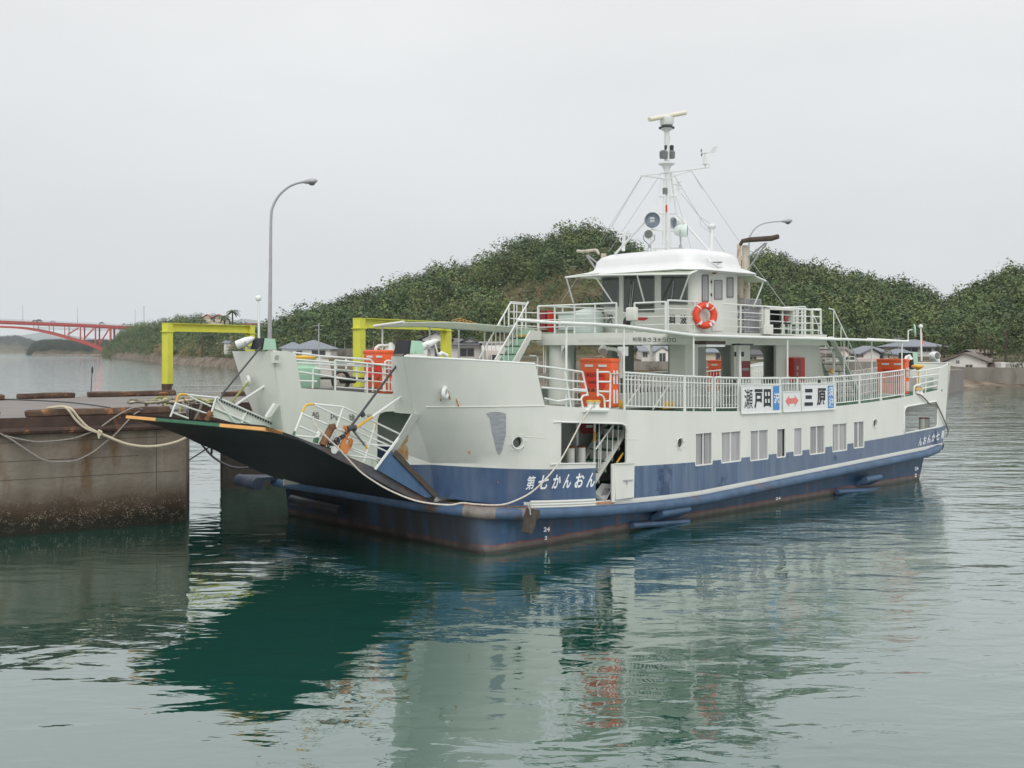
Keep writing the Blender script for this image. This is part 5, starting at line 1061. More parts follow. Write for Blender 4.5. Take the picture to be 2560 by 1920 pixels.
# ================================================================ pier
def pier_mat():
    m=mat('pier_concrete',(.19,.165,.135),.9,spec=.3,var=.3,vscale=.9,col2=(.13,.085,.05),c2amt=.4,c2scale=.8,stretch=(1.2,1.2,.35),bump=.6,bscale=8); t=m.node_tree; n=t.nodes; l=t.links; b=n['Principled BSDF']
    scal=b.inputs['Base Color'].links[0].from_node; cur=scal.inputs[0].links[0].from_socket
    c=n.new('ShaderNodeTexCoord'); sp=n.new('ShaderNodeSeparateXYZ'); l.new(c.outputs['Object'],sp.inputs[0])
    nz=n.new('ShaderNodeTexNoise'); nz.inputs['Scale'].default_value=1.1; nz.inputs['Detail'].default_value=6; l.new(c.outputs['Object'],nz.inputs[0])
    ad=n.new('ShaderNodeMath'); ad.operation='MULTIPLY_ADD'; l.new(nz.outputs[0],ad.inputs[0]); ad.inputs[1].default_value=-.55; l.new(sp.outputs[2],ad.inputs[2])
    rp=n.new('ShaderNodeValToRGB'); l.new(ad.outputs[0],rp.inputs[0]); e=rp.color_ramp.elements
    e[0].position=0; e[0].color=(.018,.018,.012,1); e[1].position=1.0; e[1].color=(.09,.07,.055,0)
    for p,cc in ((.12,(.03,.022,.014,1)),(.3,(.05,.034,.022,.95)),(.5,(.07,.05,.036,.9)),(.62,(.095,.072,.052,.75)),(.85,(.095,.078,.06,.35))): q=e.new(p); q.color=cc
    x=n.new('ShaderNodeMix'); x.data_type='RGBA'; l.new(rp.outputs[1],x.inputs[0]); l.new(cur,x.inputs[6]); l.new(rp.outputs[0],x.inputs[7])
    # vertical lime runs and dark rain streaks under the edge
    mp=n.new('ShaderNodeMapping'); mp.inputs['Scale'].default_value=(2.6,2.6,.14); l.new(c.outputs['Object'],mp.inputs[0])
    n3=n.new('ShaderNodeTexNoise'); n3.inputs['Scale'].default_value=1.6; n3.inputs['Detail'].default_value=7; l.new(mp.outputs[0],n3.inputs[0])
    r3=n.new('ShaderNodeMapRange'); r3.inputs[1].default_value=.56; r3.inputs[2].default_value=.72; r3.inputs[4].default_value=.45; l.new(n3.outputs[0],r3.inputs[0])
    zl=n.new('ShaderNodeMapRange'); zl.inputs[1].default_value=.9; zl.inputs[2].default_value=1.5; l.new(sp.outputs[2],zl.inputs[0])
    mm=n.new('ShaderNodeMath'); mm.operation='MULTIPLY'; l.new(r3.outputs[0],mm.inputs[0]); l.new(zl.outputs[0],mm.inputs[1])
    y=n.new('ShaderNodeMix'); y.data_type='RGBA'; l.new(mm.outputs[0],y.inputs[0]); l.new(x.outputs[2],y.inputs[6]); y.inputs[7].default_value=(.28,.255,.22,1)
    # brown rust band close under the top edge
    zt=n.new('ShaderNodeMapRange'); zt.inputs[1].default_value=1.9; zt.inputs[2].default_value=2.9; l.new(sp.outputs[2],zt.inputs[0])
    r4=n.new('ShaderNodeMapRange'); r4.inputs[1].default_value=.36; r4.inputs[2].default_value=.6; r4.inputs[4].default_value=.75; l.new(n3.outputs[0],r4.inputs[0]); 
    m5=n.new('ShaderNodeMath'); m5.operation='MULTIPLY'; l.new(zt.outputs[0],m5.inputs[0]); l.new(r4.outputs[0],m5.inputs[1])
    w=n.new('ShaderNodeMix'); w.data_type='RGBA'; l.new(m5.outputs[0],w.inputs[0]); l.new(y.outputs[2],w.inputs[6]); w.inputs[7].default_value=(.11,.075,.045,1)
    # barnacles: pale specks in the tide zone
    vo=n.new('ShaderNodeTexVoronoi'); vo.inputs['Scale'].default_value=26; l.new(c.outputs['Object'],vo.inputs[0])
    sp2=n.new('ShaderNodeSeparateColor'); l.new(vo.outputs['Color'],sp2.inputs[0])
    g1=n.new('ShaderNodeMath'); g1.operation='LESS_THAN'; l.new(vo.outputs['Distance'],g1.inputs[0]); g1.inputs[1].default_value=.42
    g2=n.new('ShaderNodeMath'); g2.operation='GREATER_THAN'; l.new(sp2.outputs[0],g2.inputs[0]); g2.inputs[1].default_value=.3
    zb=n.new('ShaderNodeMapRange'); zb.inputs[1].default_value=1.0; zb.inputs[2].default_value=.2; l.new(ad.outputs[0],zb.inputs[0])
    zc=n.new('ShaderNodeMapRange'); zc.inputs[1].default_value=-.28; zc.inputs[2].default_value=.02; l.new(ad.outputs[0],zc.inputs[0])
    p0=n.new('ShaderNodeMath'); p0.operation='MULTIPLY'; l.new(g1.outputs[0],p0.inputs[0]); l.new(g2.outputs[0],p0.inputs[1])
    nb=n.new('ShaderNodeTexNoise'); nb.inputs['Scale'].default_value=5.; nb.inputs['Detail'].default_value=5; l.new(c.outputs['Object'],nb.inputs[0]); nbr=n.new('ShaderNodeMapRange'); nbr.inputs[1].default_value=.42; nbr.inputs[2].default_value=.6; l.new(nb.outputs[0],nbr.inputs[0])
    p1=n.new('ShaderNodeMath'); p1.operation='MULTIPLY'; l.new(p0.outputs[0],p1.inputs[0]); l.new(nbr.outputs[0],p1.inputs[1])
    p2=n.new('ShaderNodeMath'); p2.operation='MULTIPLY'; l.new(p1.outputs[0],p2.inputs[0]); l.new(zb.outputs[0],p2.inputs[1])
    p3=n.new('ShaderNodeMath'); p3.operation='MULTIPLY'; l.new(p2.outputs[0],p3.inputs[0]); l.new(zc.outputs[0],p3.inputs[1])
    z=n.new('ShaderNodeMix'); z.data_type='RGBA'; l.new(p3.outputs[0],z.inputs[0]); l.new(w.outputs[2],z.inputs[6]); z.inputs[7].default_value=(.20,.17,.13,1)
    l.new(z.outputs[2],scal.inputs[0]); return m
M['pier']=pier_mat()
M['pierdark']=mat('shaded_pier_concrete',(.045,.038,.03),.8,var=.4,vscale=2,col2=(.02,.018,.014),c2amt=.4,bump=.6,bscale=8)  # darker pier concrete for the pillar: shade under the span put into its colour
M['piertop']=mat('pier_paving',(.225,.205,.19),.9,spec=.3,var=.14,vscale=.6,col2=(.14,.12,.10),c2amt=.35,c2scale=.5,bump=.3,bscale=14)
M['kerb']=mat('rusty_kerb',(.10,.06,.04),.85,var=.4,vscale=4,col2=(.40,.17,.05),c2amt=.28,c2scale=3.2,bump=.5,bscale=10)
M['steeledge']=mat('edge_angle',(.055,.032,.024),.8,var=.4,vscale=3,col2=(.38,.15,.04),c2amt=.2,c2scale=2.2)
pier=empty('concrete_pier',(-12,33,0),0,'stained concrete ferry pier with rusty kerbs and a barnacled foot','pier')
def W2(v): return Vector(v)-Vector((-12,33,0))
ZQ=3.05
A1=Vector((-9.15,30.28,0)); dq=Vector((.86,.51,0)).normalized(); A0=A1-dq*18
Bk=Vector((-10.75,36.0,0)); FL=G(0,998,ZQ)-dq*10; FR=G(434,986,ZQ); FL.z=FR.z=0; FR2=G(650,986,ZQ); FR2.z=0
def slab(poly,z0,z1,name,m,div=0):
    b=MB(); b.prism([W2((p.x,p.y,z0)) for p in poly],(0,0,z1-z0)); return b.build(name,m,pier,smooth=0)
# main block: front face finely divided with a rough tide zone
b=MB(); ncol,zs=90,[-2.0,-.5,0,.15,.3,.45,.6,.75,.9,1.1,1.5,2.0,2.6,2.86]
for j,z in enumerate(zs):
    for i in range(ncol+1):
        p=A0.lerp(A1,i/ncol); rough=max(0,1-abs(z-.3)/.75)*.05; p=p+Vector((dq.y,-dq.x,0))*(random.random()*rough); b.v.append(W2((p.x,p.y,z)))
nn=ncol+1
for j in range(len(zs)-1):
    for i in range(ncol): b.f.append((j*nn+i,j*nn+i+1,(j+1)*nn+i+1,(j+1)*nn+i))
def sidewall(p,q,z0,z1): 
    k=len(b.v); b.v+=[W2((p.x,p.y,z0)),W2((q.x,q.y,z0)),W2((q.x,q.y,z1)),W2((p.x,p.y,z1))]; b.f.append((k,k+1,k+2,k+3))
sidewall(A1,Bk,-2,2.86); sidewall(FL,A0,-2,2.86); sidewall(Bk,FR,-2,2.86); sidewall(FR,FL,-2,2.86)
b.build('pier_block','pier',pier,smooth=40)
slab([A0,A1,Bk,FR,FL],2.865,ZQ,'pier_deck','piertop')
E1=Vector((-9.0,37.35,0)); E2=Vector((6,48,0)); E3=Vector((0,56,0))
slab([Bk+Vector((.02,.02,0)),E1,E2,E3,FR+Vector((.02,.02,0))],2.2,ZQ-.01,'pier_span','piertop')
slab([Vector((-10.05,37.4,0)),Vector((5,48.0,0)),Vector((2,52,0)),Vector((-11.4,42.2,0))],-2,2.19,'pier_pillar','pierdark')
b=MB(); nrm=Vector((dq.y,-dq.x,0))
def edgebar(p,q,z0,z1,o0,o1,name,m,mb=None):
    p,q=Vector(p),Vector(q); b=MB(); a=[p+nrm*o0,q+nrm*o0,q+nrm*o1,p+nrm*o1]; b.prism([W2((x.x,x.y,z0)) for x in a],(0,0,z1-z0)); return b.build(name,m,pier,smooth=0)
edgebar(A0,A1,2.78,ZQ+.02,.005,.06,'edge_angle','steeledge'); 
b=MB(); b.tube([W2((A0.x+nrm.x*.10,A0.y+nrm.y*.10,2.72)),W2((A1.x+nrm.x*.10,A1.y+nrm.y*.10,2.72))],.09,8); b.build('edge_pipe','steeledge',pier)
M['joint']=mat('pour_joint',(.075,.062,.05),.95,var=.3)
for z0,t0,t1 in ((1.93,.12,.93),(2.42,.3,.97),(1.45,.45,.99)):
    p,q=A0.lerp(A1,t0),A0.lerp(A1,t1); b=MB(); b.prism([W2((x.x,x.y,z0)) for x in (p+nrm*.001,q+nrm*.001,q+nrm*.004,p+nrm*.004)],(0,0,.016)); b.build('pour_joint','joint',pier,smooth=0)
for t0 in (.72,.955):
    p=A0.lerp(A1,t0); q=p+dq*.02; b=MB(); b.prism([W2((x.x,x.y,.9)) for x in (p+nrm*.001,q+nrm*.001,q+nrm*.0045,p+nrm*.0045)],(0,0,1.85)); b.build('pour_joint','joint',pier,smooth=0)
d2=(E1-Bk).normalized(); b=MB(); b.prism([W2((p.x,p.y,2.3)) for p in (Bk+Vector((.1,-.06,0)),E1+Vector((0,-.06,0)),E1,Bk+Vector((.1,0,0)))],(0,0,.74)); b.build('edge_angle','steeledge',pier,smooth=0)
def beam(p,q,w,h,m='kerb',name='kerb_beam'):
    p,q=Vector(p),Vector(q); b=MB(); bm=bmesh.new(); L_=(q-p).length; d=(q-p).normalized(); ang=math.atan2(d.y,d.x); c=(p+q)/2
    bmesh.ops.create_cube(bm,size=1,matrix=Matrix.Translation(W2((c.x,c.y,p.z+h/2)))@Matrix.Rotation(ang,4,'Z')@Matrix.Diagonal((L_,w,h,1)))
    for e_ in range(3): bmesh.ops.bisect_plane(bm,geom=bm.verts[:]+bm.edges[:]+bm.faces[:],plane_co=W2(p.lerp(q,(e_+1)/4)),plane_no=d)
    bmesh.ops.bevel(bm,geom=[e for e in bm.edges if len(e.link_faces)==2 and e.calc_face_angle()>.5],offset=.04,segments=1,affect='EDGES')
    for v in bm.verts: v.co+=Vector((random.uniform(-.015,.015),random.uniform(-.015,.015),random.uniform(-.012,.012)))
    b.bm(bm); return b.build(name,m,pier,smooth=40)
zk=ZQ+.005
fp0=G(62,1046,zk); fp1=G(395,1026,zk); off=-nrm*.28
k0=A0.lerp(A1,.0); 
def onfront(px,off_=.25):   # point on the pier's front edge seen at photo column px
    r=ray(px,0)[0]; # X=r*Y ; A1+t*dq
    t=(r*A1.y-A1.x)/(dq.x-r*dq.y); p=A1+dq*t-nrm*off_; return Vector((p.x,p.y,zk))
beam(onfront(66),onfront(430),.3,.2)
beam(onfront(-420),onfront(2),.3,.2)
for x0,y0,x1,y1 in ((44,998,186,994),(219,993,438,988),(-60,1002,10,1000)): beam(G(x0,y0,zk),G(x1,y1,zk),.35,.2)
beam(Vector((-11.2,41.8,zk)),Vector((-8.6,44,zk)),.3,.18)
# ---- pier things
M['ropebeige']=mat('weathered_rope',(.60,.55,.48),.9,var=.25,vscale=25); M['ropegrey']=mat('grey_rope',(.27,.25,.22),.9,var=.25,vscale=25)
def bollard(): 
    o=empty('mooring_bollard',G(409,1001,ZQ),0,'short rusty bollard with ropes around it near the pier corner','bollard'); b=MB(); b.lathe((0,0,0),(0,0,1),[(0,.15),(.05,.10),(.16,.085),(.22,.1),(.25,.15),(.29,.14),(.30,.05)],16); b.build('post','rust',o,smooth=50); return o
bollard()
def rope(name,label,pts,r,m,cat='rope',group=None,n=6):
    b=MB(); p=catmull(pts,n); b.tube(p,r,7); o=b.build(name,m,smooth=60); return tag(o,label,cat,group)
o=empty('rope_heap',G(440,1018,ZQ+.1),0,'tangled heap of grey and green ropes on the pier edge beside the bollard','rope heap')
for k in range(12):
    b=MB(); c=Vector((random.uniform(-.75,.75),random.uniform(-.35,.5),0)); rr_=random.uniform(.25,.55); ph=random.random()*6
    pts=[c+Vector((rr_*math.cos(a)*1.3,rr_*.75*math.sin(a),.06+.10*abs(math.sin(2*a+ph))+.12*random.random())) for a in np.linspace(0,2*PI,14)[:-1]]; b.tube(pts,.034,6,close=True); b.build('rope_coil',('roped','ropeg','roped','rope')[k%4],o,smooth=60)
for k,m in enumerate(('roped','ropeg','roped')):
    b=MB(); x=-.9+.55*k; b.tube(catmull([(x,-.2,.2),(x+.2,-.55,.12),(x+.3,-.72,-.15),(x+.45,-.75,-.45),(x+.62,-.70,-.2),(x+.7,-.5,.1)],5),.04,6); b.build('rope_end',m,o,smooth=60)
# white mooring rope: doubled over the kerb, then one sagging line to the ramp
def Fp(x,y,off_=.22):  # point a little in front of the pier face
    r=ray(x,y); t=(r[0]*A1.y-A1.x)/(dq.x-r[0]*dq.y); 
    # ray hits plane through A1+nrm*off
    q=A1+nrm*off_; tt=(q.x*nrm.x+q.y*nrm.y)/(r[0]*nrm.x+nrm.y); return Vector((r[0]*tt,tt,H+r[2]*tt))
o=empty('white_mooring_rope',Fp(250,1085),0,'thick cream mooring rope, doubled and knotted, hanging from the pier kerb to the ramp','rope')
ow=o.location.copy()
def Lr(pts): return [p-ow for p in pts]
b=MB(); b.tube(catmull(Lr([onfront(125,.5)+Vector((0,0,.22)),onfront(142,.12)+Vector((0,0,.26)),Fp(165,1019),Fp(190,1050),Fp(215,1071),Fp(250,1083)]),6),.032,8); b.build('strand','rope',o,smooth=60)
b=MB(); b.tube(catmull(Lr([onfront(140,.5)+Vector((0,0,.24)),onfront(156,.12)+Vector((0,0,.27)),Fp(178,1022),Fp(197,1045),Fp(220,1068),Fp(250,1083)]),6),.032,8); b.build('strand','rope',o,smooth=60)
b=MB(); b.tube(catmull(Lr([Fp(250,1083),Fp(280,1096),Fp(318,1110),Fp(360,1116),Fp(400,1114),Fp(440,1105),Fp(466,1094,.4),Fp(520,1072,.9)]),6),.037,8); b.build('strand','rope',o,smooth=60)
b=MB(); b.tube(catmull(Lr([Fp(246,1076,.3),Fp(254,1080,.35),Fp(250,1089,.3),Fp(246,1084,.3),Fp(248,1096,.3)]),5),.028,7); b.build('knot','rope',o,smooth=60)
rope('grey_rope','thin grey rope hanging in a shallow curve across the pier face',[onfront(362,.15)+Vector((0,0,.12))]+[Fp(*q1(x,y),.14) for x,y in ((1150,1035),(1000,1110),(850,1215),(750,1260),(600,1305),(350,1328),(200,1310),(0,1255),(-400,1050))],.022,'ropegrey')
rope('grey_rope','thin grey rope hanging in a deep loop low across the pier face',[onfront(356,.15)+Vector((0,0,.1))]+[Fp(*q1(x,y),.17) for x,y in ((1150,1100),(1000,1260),(900,1340),(800,1420),(650,1490),(500,1500),(380,1485),(250,1410),(100,1310),(0,1255),(-400,1010))],.022,'ropegrey')
rope('thin_line','dark line lying across the pier paving towards the bollard',[G(-10,998,ZQ+.02),G(60,1000,ZQ+.02),G(150,1004,ZQ+.02),G(220,1011,ZQ+.02),G(275,1019,ZQ+.02)],.025,'wire')
sp_=lambda p: Vector((O[0]+p[0]*A[0]+p[1]*B[0],O[1]+p[0]*A[1]+p[1]*B[1],p[2]))
rope('bow_mooring_rope','long pale rope draped along the ramp edge and bow up to the rail roller',[sp_(S(q,v)) for q,v in ((q3(770,900),1.25),(q3(790,980),1.2),(q3(880,1075),1.12),(q3(1000,1190),1.1),(q3(1110,1310),1.08),(q3(1210,1405),1.05),(q3(1400,1525),.9),(q3(1600,1612),.5),(q8(365,1027),.2),(q8(560,1045),-.3),(q8(680,1028),-.3),(q8(800,1040),-.42),(q8(1000,1045),-.5),(q8(1130,1010),-.55),(q8(1280,930),-.55),(q8(1420,795),-.5),(q8(1530,650),-.45),(q8(1640,450),-.4),(q8(1720,300),-.38),(q8(1812,180),-.34))],.020,'ropebeige')
rope('stern_rope','thin rope hanging from the stern roller down to the navy hull corner',[sp_(S(q7(x,y),v)) for x,y,v in ((1700,775,-.25),(1740,790,-.32),(1780,830,-.32),(1820,868,-.32),(1865,862,-.32),(1900,920,-.3),(1940,1010,-.25),(1972,1095,-.1),(1958,1140,-.1))],.026,'roped')
rope('ramp_line','dark slack rope hanging under the raised ramp',[P(*q1(x,y),33.) for x,y in ((1735,1340),(1820,1440),(1900,1500),(2000,1545),(2100,1555),(2200,1540))],.035,'wire')
o=tag(MB().tube([P(*q1(1633,1488),34.),P(*q1(1800,1380),32.5),P(*q1(1850,1340),32.)],.02,6).tube([P(*q1(1828,1435),33.),P(*q1(1830,1370),33.)],.035,6).build('boat_hook','dark'),'thin dark pole sticking out under the raised ramp tip','pole')
# gantries
def gantry(label,xl,yl,Yl,xr,yr,Yr_):
    p=P(xl,0,Yl); q=P(xr,0,Yr_); zt=H+(YH-yl)*Yl/F; p.z=q.z=0; L_=(q-p).length; ang=math.atan2(q.y-p.y,q.x-p.x)
    o=empty('yellow_gantry',(p.x,p.y,ZQ),ang,label,'gantry','yellow lifting frames on the pier'); h=zt-ZQ
    for x in (0,L_):
        b=MB(); b.box((x-.15,-.17,.36),(x+.15,-.14,h)); b.box((x-.15,.14,.36),(x+.15,.17,h)); b.box((x-.14,-.139,.36),(x-.10,.139,h)) ; b.box((x+.10,-.139,.36),(x+.14,.139,h)); b.build('leg','gantry',o,smooth=0)
        b=MB(); b.box((x-.158,-.178,0),(x+.158,.178,.36)); b.build('foot','kerb',o,smooth=0)
        b=MB(); s=1 if x==0 else -1; b.prism([(x+s*.15,-.02,h-.33),(x+s*.15,-.02,h-.75)]+[(x+s*(.15+.3*(1-math.cos(a))),-.02,h-.75+.42*math.sin(a)) for a in np.linspace(.2,PI/2,6)],(0,.04,0)); b.build('gusset','gantry',o,smooth=0)
        b=MB(); b.box((x-.22,-.2,h-.36),(x+.22,.2,h-.33)); b.build('flange_plate','gantry',o,smooth=0)
    b=MB(); b.box((.151,-.15,h-.33),(L_-.151,.15,h-.30)); b.box((-.15,-.18,h+.001),(L_+.15,.18,h+.03)); b.box((.151,-.03,h-.299),(L_-.151,.03,h)); b.build('beam','gantry',o,smooth=0); return o
gantry('yellow steel lifting frame on the pier with brown feet, in front of the red bridge',418.5,809,46.,625,815,50.5)
gantry('yellow steel lifting frame standing behind the ferry bow, in front of the dark roofed house',898,797,39.,1115,806,43.9)
# street lamps
def street_lamp(label,pts,head0,head1,Y,r0,r1,zb):
    p0=P(*pts[0],Y); o=empty('street_lamp',(p0.x,p0.y,zb),0,label,'street lamp'); base=Vector((p0.x,p0.y,zb)); q=[P(*p,Y)-base for p in pts]; q=[Vector((q[0].x,0,0))]+q
    b=MB(); c=catmull(q,5); b.tube(c,[lerp(r0,r1,min(1,(p.z/max(.1,q[-1].z)))) for p in c],10); b.build('pole','galv',o,smooth=60)
    a=P(*head0,Y)-base; d=P(*head1,Y)-base; ax=(d-a); L_=ax.length; b=MB(); b.lathe(a,ax,[(0,r1),(.12*L_,r1*1.6),(.4*L_,L_*.17),(.7*L_,L_*.19),(.92*L_,L_*.13),(L_,L_*.03)],14); b.build('lamp_head','galv',o,smooth=60)
    b=MB(); c=a+ax*.62-Vector((0,0,L_*.12)); b.lathe(c,(0,0,-1),[(0,L_*.24),(L_*.1,L_*.2),(L_*.16,L_*.1)],14); b.build('lens','greydark',o,smooth=60); return o
ql=lambda x,y:(620+x/3.771,420+y/3.771)
street_lamp('tall grey street lamp with a curved arm standing on the pier behind the ferry bow',[ql(205,1580),ql(210,1100),ql(214,700),ql(219,450),ql(236,360),ql(290,262),ql(370,187),ql(450,148),ql(520,132)],ql(515,133),ql(655,118),48.,.11,.05,ZQ)
street_lamp('curved arm of a grey street lamp rising behind the ferry exhaust stacks',[q6(1470,1660),q6(1475,1420),q6(1490,1370),q6(1530,1310),q6(1600,1265),q6(1690,1245),q6(1790,1237)],q6(1785,1238),q6(1900,1230),75.,.09,.045,2.6)
b=MB(); c=P(*q6(1470,1660),75.); b.prism([(c.x-3,72,-1),(c.x+4,72,-1),(c.x+40,135,-1),(c.x+30,139,-1)],(0,0,3.55)); tag(b.build('breakwater','piertop',smooth=0),'low concrete breakwater hidden behind the ferry, carrying the second street lamp','breakwater')
# pole with lamp on the outer pier edge, and pontoon handrail
o=tag(MB().tube([G(227,988,ZQ)+Vector((0,0,0)),P(*q1(797,700),G(227,988,ZQ).y)],[.018,.015],7).lathe(P(*q1(797,740),G(227,988,ZQ).y),(0,0,1),[(0,.025),(.08,.04),(.22,.035),(.3,.012)],8).build('marker_pole','dark'),'thin dark marker pole on the outer edge of the pier','marker pole')
b=MB(); h0,h1=G(431,986,ZQ),G(612,985,ZQ)
for z in (.10,.33): b.tube([h0+Vector((0,0,z)),h1+Vector((0,0,z))],.025,6)
for k in range(14): p=h0.lerp(h1,k/13); b.tube([p,p+Vector((0,0,.33))],.02,6)
tag(b.build('pier_handrail','grey'),'low thin grey handrail on the far pier edge under the yellow lifting frame','handrail')

# ================================================================ land, hills, forest
PXS=[-900,-200,0,200,225,260,300,350,400,500,590,640,700,850,1200,1700,2300,2560,3000,3600]
YS =[2600,2400,2300,1100,864,800,700,560,432,360,294,240,200,165,150,144,144,141,128,110]
RPX=[215,245,280,312,345,373,413,451,500,560,600,620,640,665,706,752,810,880,926,984,1041,1100,1157,1215,1273,1308,1365,1412,1447,1493,1551,1590,1640,1720,1800,1851,1898,1944,1990,2060,2141,2200,2250,2315,2361,2407,2442,2476,2522,2560,2700,3000,3600]
RY =[880,872,853,815,805,801,803,790,790,796,805,850,843,826,801,781,769,742,728,713,687,668,658,646,611,596,590,569,563,567,585,615,650,690,690,660,634,631,648,671,683,694,714,730,779,746,721,699,684,672,620,580,580]
def Ysh(px): return float(np.interp(px,PXS,YS))
def Yfoot(px): return float(np.interp(px,[200,300,400,590,640,700,850,1300,2300,2560,3600],[874,715,445,320,275,228,205,200,200,185,160]))
def Yridge(px): return float(np.interp(px,[200,300,400,590,640,720,900,2200,2560,3600],[930,800,540,420,340,310,305,300,255,220]))
def zridge(px): return H+(YH-float(np.interp(px,RPX,RY)))*Yridge(px)/F-6.2
def hland(px,Y):
    ys,yf,yr=Ysh(px),Yfoot(px),Yridge(px); d=Y-ys
    beach=min(1.,max(0.,d/7.))*1.6-.6*(d<0)+(max(d,-25)*.05 if d<0 else 0)
    flat=(3.3+min(1,max(0,(Y-ys)/60))*1.0-1.6)*min(1.,max(0.,(d-8)/3.)) if px>620 else 1.2*min(1,max(0,(d-7)/10))
    base_=beach+flat
    t=(Y-yf)/(yr-yf)
    if t<=0: return base_
    zr=zridge(px)
    if t<=1: s=t*t*(3-2*t)*.35+t*.65; return base_+(zr-base_)*s
    return zr-(Y-yr)*.35
M['land']=mat('hill_ground',(.12,.10,.06),.95,spec=.2,var=.4,vscale=.15,col2=(.045,.05,.025),c2amt=.5,c2scale=.08)
M['shore']=mat('rocky_shore',(.21,.17,.13),.95,spec=.2,var=.45,vscale=.35,col2=(.09,.07,.05),c2amt=.5,c2scale=.3,bump=1.,bscale=1.)
cols=list(np.linspace(190,660,60))+list(np.linspace(680,3600,100)); rows=36; b=MB(); vs=[]
fr=[-.12,-.06,0,.02,.05,.09,.14,.2]+list(np.linspace(.27,1.0,20))+[1.05,1.12,1.2,1.35,1.6,2.0,2.5,3.0]
rows=len(fr)
for px in cols:
    ys,yr=Ysh(px),Yridge(px)
    for f in fr:
        Y=ys+(yr-ys)*f; vs.append(((px-CX)/F*Y,Y,hland(px,Y)))
b.add(vs,[(i*rows+j,(i+1)*rows+j,(i+1)*rows+j+1,i*rows+j+1) for i in range(len(cols)-1) for j in range(rows-1)])
o=b.build('hills','land',smooth=180); o.data.materials.append(M['shore'])
k=rows-1
for f_i,p in enumerate(o.data.polygons):
    c=p.center; px=CX+c.x/c.y*F
    if c.y<Ysh(px)+ (26 if px<640 else 9): p.material_index=1
tag(o,'wooded hillside and shore behind the harbour','hills',kind='structure')
# ---- trees
def leafmat(name,attr):
    m=bpy.data.materials.new(name); m.use_nodes=True; t=m.node_tree; n=t.nodes; l=t.links; b=n['Principled BSDF']; b.inputs['Roughness'].default_value=.7; b.inputs['Specular IOR Level'].default_value=.25
    if attr: a=n.new('ShaderNodeAttribute'); a.attribute_name='tint'; col=a.outputs['Color']
    else: a=n.new('ShaderNodeObjectInfo'); col=a.outputs['Color']
    g=n.new('ShaderNodeNewGeometry'); mp=n.new('ShaderNodeMapRange'); mp.inputs[3].default_value=.92; mp.inputs[4].default_value=1.1; l.new(g.outputs['Random Per Island'],mp.inputs[0])
    v=n.new('ShaderNodeVectorMath'); v.operation='SCALE'; l.new(col,v.inputs[0]); l.new(mp.outputs[0],v.inputs[3]); l.new(v.outputs[0],b.inputs['Base Color'])
    return m
M['leaf']=leafmat('foliage_mass',True); M['leafone']=leafmat('foliage',False); M['bark']=mat('bark',(.07,.055,.04),.9,var=.3)
def crown_variant(kind,nleaf,seed):
    g=np.random.default_rng(seed); C=[]; Nn=[]; Sz=[]
    if kind=='broad':
        k=9; cl=g.normal(0,1,(k,3)); cl/=np.linalg.norm(cl,axis=1)[:,None]; cl=cl*g.uniform(.25,.62,(k,1))*np.array([1,1,.75])+np.array([0,0,.62]); rad=g.uniform(.22,.40,k)
        for i in range(nleaf):
            j=g.integers(k); d=g.normal(0,1,3); d/=np.linalg.norm(d); 
            if d[2]<-.3: d[2]*=-.6
            C.append(cl[j]+d*rad[j]*g.uniform(.75,1.05)); Nn.append(d+g.normal(0,.15,3)); Sz.append(g.uniform(.022,.052))
    elif kind=='pine':
        k=13; hs=np.sort(g.uniform(.25,1.0,k)); 
        for i in range(nleaf):
            j=g.integers(k); h=hs[j]; reach=(1.05-h)*.55+.13; a=(j*2.4+g.normal(0,.45)); rr=reach*math.sqrt(g.uniform(.05,1)); 
            C.append(np.array([rr*math.cos(a),rr*math.sin(a),h+.12*rr/reach-.03+g.normal(0,.018)])); Nn.append(np.array([.35*math.cos(a),.35*math.sin(a),1])+g.normal(0,.2,3)); Sz.append(g.uniform(.022,.048))
    else: # cone
        for i in range(nleaf):
            h=g.uniform(.05,1)**1.2; a=g.uniform(0,2*PI); rr=(1-h)*.34+.04; rr*=g.uniform(.7,1.08); C.append(np.array([rr*math.cos(a),rr*math.sin(a),h])); Nn.append(np.array([math.cos(a),math.sin(a),.5])+g.normal(0,.4,3)); Sz.append(g.uniform(.025,.05))
    C=np.array(C);Nn=np.array(Nn);Sz=np.array(Sz); rad_=np.quantile(np.hypot(C[:,0],C[:,1]),.93); k_=.5/rad_; C[:,:2]*=k_; z0_,z1_=np.quantile(C[:,2],.02),C[:,2].max(); C[:,2]=(C[:,2]-z0_)/(z1_-z0_)*.9+.1; Sz=Sz*(.75 if kind!='cone' else 1.)
    Nn/=np.linalg.norm(Nn,axis=1)[:,None]
    ref=g.normal(0,1,C.shape); X=np.cross(Nn,ref); X/=np.linalg.norm(X,axis=1)[:,None]; Yv=np.cross(Nn,X)
    s=Sz[:,None]; asp=g.uniform(.5,1.,(len(C),1))
    q=np.stack([C-X*s-Yv*s*asp*.4,C+X*s*.3-Yv*s*asp,C+X*s+Yv*s*asp*.3,C-X*s*.2+Yv*s*asp],1)
    return q  # n,4,3
VAR={'broad':[crown_variant('broad',330,i) for i in range(6)],'pine':[crown_variant('pine',300,20+i) for i in range(6)],'cone':[crown_variant('cone',320,40+i) for i in range(3)]}
PAL={'pine':[(.055,.092,.042),(.075,.11,.048),(.045,.075,.04)],'broad':[(.075,.118,.042),(.10,.13,.046),(.06,.098,.044),(.115,.135,.055),(.085,.11,.05)],'shrub':[(.19,.17,.085),(.23,.18,.10),(.17,.17,.07)],'red':[(.17,.055,.035)]}
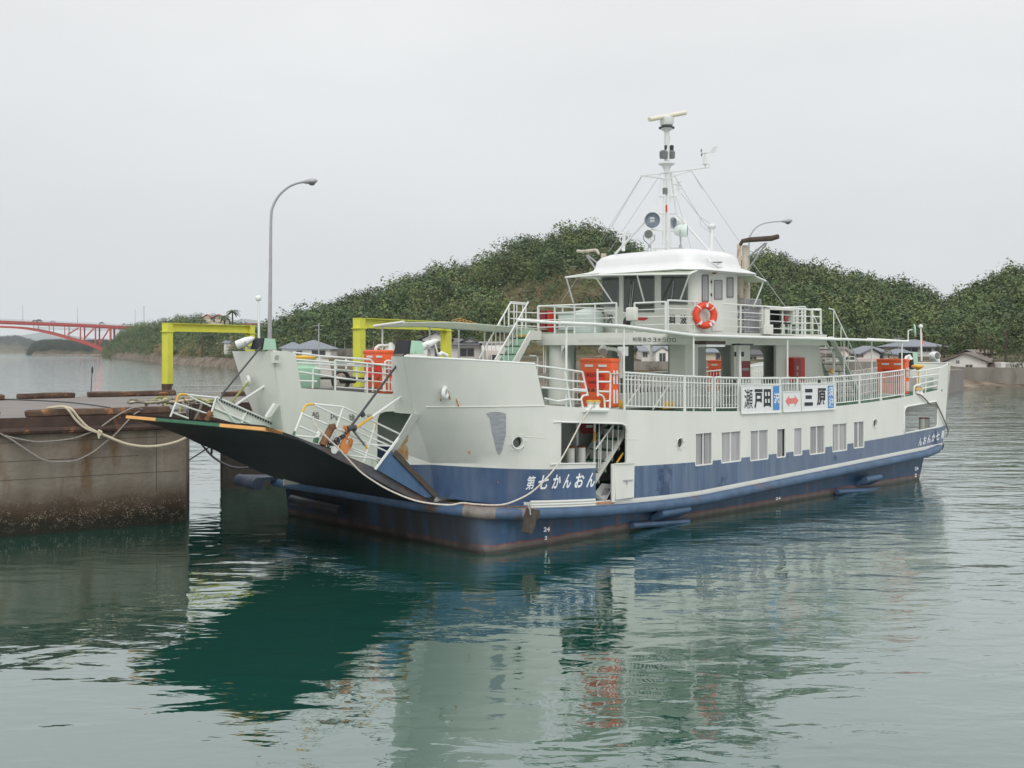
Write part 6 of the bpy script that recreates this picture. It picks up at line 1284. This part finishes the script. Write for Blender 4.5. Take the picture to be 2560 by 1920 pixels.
def forest(name,label,pts,cat='wood'):
    """pts: (x,y,z,height,spread,kind,colour)"""
    V=[];T=[]
    for (x,y,z,h,w,kind,col) in pts:
        q=VAR[kind][rng.integers(len(VAR[kind]))]; a=rng.uniform(0,2*PI); ca,sa=math.cos(a),math.sin(a)
        p=np.empty_like(q); p[...,0]=(q[...,0]*ca-q[...,1]*sa)*w+x; p[...,1]=(q[...,0]*sa+q[...,1]*ca)*w+y; p[...,2]=q[...,2]*h+z
        V.append(p.reshape(-1,3)); c=np.ones((len(q)*4,4),np.float32); c[:,:3]=np.array(col)*rng.uniform(.8,1.7); T.append(c)
    V=np.concatenate(V).astype(np.float32); T=np.concatenate(T); n=len(V)
    me=bpy.data.meshes.new(name); me.vertices.add(n); me.vertices.foreach_set('co',V.ravel()); me.loops.add(n); me.loops.foreach_set('vertex_index',np.arange(n,dtype=np.int32))
    me.polygons.add(n//4); me.polygons.foreach_set('loop_start',np.arange(0,n,4,dtype=np.int32)); me.update(calc_edges=True)
    at=me.color_attributes.new('tint','FLOAT_COLOR','POINT'); at.data.foreach_set('color',T.ravel()); me.materials.append(M['leaf'])
    o=bpy.data.objects.new(name,me); COL.objects.link(o); return tag(o,label,cat,kind='stuff')
def pick(k): L_=PAL[k]; return L_[rng.integers(len(L_))]
pts=[]; 
def dens(px,t):
    # brushy clearing in the middle of the hill
    return 'clear' if (930<px<1750 and t<.62 and not (1000<px<1250 and .1<t<.35)) else 'wood'
tries=0
while len(pts)<4200 and tries<90000:
    tries+=1; px=rng.uniform(600,2900); yf,yr=Yfoot(px),Yridge(px); Y=rng.uniform(yf,yr+14); t=(Y-yf)/(yr-yf)
    if rng.uniform()>Y/320: continue
    if 600<=px<=2600 or rng.uniform()<.5:
        x=(px-CX)/F*Y; z=hland(px,Y); kind=dens(px,t)
        if kind=='clear' and rng.uniform()<.87: h=rng.uniform(1.2,2.8); pts.append((x,Y,z-.4,h,h*.8,'broad',pick('shrub')))
        else:
            left=px<1000; k='pine' if rng.uniform()<(.75 if left else (.5 if px<1800 else .3)) else 'broad'
            h=rng.uniform(5.5,8.5)*(1.0 if t>.15 else .8)
            if k=='broad' and rng.uniform()<.35: h*=1.25
            pts.append((x,Y,z-.8,h,h*rng.uniform(.7,1.0) if k=='pine' else h*rng.uniform(.85,1.25),k,pick(k)))
# extra shrubs closing the ground in the clearing
for _ in range(2200):
    px=rng.uniform(900,1800); yf,yr=Yfoot(px),Yridge(px); t=rng.uniform(-.05,.65); Y=yf+(yr-yf)*t; h=rng.uniform(.9,2.2); pts.append(((px-CX)/F*Y,Y,hland(px,Y)-.3,h,h*.9,'broad',pick('shrub')))
forest('hillside_wood','mixed pine and broadleaf wood covering the hill behind the ferry',pts)
hp=[]
for _ in range(800):
    px=rng.uniform(262,650)
    if 505<px<562 and rng.uniform()<.35: continue
    yf,yr=Yfoot(px),Yridge(px); Y=rng.uniform(yf,yr+8); t=(Y-yf)/(yr-yf); h=rng.uniform(6,9.5)*(.75 if t<.1 else 1); k='broad' if rng.uniform()<.75 else 'pine'
    hp.append(((px-CX)/F*Y,Y,hland(px,Y)-1,h,h*1.0,k,pick(k) if t>.12 else pick('shrub' if rng.uniform()<.5 else 'broad')))
forest('headland_wood','dark green wood on the headland beside the red bridge',hp)
# single trees
VARM={k:[] for k in VAR}
for k,Ls in VAR.items():
    for i,q in enumerate(Ls):
        me=bpy.data.meshes.new(k+'_crown'); qq=q.reshape(-1,3); me.from_pydata([tuple(v) for v in qq],[],[(4*j,4*j+1,4*j+2,4*j+3) for j in range(len(q))]); me.materials.append(M['leafone']); VARM[k].append(me)
tb=MB(); tb.tube([(0,0,0),(.01,.0,.4),(-.01,.01,.75)],[.045,.03,.012],7)
for k in range(5): a=k*1.3; tb.tube([(0,0,.3+.08*k),(.16*math.cos(a),.16*math.sin(a),.45+.09*k)],[.018,.006],5)
TR=tb.build('trunk','bark'); TRM=TR.data; bpy.data.objects.remove(TR)
def tree(name,label,loc,h,w,kind,col,group=None,cat='tree'):
    o=empty(name,loc,random.random()*6,label,cat,group); me=VARM[kind][random.randrange(len(VARM[kind]))]
    c=bpy.data.objects.new('crown',me); COL.objects.link(c); c.parent=o; c.scale=(w,w,h); c.color=(*col,1)
    t=bpy.data.objects.new('trunk',TRM); COL.objects.link(t); t.parent=o; t.scale=(h*.8,h*.8,h); return o
def at(px,Y,dz=0.): return ((px-CX)/F*Y,Y,hland(px,Y)+dz)
for k in range(46):
    px=640+k*20.5+random.uniform(-6,6)
    if 1590<px<1600: continue
    tree('ridge_pine','windswept dark pine standing out against the sky on the hill ridge left of the mast',at(px,Yridge(px)-random.uniform(0,6),-.5),random.uniform(5.5,8.),random.uniform(4.5,7.),'pine',pick('pine'),'pines along the hill ridge')
for k in range(22):
    px=1880+k*22+random.uniform(-6,6)
    if abs(px-2262)<16: continue
    tree('ridge_tree','leafy tree standing out against the sky on the hill ridge right of the ferry mast',at(px,Yridge(px)-random.uniform(0,5),-.5),random.uniform(4.5,6.6),random.uniform(4,5.6),'broad' if random.random()<.6 else 'pine',pick('broad'),'trees along the right hill ridge')
tree('conical_tree','tall dark conical tree rising above the ridge to the right of the ferry',at(2262,292),8.5,9,'cone',(.035,.05,.03))
tree('conical_tree','pointed pine on the valley slope at the right end of the ridge',at(2440,262),8.0,9,'cone',(.035,.05,.03))
for px,Y,dz,h,lab in ((1935,248,2,4.2,'small red autumn tree just right of the exhaust stacks on the hillside'),(2192,250,1.5,5.2,'broad red autumn tree in the middle of the right hillside'),(2140,258,1.5,3.6,'narrow dull red autumn tree left of the broad red one'),(2467,228,2.,4.0,'red autumn tree high on the hill at the right edge')):
    tree('red_autumn_tree',lab,at(px,Y,dz),h,h*1.1,'broad',(.16,.05,.035))
for px,Y,h,w,col,nm,lab in ((2515,152,6.5,6.5,(.05,.075,.03),'round_tree','large dark green tree beside the sea wall at the right edge'),(2462,158,4.4,3.6,(.13,.085,.045),'autumn_tree','brown autumn tree behind the white gabled house at right'),(2222,150,4.2,3.6,(.085,.09,.035),'garden_tree','olive garden tree in front of the big hip roofed house'),(2100,152,2.6,2.4,(.06,.07,.03),'garden_bush','dark garden bush beside the small white shed'),(760,186,2.8,4.2,(.04,.055,.03),'garden_bush','dark bush in front of the white house with the grey-blue roof'),(2360,170,4.,5.,(.07,.075,.035),'garden_tree','low olive tree between the hip roofed house and the white gable'),(2555,148,3.2,3.4,(.07,.085,.035),'garden_bush','leafy green bush on top of the sea wall at the right edge'),(1625,150,2.2,2.4,(.12,.085,.06),'garden_bush','brownish bush seen through the ferry portal'),(1490,152,3.4,3.4,(.045,.06,.03),'garden_tree','dark tree seen under the bridge deck behind the orange raft')):
    tree(nm,lab,at(px,Y,-.2),h,w,'broad',col)
# palms by the headland house
def palm(px,Y,h,lab):
    o=empty('palm_tree',at(px,Y,0),0,lab,'palm tree'); b=MB(); b.tube([(0,0,0),(.15,0,h*.5),(0,0,h)],[.35,.26,.22],8); b.build('trunk','bark',o); b=MB()
    for k in range(16):
        a=k*2.4; up_=random.uniform(-.2,.9); pts=[Vector((0,0,h))+Vector((math.cos(a)*t*2.6,math.sin(a)*t*2.6,up_*t*2-1.9*t*t)) for t in (0,.3,.65,1)]
        n_=Vector((-math.sin(a),math.cos(a),0)); vs=[]
        for i,p in enumerate(pts): w=(.15,.42,.36,.05)[i]; vs+=[p-n_*w-Vector((0,0,.15)),p,p+n_*w-Vector((0,0,.15))]
        b.add(vs,[(3*i+j,3*i+j+1,3*i+4+j,3*i+3+j) for i in range(3) for j in range(2)])
    b.build('crown','palmleaf',o,smooth=0)
M['palmleaf']=mat('palm_leaf',(.09,.12,.06),.7,var=.3)
palm(*(505,372),13,'palm with a bare trunk left of the red-roofed house'); palm(561,352,12.5,'palm in front of the right end of the red-roofed house'); palm(581,348,13.5,'tallest palm at the right of the red-roofed house')
# ---- far islands
M['islandleaf']=M['leaf']
def island(name,label,pts_px,Y0,depth,n,h0,cols_,step):
    b=MB(); vs=[]; xs=np.linspace(pts_px[0][0],pts_px[-1][0],60); fr=[0,.03,.12,.3,.5,.75,1.0]
    for px in xs:
        yt=np.interp(px,[p[0] for p in pts_px],[p[1] for p in pts_px]); zt=max(.4,H+(YH-yt)*(Y0+depth*.5)/F-h0*.8)
        for f in fr: Y=Y0+depth*f; vs.append(((px-CX)/F*Y,Y,-1 if f in(0,1.) else min(zt,3. if f==.03 else zt)*math.sin(PI*min(1,max(0.02,f)))**.35))
    k=len(fr); b.add(vs,[(i*k+j,(i+1)*k+j,(i+1)*k+j+1,i*k+j+1) for i in range(59) for j in range(k-1)]); o=b.build(name,'land',smooth=180); o.data.materials.append(M['shore']); tag(o,label,'island',kind='structure')
    for p in o.data.polygons:
        if p.center.z<2.2: p.material_index=1
    fp=[]
    for _ in range(n):
        px=rng.uniform(pts_px[0][0],pts_px[-1][0]); f=rng.uniform(.06,.6); Y=Y0+depth*f; yt=np.interp(px,[p[0] for p in pts_px],[p[1] for p in pts_px]); zt=max(.4,H+(YH-yt)*(Y0+depth*.5)/F-h0*.8); z=zt*math.sin(PI*f)**.35; h=h0*rng.uniform(.75,1.15)
        fp.append(((px-CX)/F*Y,Y,z-h*.25,h,h*1.2,'broad',cols_[rng.integers(len(cols_))]))
    forest(name+'_wood','dark wood covering the '+label,fp)
island('near_islet','low wooded islet behind the foot of the red bridge',[(76,880),(84,858),(100,848),(140,846),(200,849),(250,846),(300,850),(340,858)],1250,260,700,11,[(.03,.045,.028),(.04,.055,.03)],1)
island('far_island','distant wooded island at the left edge',[(-260,862),(-120,850),(-40,842),(10,839),(40,836),(75,846),(110,856),(170,866),(210,876)],2400,700,800,15,[(.035,.05,.035)],1)
b=MB(); xs=np.linspace(-900,900,80); vs=[]
prof=[(-900,845),(-300,842),(0,846),(70,836),(110,829),(170,838),(260,850),(420,846),(540,822),(600,796),(640,800),(720,815),(900,850)]
for px in xs:
    z=H+(YH-np.interp(px,[p[0] for p in prof],[p[1] for p in prof]))*9000/F
    vs+=[((px-CX)/F*8200,8200,-2),((px-CX)/F*8600,8600,z*.6),((px-CX)/F*9000,9000,z),((px-CX)/F*10500,10500,-2)]
b.add(vs,[(4*i+j,4*i+4+j,4*i+5+j,4*i+1+j) for i in range(79) for j in range(3)]); M['farland']=mat('far_hill_ground',(.05,.06,.04),.95,var=.2,vscale=.004); tag(b.build('distant_mountains','farland',smooth=180),'pale distant mountains on the horizon behind the bridge','mountains',kind='structure')
# low buildings on the far island shore
M['housewhite']=mat('house_plaster',(.78,.76,.72),.8,var=.08); M['housebeige']=mat('house_beige',(.66,.57,.44),.8,var=.08); M['housepink']=mat('house_pink',(.72,.62,.58),.8,var=.08); M['housegrey']=mat('house_grey',(.40,.40,.38),.8,var=.08)
M['tilegrey']=mat('roof_tile_grey',(.20,.22,.25),.55,var=.14,vscale=2.5,stretch=(1,1,4)); M['tiledark']=mat('roof_tile_dark',(.085,.085,.09),.5,var=.2,vscale=3); M['tilered']=mat('roof_tile_red',(.42,.11,.06),.6,var=.12); M['tilebrown']=mat('roof_tile_brown',(.17,.14,.12),.6,var=.15)
M['hglass']=mat('house_window_glass',(.05,.055,.06),.1,var=.2); M['timber']=mat('dark_timber',(.10,.07,.05),.7,var=.2)
def house(label,px0,px1,yb,ye,yr,Y,dep=7.,roof='hip',wall='housewhite',tile='tilegrey',wins=(),rot=0.,over=.5,name='house',cat='house',gable_front=False,group=None):
    w=(px1-px0)*Y/F; c=P((px0+px1)/2,yb,Y); ze=(yb-ye)*Y/F; zr_=(yb-yr)*Y/F
    o=empty(name,c,rot,label,cat,group); b=MB(); b.box((-w/2,0,-2.5),(w/2,dep,ze)); b.build('wall',wall,o,smooth=0); b=MB(); a=w/2+over; d0,d1=-over,dep+over
    if roof=='hip':
        ri=min(w/2,dep/2)*.85; e4=[(-a,d0,ze),(a,d0,ze),(a,d1,ze),(-a,d1,ze)]; r2=[(-a+ri+over,dep/2,zr_),(a-ri-over,dep/2,zr_)] if w>=dep else [(0,ri,zr_),(0,dep-ri,zr_)]
        if w>=dep: fs=[(0,1,5,4),(1,2,5),(2,3,4,5),(3,0,4)]
        else: fs=[(0,1,4),(1,2,5,4),(2,3,5),(3,0,4,5)]
        n=len(e4); b.add(e4+r2+[(x,y,z-.14) for x,y,z in e4],fs+[(0,1,7,6),(1,2,8,7),(2,3,9,8),(3,0,6,9),(9,8,7,6)])
    elif roof=='flat': b.box((-a,d0,ze+.002),(a,d1,ze+.25))
    elif gable_front: 
        for s in (-1,1): b.prism([(0,d0,zr_),(s*a,d0,ze-.05),(s*a,d0,ze+.12),(0,d0,zr_+.18)],(0,d1-d0,0))
        g=MB(); g.prism([(-w/2,0,ze+.001),(w/2,0,ze+.001),(0,0,zr_-.02)],(0,.2,0)); g.build('gable',wall,o,smooth=0)
    else:
        b.prism([(-a,d0,ze),(-a,dep/2,zr_),(-a,d1,ze),(-a,d1,ze+.15),(-a,dep/2,zr_+.15),(-a,d0,ze+.15)],(2*a,0,0))
        g=MB()
        for s in (-1,1): g.prism([(s*w/2,0,ze),(s*w/2,dep,ze),(s*w/2,dep/2,zr_-.02)],(-s*.2,0,0))
        g.build('gable',wall,o,smooth=0)
    rf=b.build('roof',tile,o,smooth=0)
    for (a0,a1,z0,z1) in wins:   # fractions of the width, heights in metres
        f=MB(); x0,x1=-w/2+a0*w,-w/2+a1*w
        for p,q in (((x0,z0),(x1,z0)),((x1,z0),(x1,z1)),((x1,z1),(x0,z1)),((x0,z1),(x0,z0)),(((x0+x1)/2,z0),((x0+x1)/2,z1))): f.bar((p[0],-.03,p[1]),(q[0],-.03,q[1]),.09,.06,up=(0,1,0))
        fo=f.build('window','housegrey',o,smooth=0); g=MB(); g.box((x0,-.022,z0),(x1,-.004,z1)); g.build('pane','hglass',fo,smooth=0)
    return o
house('white house with a grey-blue hip roof behind the far ferry rail',722,826,893,872,849,190,7.5,'hip','housewhite','tilegrey',[(.18,.32,.2,1.1),(.55,.88,.0,1.2)])
house('low wing with a pale grey-blue roof left of the white house',704,748,893,870,855,194,5,'hip','housewhite','tilegrey')
hB=house('large traditional house with layered dark tiled roofs behind the ferry bow',1008,1205,893,862,845,168,9,'hip','housewhite','tiledark',[(.1,.25,.1,1.4),(.4,.6,.1,1.4),(.72,.9,.1,1.4)],over=1.)
zB=(893-845)*168/F
def upper(parent,cx,y,z,w,d,hw,hr,wall='housewhite',tile='tiledark',nm='upper_storey'):
    b=MB(); b.box((cx-w/2,y,z-1.5),(cx+w/2,y+d,z+hw)); u=b.build(nm,wall,parent,smooth=0); b=MB()
    for s in (-1,1): b.prism([(cx,y-.6,z+hw+hr),(cx+s*(w/2+.7),y-.6,z+hw-.15),(cx+s*(w/2+.7),y-.6,z+hw),(cx,y-.6,z+hw+hr+.18)],(0,d+1.2,0))
    b.build('upper_roof',tile,parent,smooth=0); b=MB(); b.prism([(cx-w/2,y+.02,z+hw),(cx+w/2,y+.02,z+hw),(cx,y+.02,z+hw+hr-.1)],(0,.1,0)); b.build('gable',wall,parent,smooth=0)
upper(hB,-1.2,2.,2.6,4.2,4,.3,1.0); upper(hB,-3.6,-.8,1.5,2.6,2,.2,.7); upper(hB,4.2,1.2,1.9,3.4,3,.25,.8)
house('pink and white two-storey house with a balcony left of the front stairs',1205,1292,897,858,843,162,7,'flat','housepink','housegrey',[(.08,.4,1.3,2.1),(.25,.85,-.4,.6)])
b=MB(); c=P(1235,872,161); b.box((c.x-1.8,159.4,c.z-.3),(c.x+1.6,160.9,c.z-.22)); b.box((c.x-1.8,159.4,c.z-.2),(c.x+1.6,159.48,c.z+.5)); tag(b.build('balcony','housewhite',smooth=0),'white balcony box on the pink house left of the front stairs','balcony')
house('white house with a small gabled porch seen through the ferry portal',1605,1700,908,880,864,158,7,'gable','housewhite','tilegrey',[(.02,.14,.9,1.7),(.40,.58,.0,1.6)])
hp_=house('small gabled porch on the front of the white house seen through the portal',1640,1672,908,880,869,155,3,'gable','housewhite','tilegrey',[(.25,.75,.0,1.45)],gable_front=True,name='porch',cat='porch',over=.25)
house('dark roofed shed right of the porch house seen through the portal',1690,1730,908,886,874,160,6,'gable','timber','tiledark')
house('beige house with a grey roof seen through the tall arch',1748,1815,910,880,864,158,7,'hip','housebeige','tilegrey',[(.62,.95,.3,1.5)])
house('grey tiled house seen through the rounded opening beside the red fire box',1862,1920,905,886,866,162,8,'hip','housewhite','tiledark',[(.2,.5,.1,.8)])
house('pinkish house with a brown gable roof behind the aft stairs',2060,2128,917,886,869,160,8,'gable','housepink','tilebrown',[(.45,.65,.6,1.3)],gable_front=False)
house('small gabled bay on the pinkish house behind the aft stairs',2098,2122,905,884,873,157,3,'gable','housepink','tilebrown',[(.3,.7,.3,.9)],gable_front=True,over=.25)
hh=house('pale two-storey house with a grey roof and front gable behind the aft awning posts',2146,2232,917,884,864,160,8,'hip','housewhite','tilegrey',[(.22,.42,.9,1.7),(.5,.72,.9,1.7)])
upper(hh,-.8,-.6,1.75,2.4,2,.2,.75,'housewhite','tilegrey','front_bay')
house('long pinkish garden wall block below the two-storey house',2132,2196,919,899,889,154,3,'flat','housepink','housepink',name='garden_wall',cat='garden wall',over=.05)
house('large house with a wide grey hip roof behind the stern jackstaff',2256,2352,893,866,848,180,9,'hip','housewhite','tilegrey',[(.06,.4,.9,1.7),(.52,.75,.9,1.7),(.85,.97,.8,1.7)],over=1.)
house('lower grey tiled annexe in front of the large hip roofed house',2236,2290,905,886,872,172,6,'hip','housewhite','tilegrey')
house('white gabled house with a dark roof above the sea wall at right',2362,2462,918,906,884,152,9,'gable','housewhite','tilebrown',[(.30,.37,.55,.95),(.52,.68,-.1,.35)],gable_front=True,rot=R(-32))
house('small dark shed roof with a white tank behind the white gabled house',2440,2480,900,884,876,166,5,'gable','timber','tilebrown')
house('small white shed beside the parked van',2078,2102,916,900,897,152,3,'flat','housewhite','housegrey',[(.35,.9,-.3,.25)],name='shed',cat='shed',over=.05)
house('small white hut on the sea wall near the right edge',2503,2514,919,910,908,149,2,'flat','housewhite','housewhite',name='hut',cat='hut',over=.05)
house('low white wall block at the right edge above the sea wall',2528,2580,919,911,908,149,3,'flat','housewhite','housewhite',name='hut',cat='hut',over=.05)
hr_=house('cream lodge with orange-red roofs among trees on the headland',512,556,808,796,785,388,9,'hip','housebeige','tiledark',[(.15,.35,.4,1.2),(.45,.6,.4,1.2),(.7,.9,.4,1.2)])
upper(hr_,-2.2,-.5,1.9,2.6,2,.15,1.0,'housebeige','tilered','wing'); upper(hr_,2.0,-.5,1.9,2.6,2,.15,1.0,'housebeige','tilered','wing')
house('low red-roofed building on the headland right of the palms',608,640,822,810,804,350,8,'flat','housebeige','tilered')
house('small white shore house among the headland trees under the yellow beam',560,600,866,858,852,330,6,'gable','housewhite','tilegrey')
# sea walls
def wall(name,label,p,q,zt,zb,th,m): 
    p,q=Vector(p),Vector(q); d=(q-p).normalized(); n_=Vector((-d.y,d.x,0)); b=MB(); b.prism([(p.x,p.y,zb),(q.x,q.y,zb),(q.x+n_.x*th,q.y+n_.y*th,zb),(p.x+n_.x*th,p.y+n_.y*th,zb)],(0,0,zt-zb)); return tag(b.build(name,m,smooth=0),label,'sea wall')
M['seawall']=mat('sea_wall_concrete',(.23,.21,.18),.9,var=.25,vscale=.7,stretch=(1,1,.4),col2=(.13,.11,.09),c2amt=.35,c2scale=.5)
wall('sea_wall','stained concrete sea wall above the beach at the right',P(2330,0,150).xy.to_3d(),P(3300,0,122).xy.to_3d(),2.62,.4,1.,'seawall')
wall('sea_wall','grey sea wall in front of the houses seen behind the ferry',P(640,0,236).xy.to_3d(),P(1100,0,158).xy.to_3d(),3.3,.3,1.,'seawall')
wall('sea_wall','grey sea wall seen through the ferry portal',P(1100,0,158).xy.to_3d()+Vector((.05,0,0)),P(2325,0,150).xy.to_3d(),3.35,.3,1.,'seawall')
wall('retaining_wall','grey retaining wall behind the white house with fence posts on top',P(826,0,200).xy.to_3d(),P(1010,0,192).xy.to_3d(),5.3,2.,.6,'seawall')
for k in range(8):
    px=838+k*24; p=P(px,880,197); tag(MB().tube([(p.x,p.y,5.2),(p.x,p.y,6.6)],.05,6).build('fence_post','galv'),'thin pale fence post on the grey retaining wall behind the yellow frame','fence post','fence posts on the retaining wall')
# utility poles
def pole(px,ytop,Y,lab,r=.14):
    p=P(px,ytop,Y); o=empty('utility_pole',at(px,Y,-.5),0,lab,'utility pole'); h=p.z-o.location.z; b=MB(); b.tube([(0,0,0),(0,0,h)],[r,r*.7],8); b.build('pole','grey',o); b=MB(); b.bar((-.9,0,h-.5),(.9,0,h-.5),.08,.08); b.bar((-.6,0,h-1.2),(.6,0,h-1.2),.07,.07); b.build('crossarm','grey',o); return p
pole(797,807,186,'grey utility pole in front of the white house with the grey-blue roof'); pole(1147,803,166,'grey utility pole beside the dark roofed house'); pole(360,765,700,'tall thin pole at the land end of the red bridge',.3); pole(2247,838,176,'thin pole with a small aerial behind the stern deck mirror',.08)
# orange safety rails on the hill road
o=empty('orange_guardrail',P(1130,805,206),0,'orange and white slope barrier rails above the dark roofed house','guardrail'); ol=o.location.copy()
b=MB(); M['orangerail']=mat('orange_rail',(.62,.34,.06),.6,var=.1)
for dz in (0,.35,.7): b.tube([P(1128,807,206)-ol+Vector((0,0,dz-.3)),P(1150,801,206)-ol+Vector((0,0,dz-.3)),P(1200,817,206)-ol+Vector((0,0,dz-.3))],.07,6)
for k in range(7): q=P(1150,801,206).lerp(P(1200,817,206),k/6)-ol; b.tube([q-Vector((0,0,1.2)),q+Vector((0,0,.45))],.06,6)
b.build('rails','orangerail',o)
# parked white van
o=empty('parked_van',P(2124,913.5,153),.1,'small white car parked beside the white shed on the shore','car')
b=MB(); b.prism([(-.9,0,.3),(.9,0,.3),(.9,0,.75),(.72,0,1.3),(-.6,0,1.3),(-.75,0,.8),(-.9,0,.7)],(0,1.5,0)); b.build('body','white',o); b=MB(); b.prism([(-.62,-.01,.8),(-.05,-.01,.8),(-.05,-.01,1.2),(-.52,-.01,1.2)],(0,.02,0)); b.prism([(.05,-.01,.8),(.75,-.01,.8),(.66,-.01,1.2),(.05,-.01,1.2)],(0,.02,0)); b.build('window','hglass',o)
for x in (-.55,.6): c=MB(); c.lathe((x,-.02,.28),(0,1,0),[(0,.26),(.2,.26)],14); c.build('wheel','rubber',o)
# ================================================================ red arch bridge
M['bridgered']=mat('bridge_red',(.44,.055,.035),.55,var=.08,vscale=.2); M['bridgedark']=mat('bridge_deck_side',(.30,.045,.04),.6,var=.1,vscale=.2)
YB=832.; br=empty('arch_bridge',P(270,893,YB),0,'long red steel arch bridge carrying a road to the headland','bridge'); bl=br.location.copy()
BP=lambda x,y,dy=0.: P(*q1(x,y),YB)-bl+Vector((0,dy,0))
b=MB(); top=[(-2600,330),(-1900,300),(-1100,282),(-600,280),(0,298),(600,322),(1085,345),(1400,362)]
for i in range(len(top)-1):
    for dy in (0,): p,q=BP(*top[i]),BP(*top[i+1]); b.prism([p+Vector((0,0,1.6)),q+Vector((0,0,1.6)),q-Vector((0,0,1.2)),p-Vector((0,0,1.2))],(0,9,0))
b.build('deck','bridgedark',br,smooth=0)
b=MB()
for i in range(len(top)-1):
    p,q=BP(*top[i]),BP(*top[i+1]); b.prism([p+Vector((0,-.3,.9)),q+Vector((0,-.3,.9)),q+Vector((0,-.3,-.2)),p+Vector((0,-.3,-.2))],(0,.25,0))
b.build('deck_girder','bridgered',br,smooth=0)
ar=[(-2380,555),(-2000,450),(-1500,378),(-1000,342),(-600,330),(-300,328),(0,335),(200,347),(400,382),(600,437),(700,465),(800,500),(915,552)]
for dy in (0,8.):
    b=MB(); pp=catmull([BP(x,y,dy) for x,y in ar],3)
    for i in range(len(pp)-1): b.bar(pp[i],pp[i+1],1.6,1.9,up=(0,1,0))
    b.build('arch_rib','bridgered',br,smooth=0)
cols_=[(560,330,418,.5),(695,340,460,.8),(825,343,510,.9),(955,347,535,1.2),(425,322,392,.4),(292,318,362,.4)]
for x,y0,y1,w in cols_:
    for dy in (0,8.): b=MB(); b.bar(BP(x,y0,dy),BP(x,y1,dy),w*1.05,w*1.05); b.build('column','bridgered',br,smooth=0); 
    if x<900: b=MB(); b.bar(BP(-1470-x,y0,0),BP(-1470-x,y1-5,0),w,w); b.build('column','bridgered',br,smooth=0)
for x0,y0,x1,y1 in ((585,402,678,345),(730,435,812,348),(850,500,945,350)): b=MB(); b.bar(BP(x0,y0),BP(x1,y1),.9,.9); b.build('brace','bridgered',br,smooth=0)
b=MB()
for dz in (0,1.0): b.tube([BP(290,350)+Vector((0,4,dz)),BP(1080,372)+Vector((0,4,dz))],.12,5)
for k in range(30): p=BP(290,350).lerp(BP(1080,372),k/29)+Vector((0,4,0)); b.tube([p,p+Vector((0,0,1))],.08,4)
b.build('inspection_walkway','grey',br)
b=MB(); 
for i in range(len(top)-1):
    for dz in (2.1,2.7): b.tube([BP(*top[i])+Vector((0,-.1,dz)),BP(*top[i+1])+Vector((0,-.1,dz))],.09,4)
for k in range(90): x=-2000+k*34; y=np.interp(x,[t[0] for t in top],[t[1] for t in top]); b.tube([BP(x,y)+Vector((0,-.1,1.6)),BP(x,y)+Vector((0,-.1,2.7))],.07,4)
b.build('parapet','galv',br)
for x,yt in ((192,150),(665,172),(1165,190),(-300,140),(-800,140)):
    y=np.interp(x,[t[0] for t in top],[t[1] for t in top]); b=MB(); b.tube([BP(x,y)+Vector((0,1,1.5)),BP(x,yt,1)],[.2,.12],6); b.tube([BP(x,yt,1),BP(x-8,yt-3,1)],.12,5); b.build('lamp_post','galv',br)
b=MB(); b.prism([BP(x,y,-1) for x,y in ((898,602),(922,535),(965,535),(1012,562),(985,580),(945,602))],(0,11,0)); b.build('abutment','housewhite',br,smooth=0)
b=MB(); b.prism([BP(x,y,-1) for x,y in ((-2360,600),(-2390,540),(-2440,540),(-2480,600))],(0,11,0)); b.build('abutment','housewhite',br,smooth=0)
def car(x,label,col,h=1.5,l=4.2):
    y=np.interp(x,[t[0] for t in top],[t[1] for t in top]); p=BP(x,y)+bl+Vector((0,2.5,1.62)); o=empty('bridge_car',p,0,label,'car','vehicles on the bridge'); M[col]=M.get(col) or mat(col,{'car_silver':(.5,.52,.55),'car_dark':(.05,.055,.06)}[col],.3)
    b=MB(); b.prism([(-l/2,0,.3),(l/2,0,.3),(l/2,0,.85),(l*.3,0,.95),(l*.18,0,h),(-l*.32,0,h),(-l*.45,0,.95),(-l/2,0,.9)],(0,1.7,0)); b.build('body',col,o,smooth=0); b=MB(); b.prism([(-l*.36,-.01,.95),(l*.24,-.01,.95),(l*.15,-.01,h-.1),(-l*.29,-.01,h-.1)],(0,1.72,0)); b.build('window','hglass',o,smooth=0)
    for dx in (-l*.32,l*.32): c=MB(); c.lathe((dx,-.03,.33),(0,1,0),[(0,.33),(.25,.33)],12); c.build('wheel','rubber',o)
car(290,'small dark car on the bridge near the second lamp post from the left','car_dark'); car(325,'taller dark van following the small car on the bridge','car_dark',2.0,4.8); car(445,'silver car on the bridge left of the middle lamp post','car_silver'); car(870,'silver van on the bridge above the diagonal braces','car_silver',2.1,5.0); car(1062,'silver car at the land end of the bridge','car_silver',1.8)
# ================================================================ haze
b=MB(); b.box((-9000,-25,-1),(9000,11500,330)); 
hm=bpy.data.materials.new('haze_air'); hm.use_nodes=True; hn=hm.node_tree; hn.nodes.remove(hn.nodes['Principled BSDF']); hv=hn.nodes.new('ShaderNodeVolumePrincipled'); hv.inputs['Color'].default_value=(.93,.96,1.,1); hv.inputs['Density'].default_value=.00009; hv.inputs['Anisotropy'].default_value=.0
hn.links.new(hv.outputs[0],hn.nodes['Material Output'].inputs['Volume']); M['haze']=hm
if USE_HAZE: o=b.build('haze','haze',smooth=0); tag(o,'thin pale haze over the bay','haze',kind='stuff')
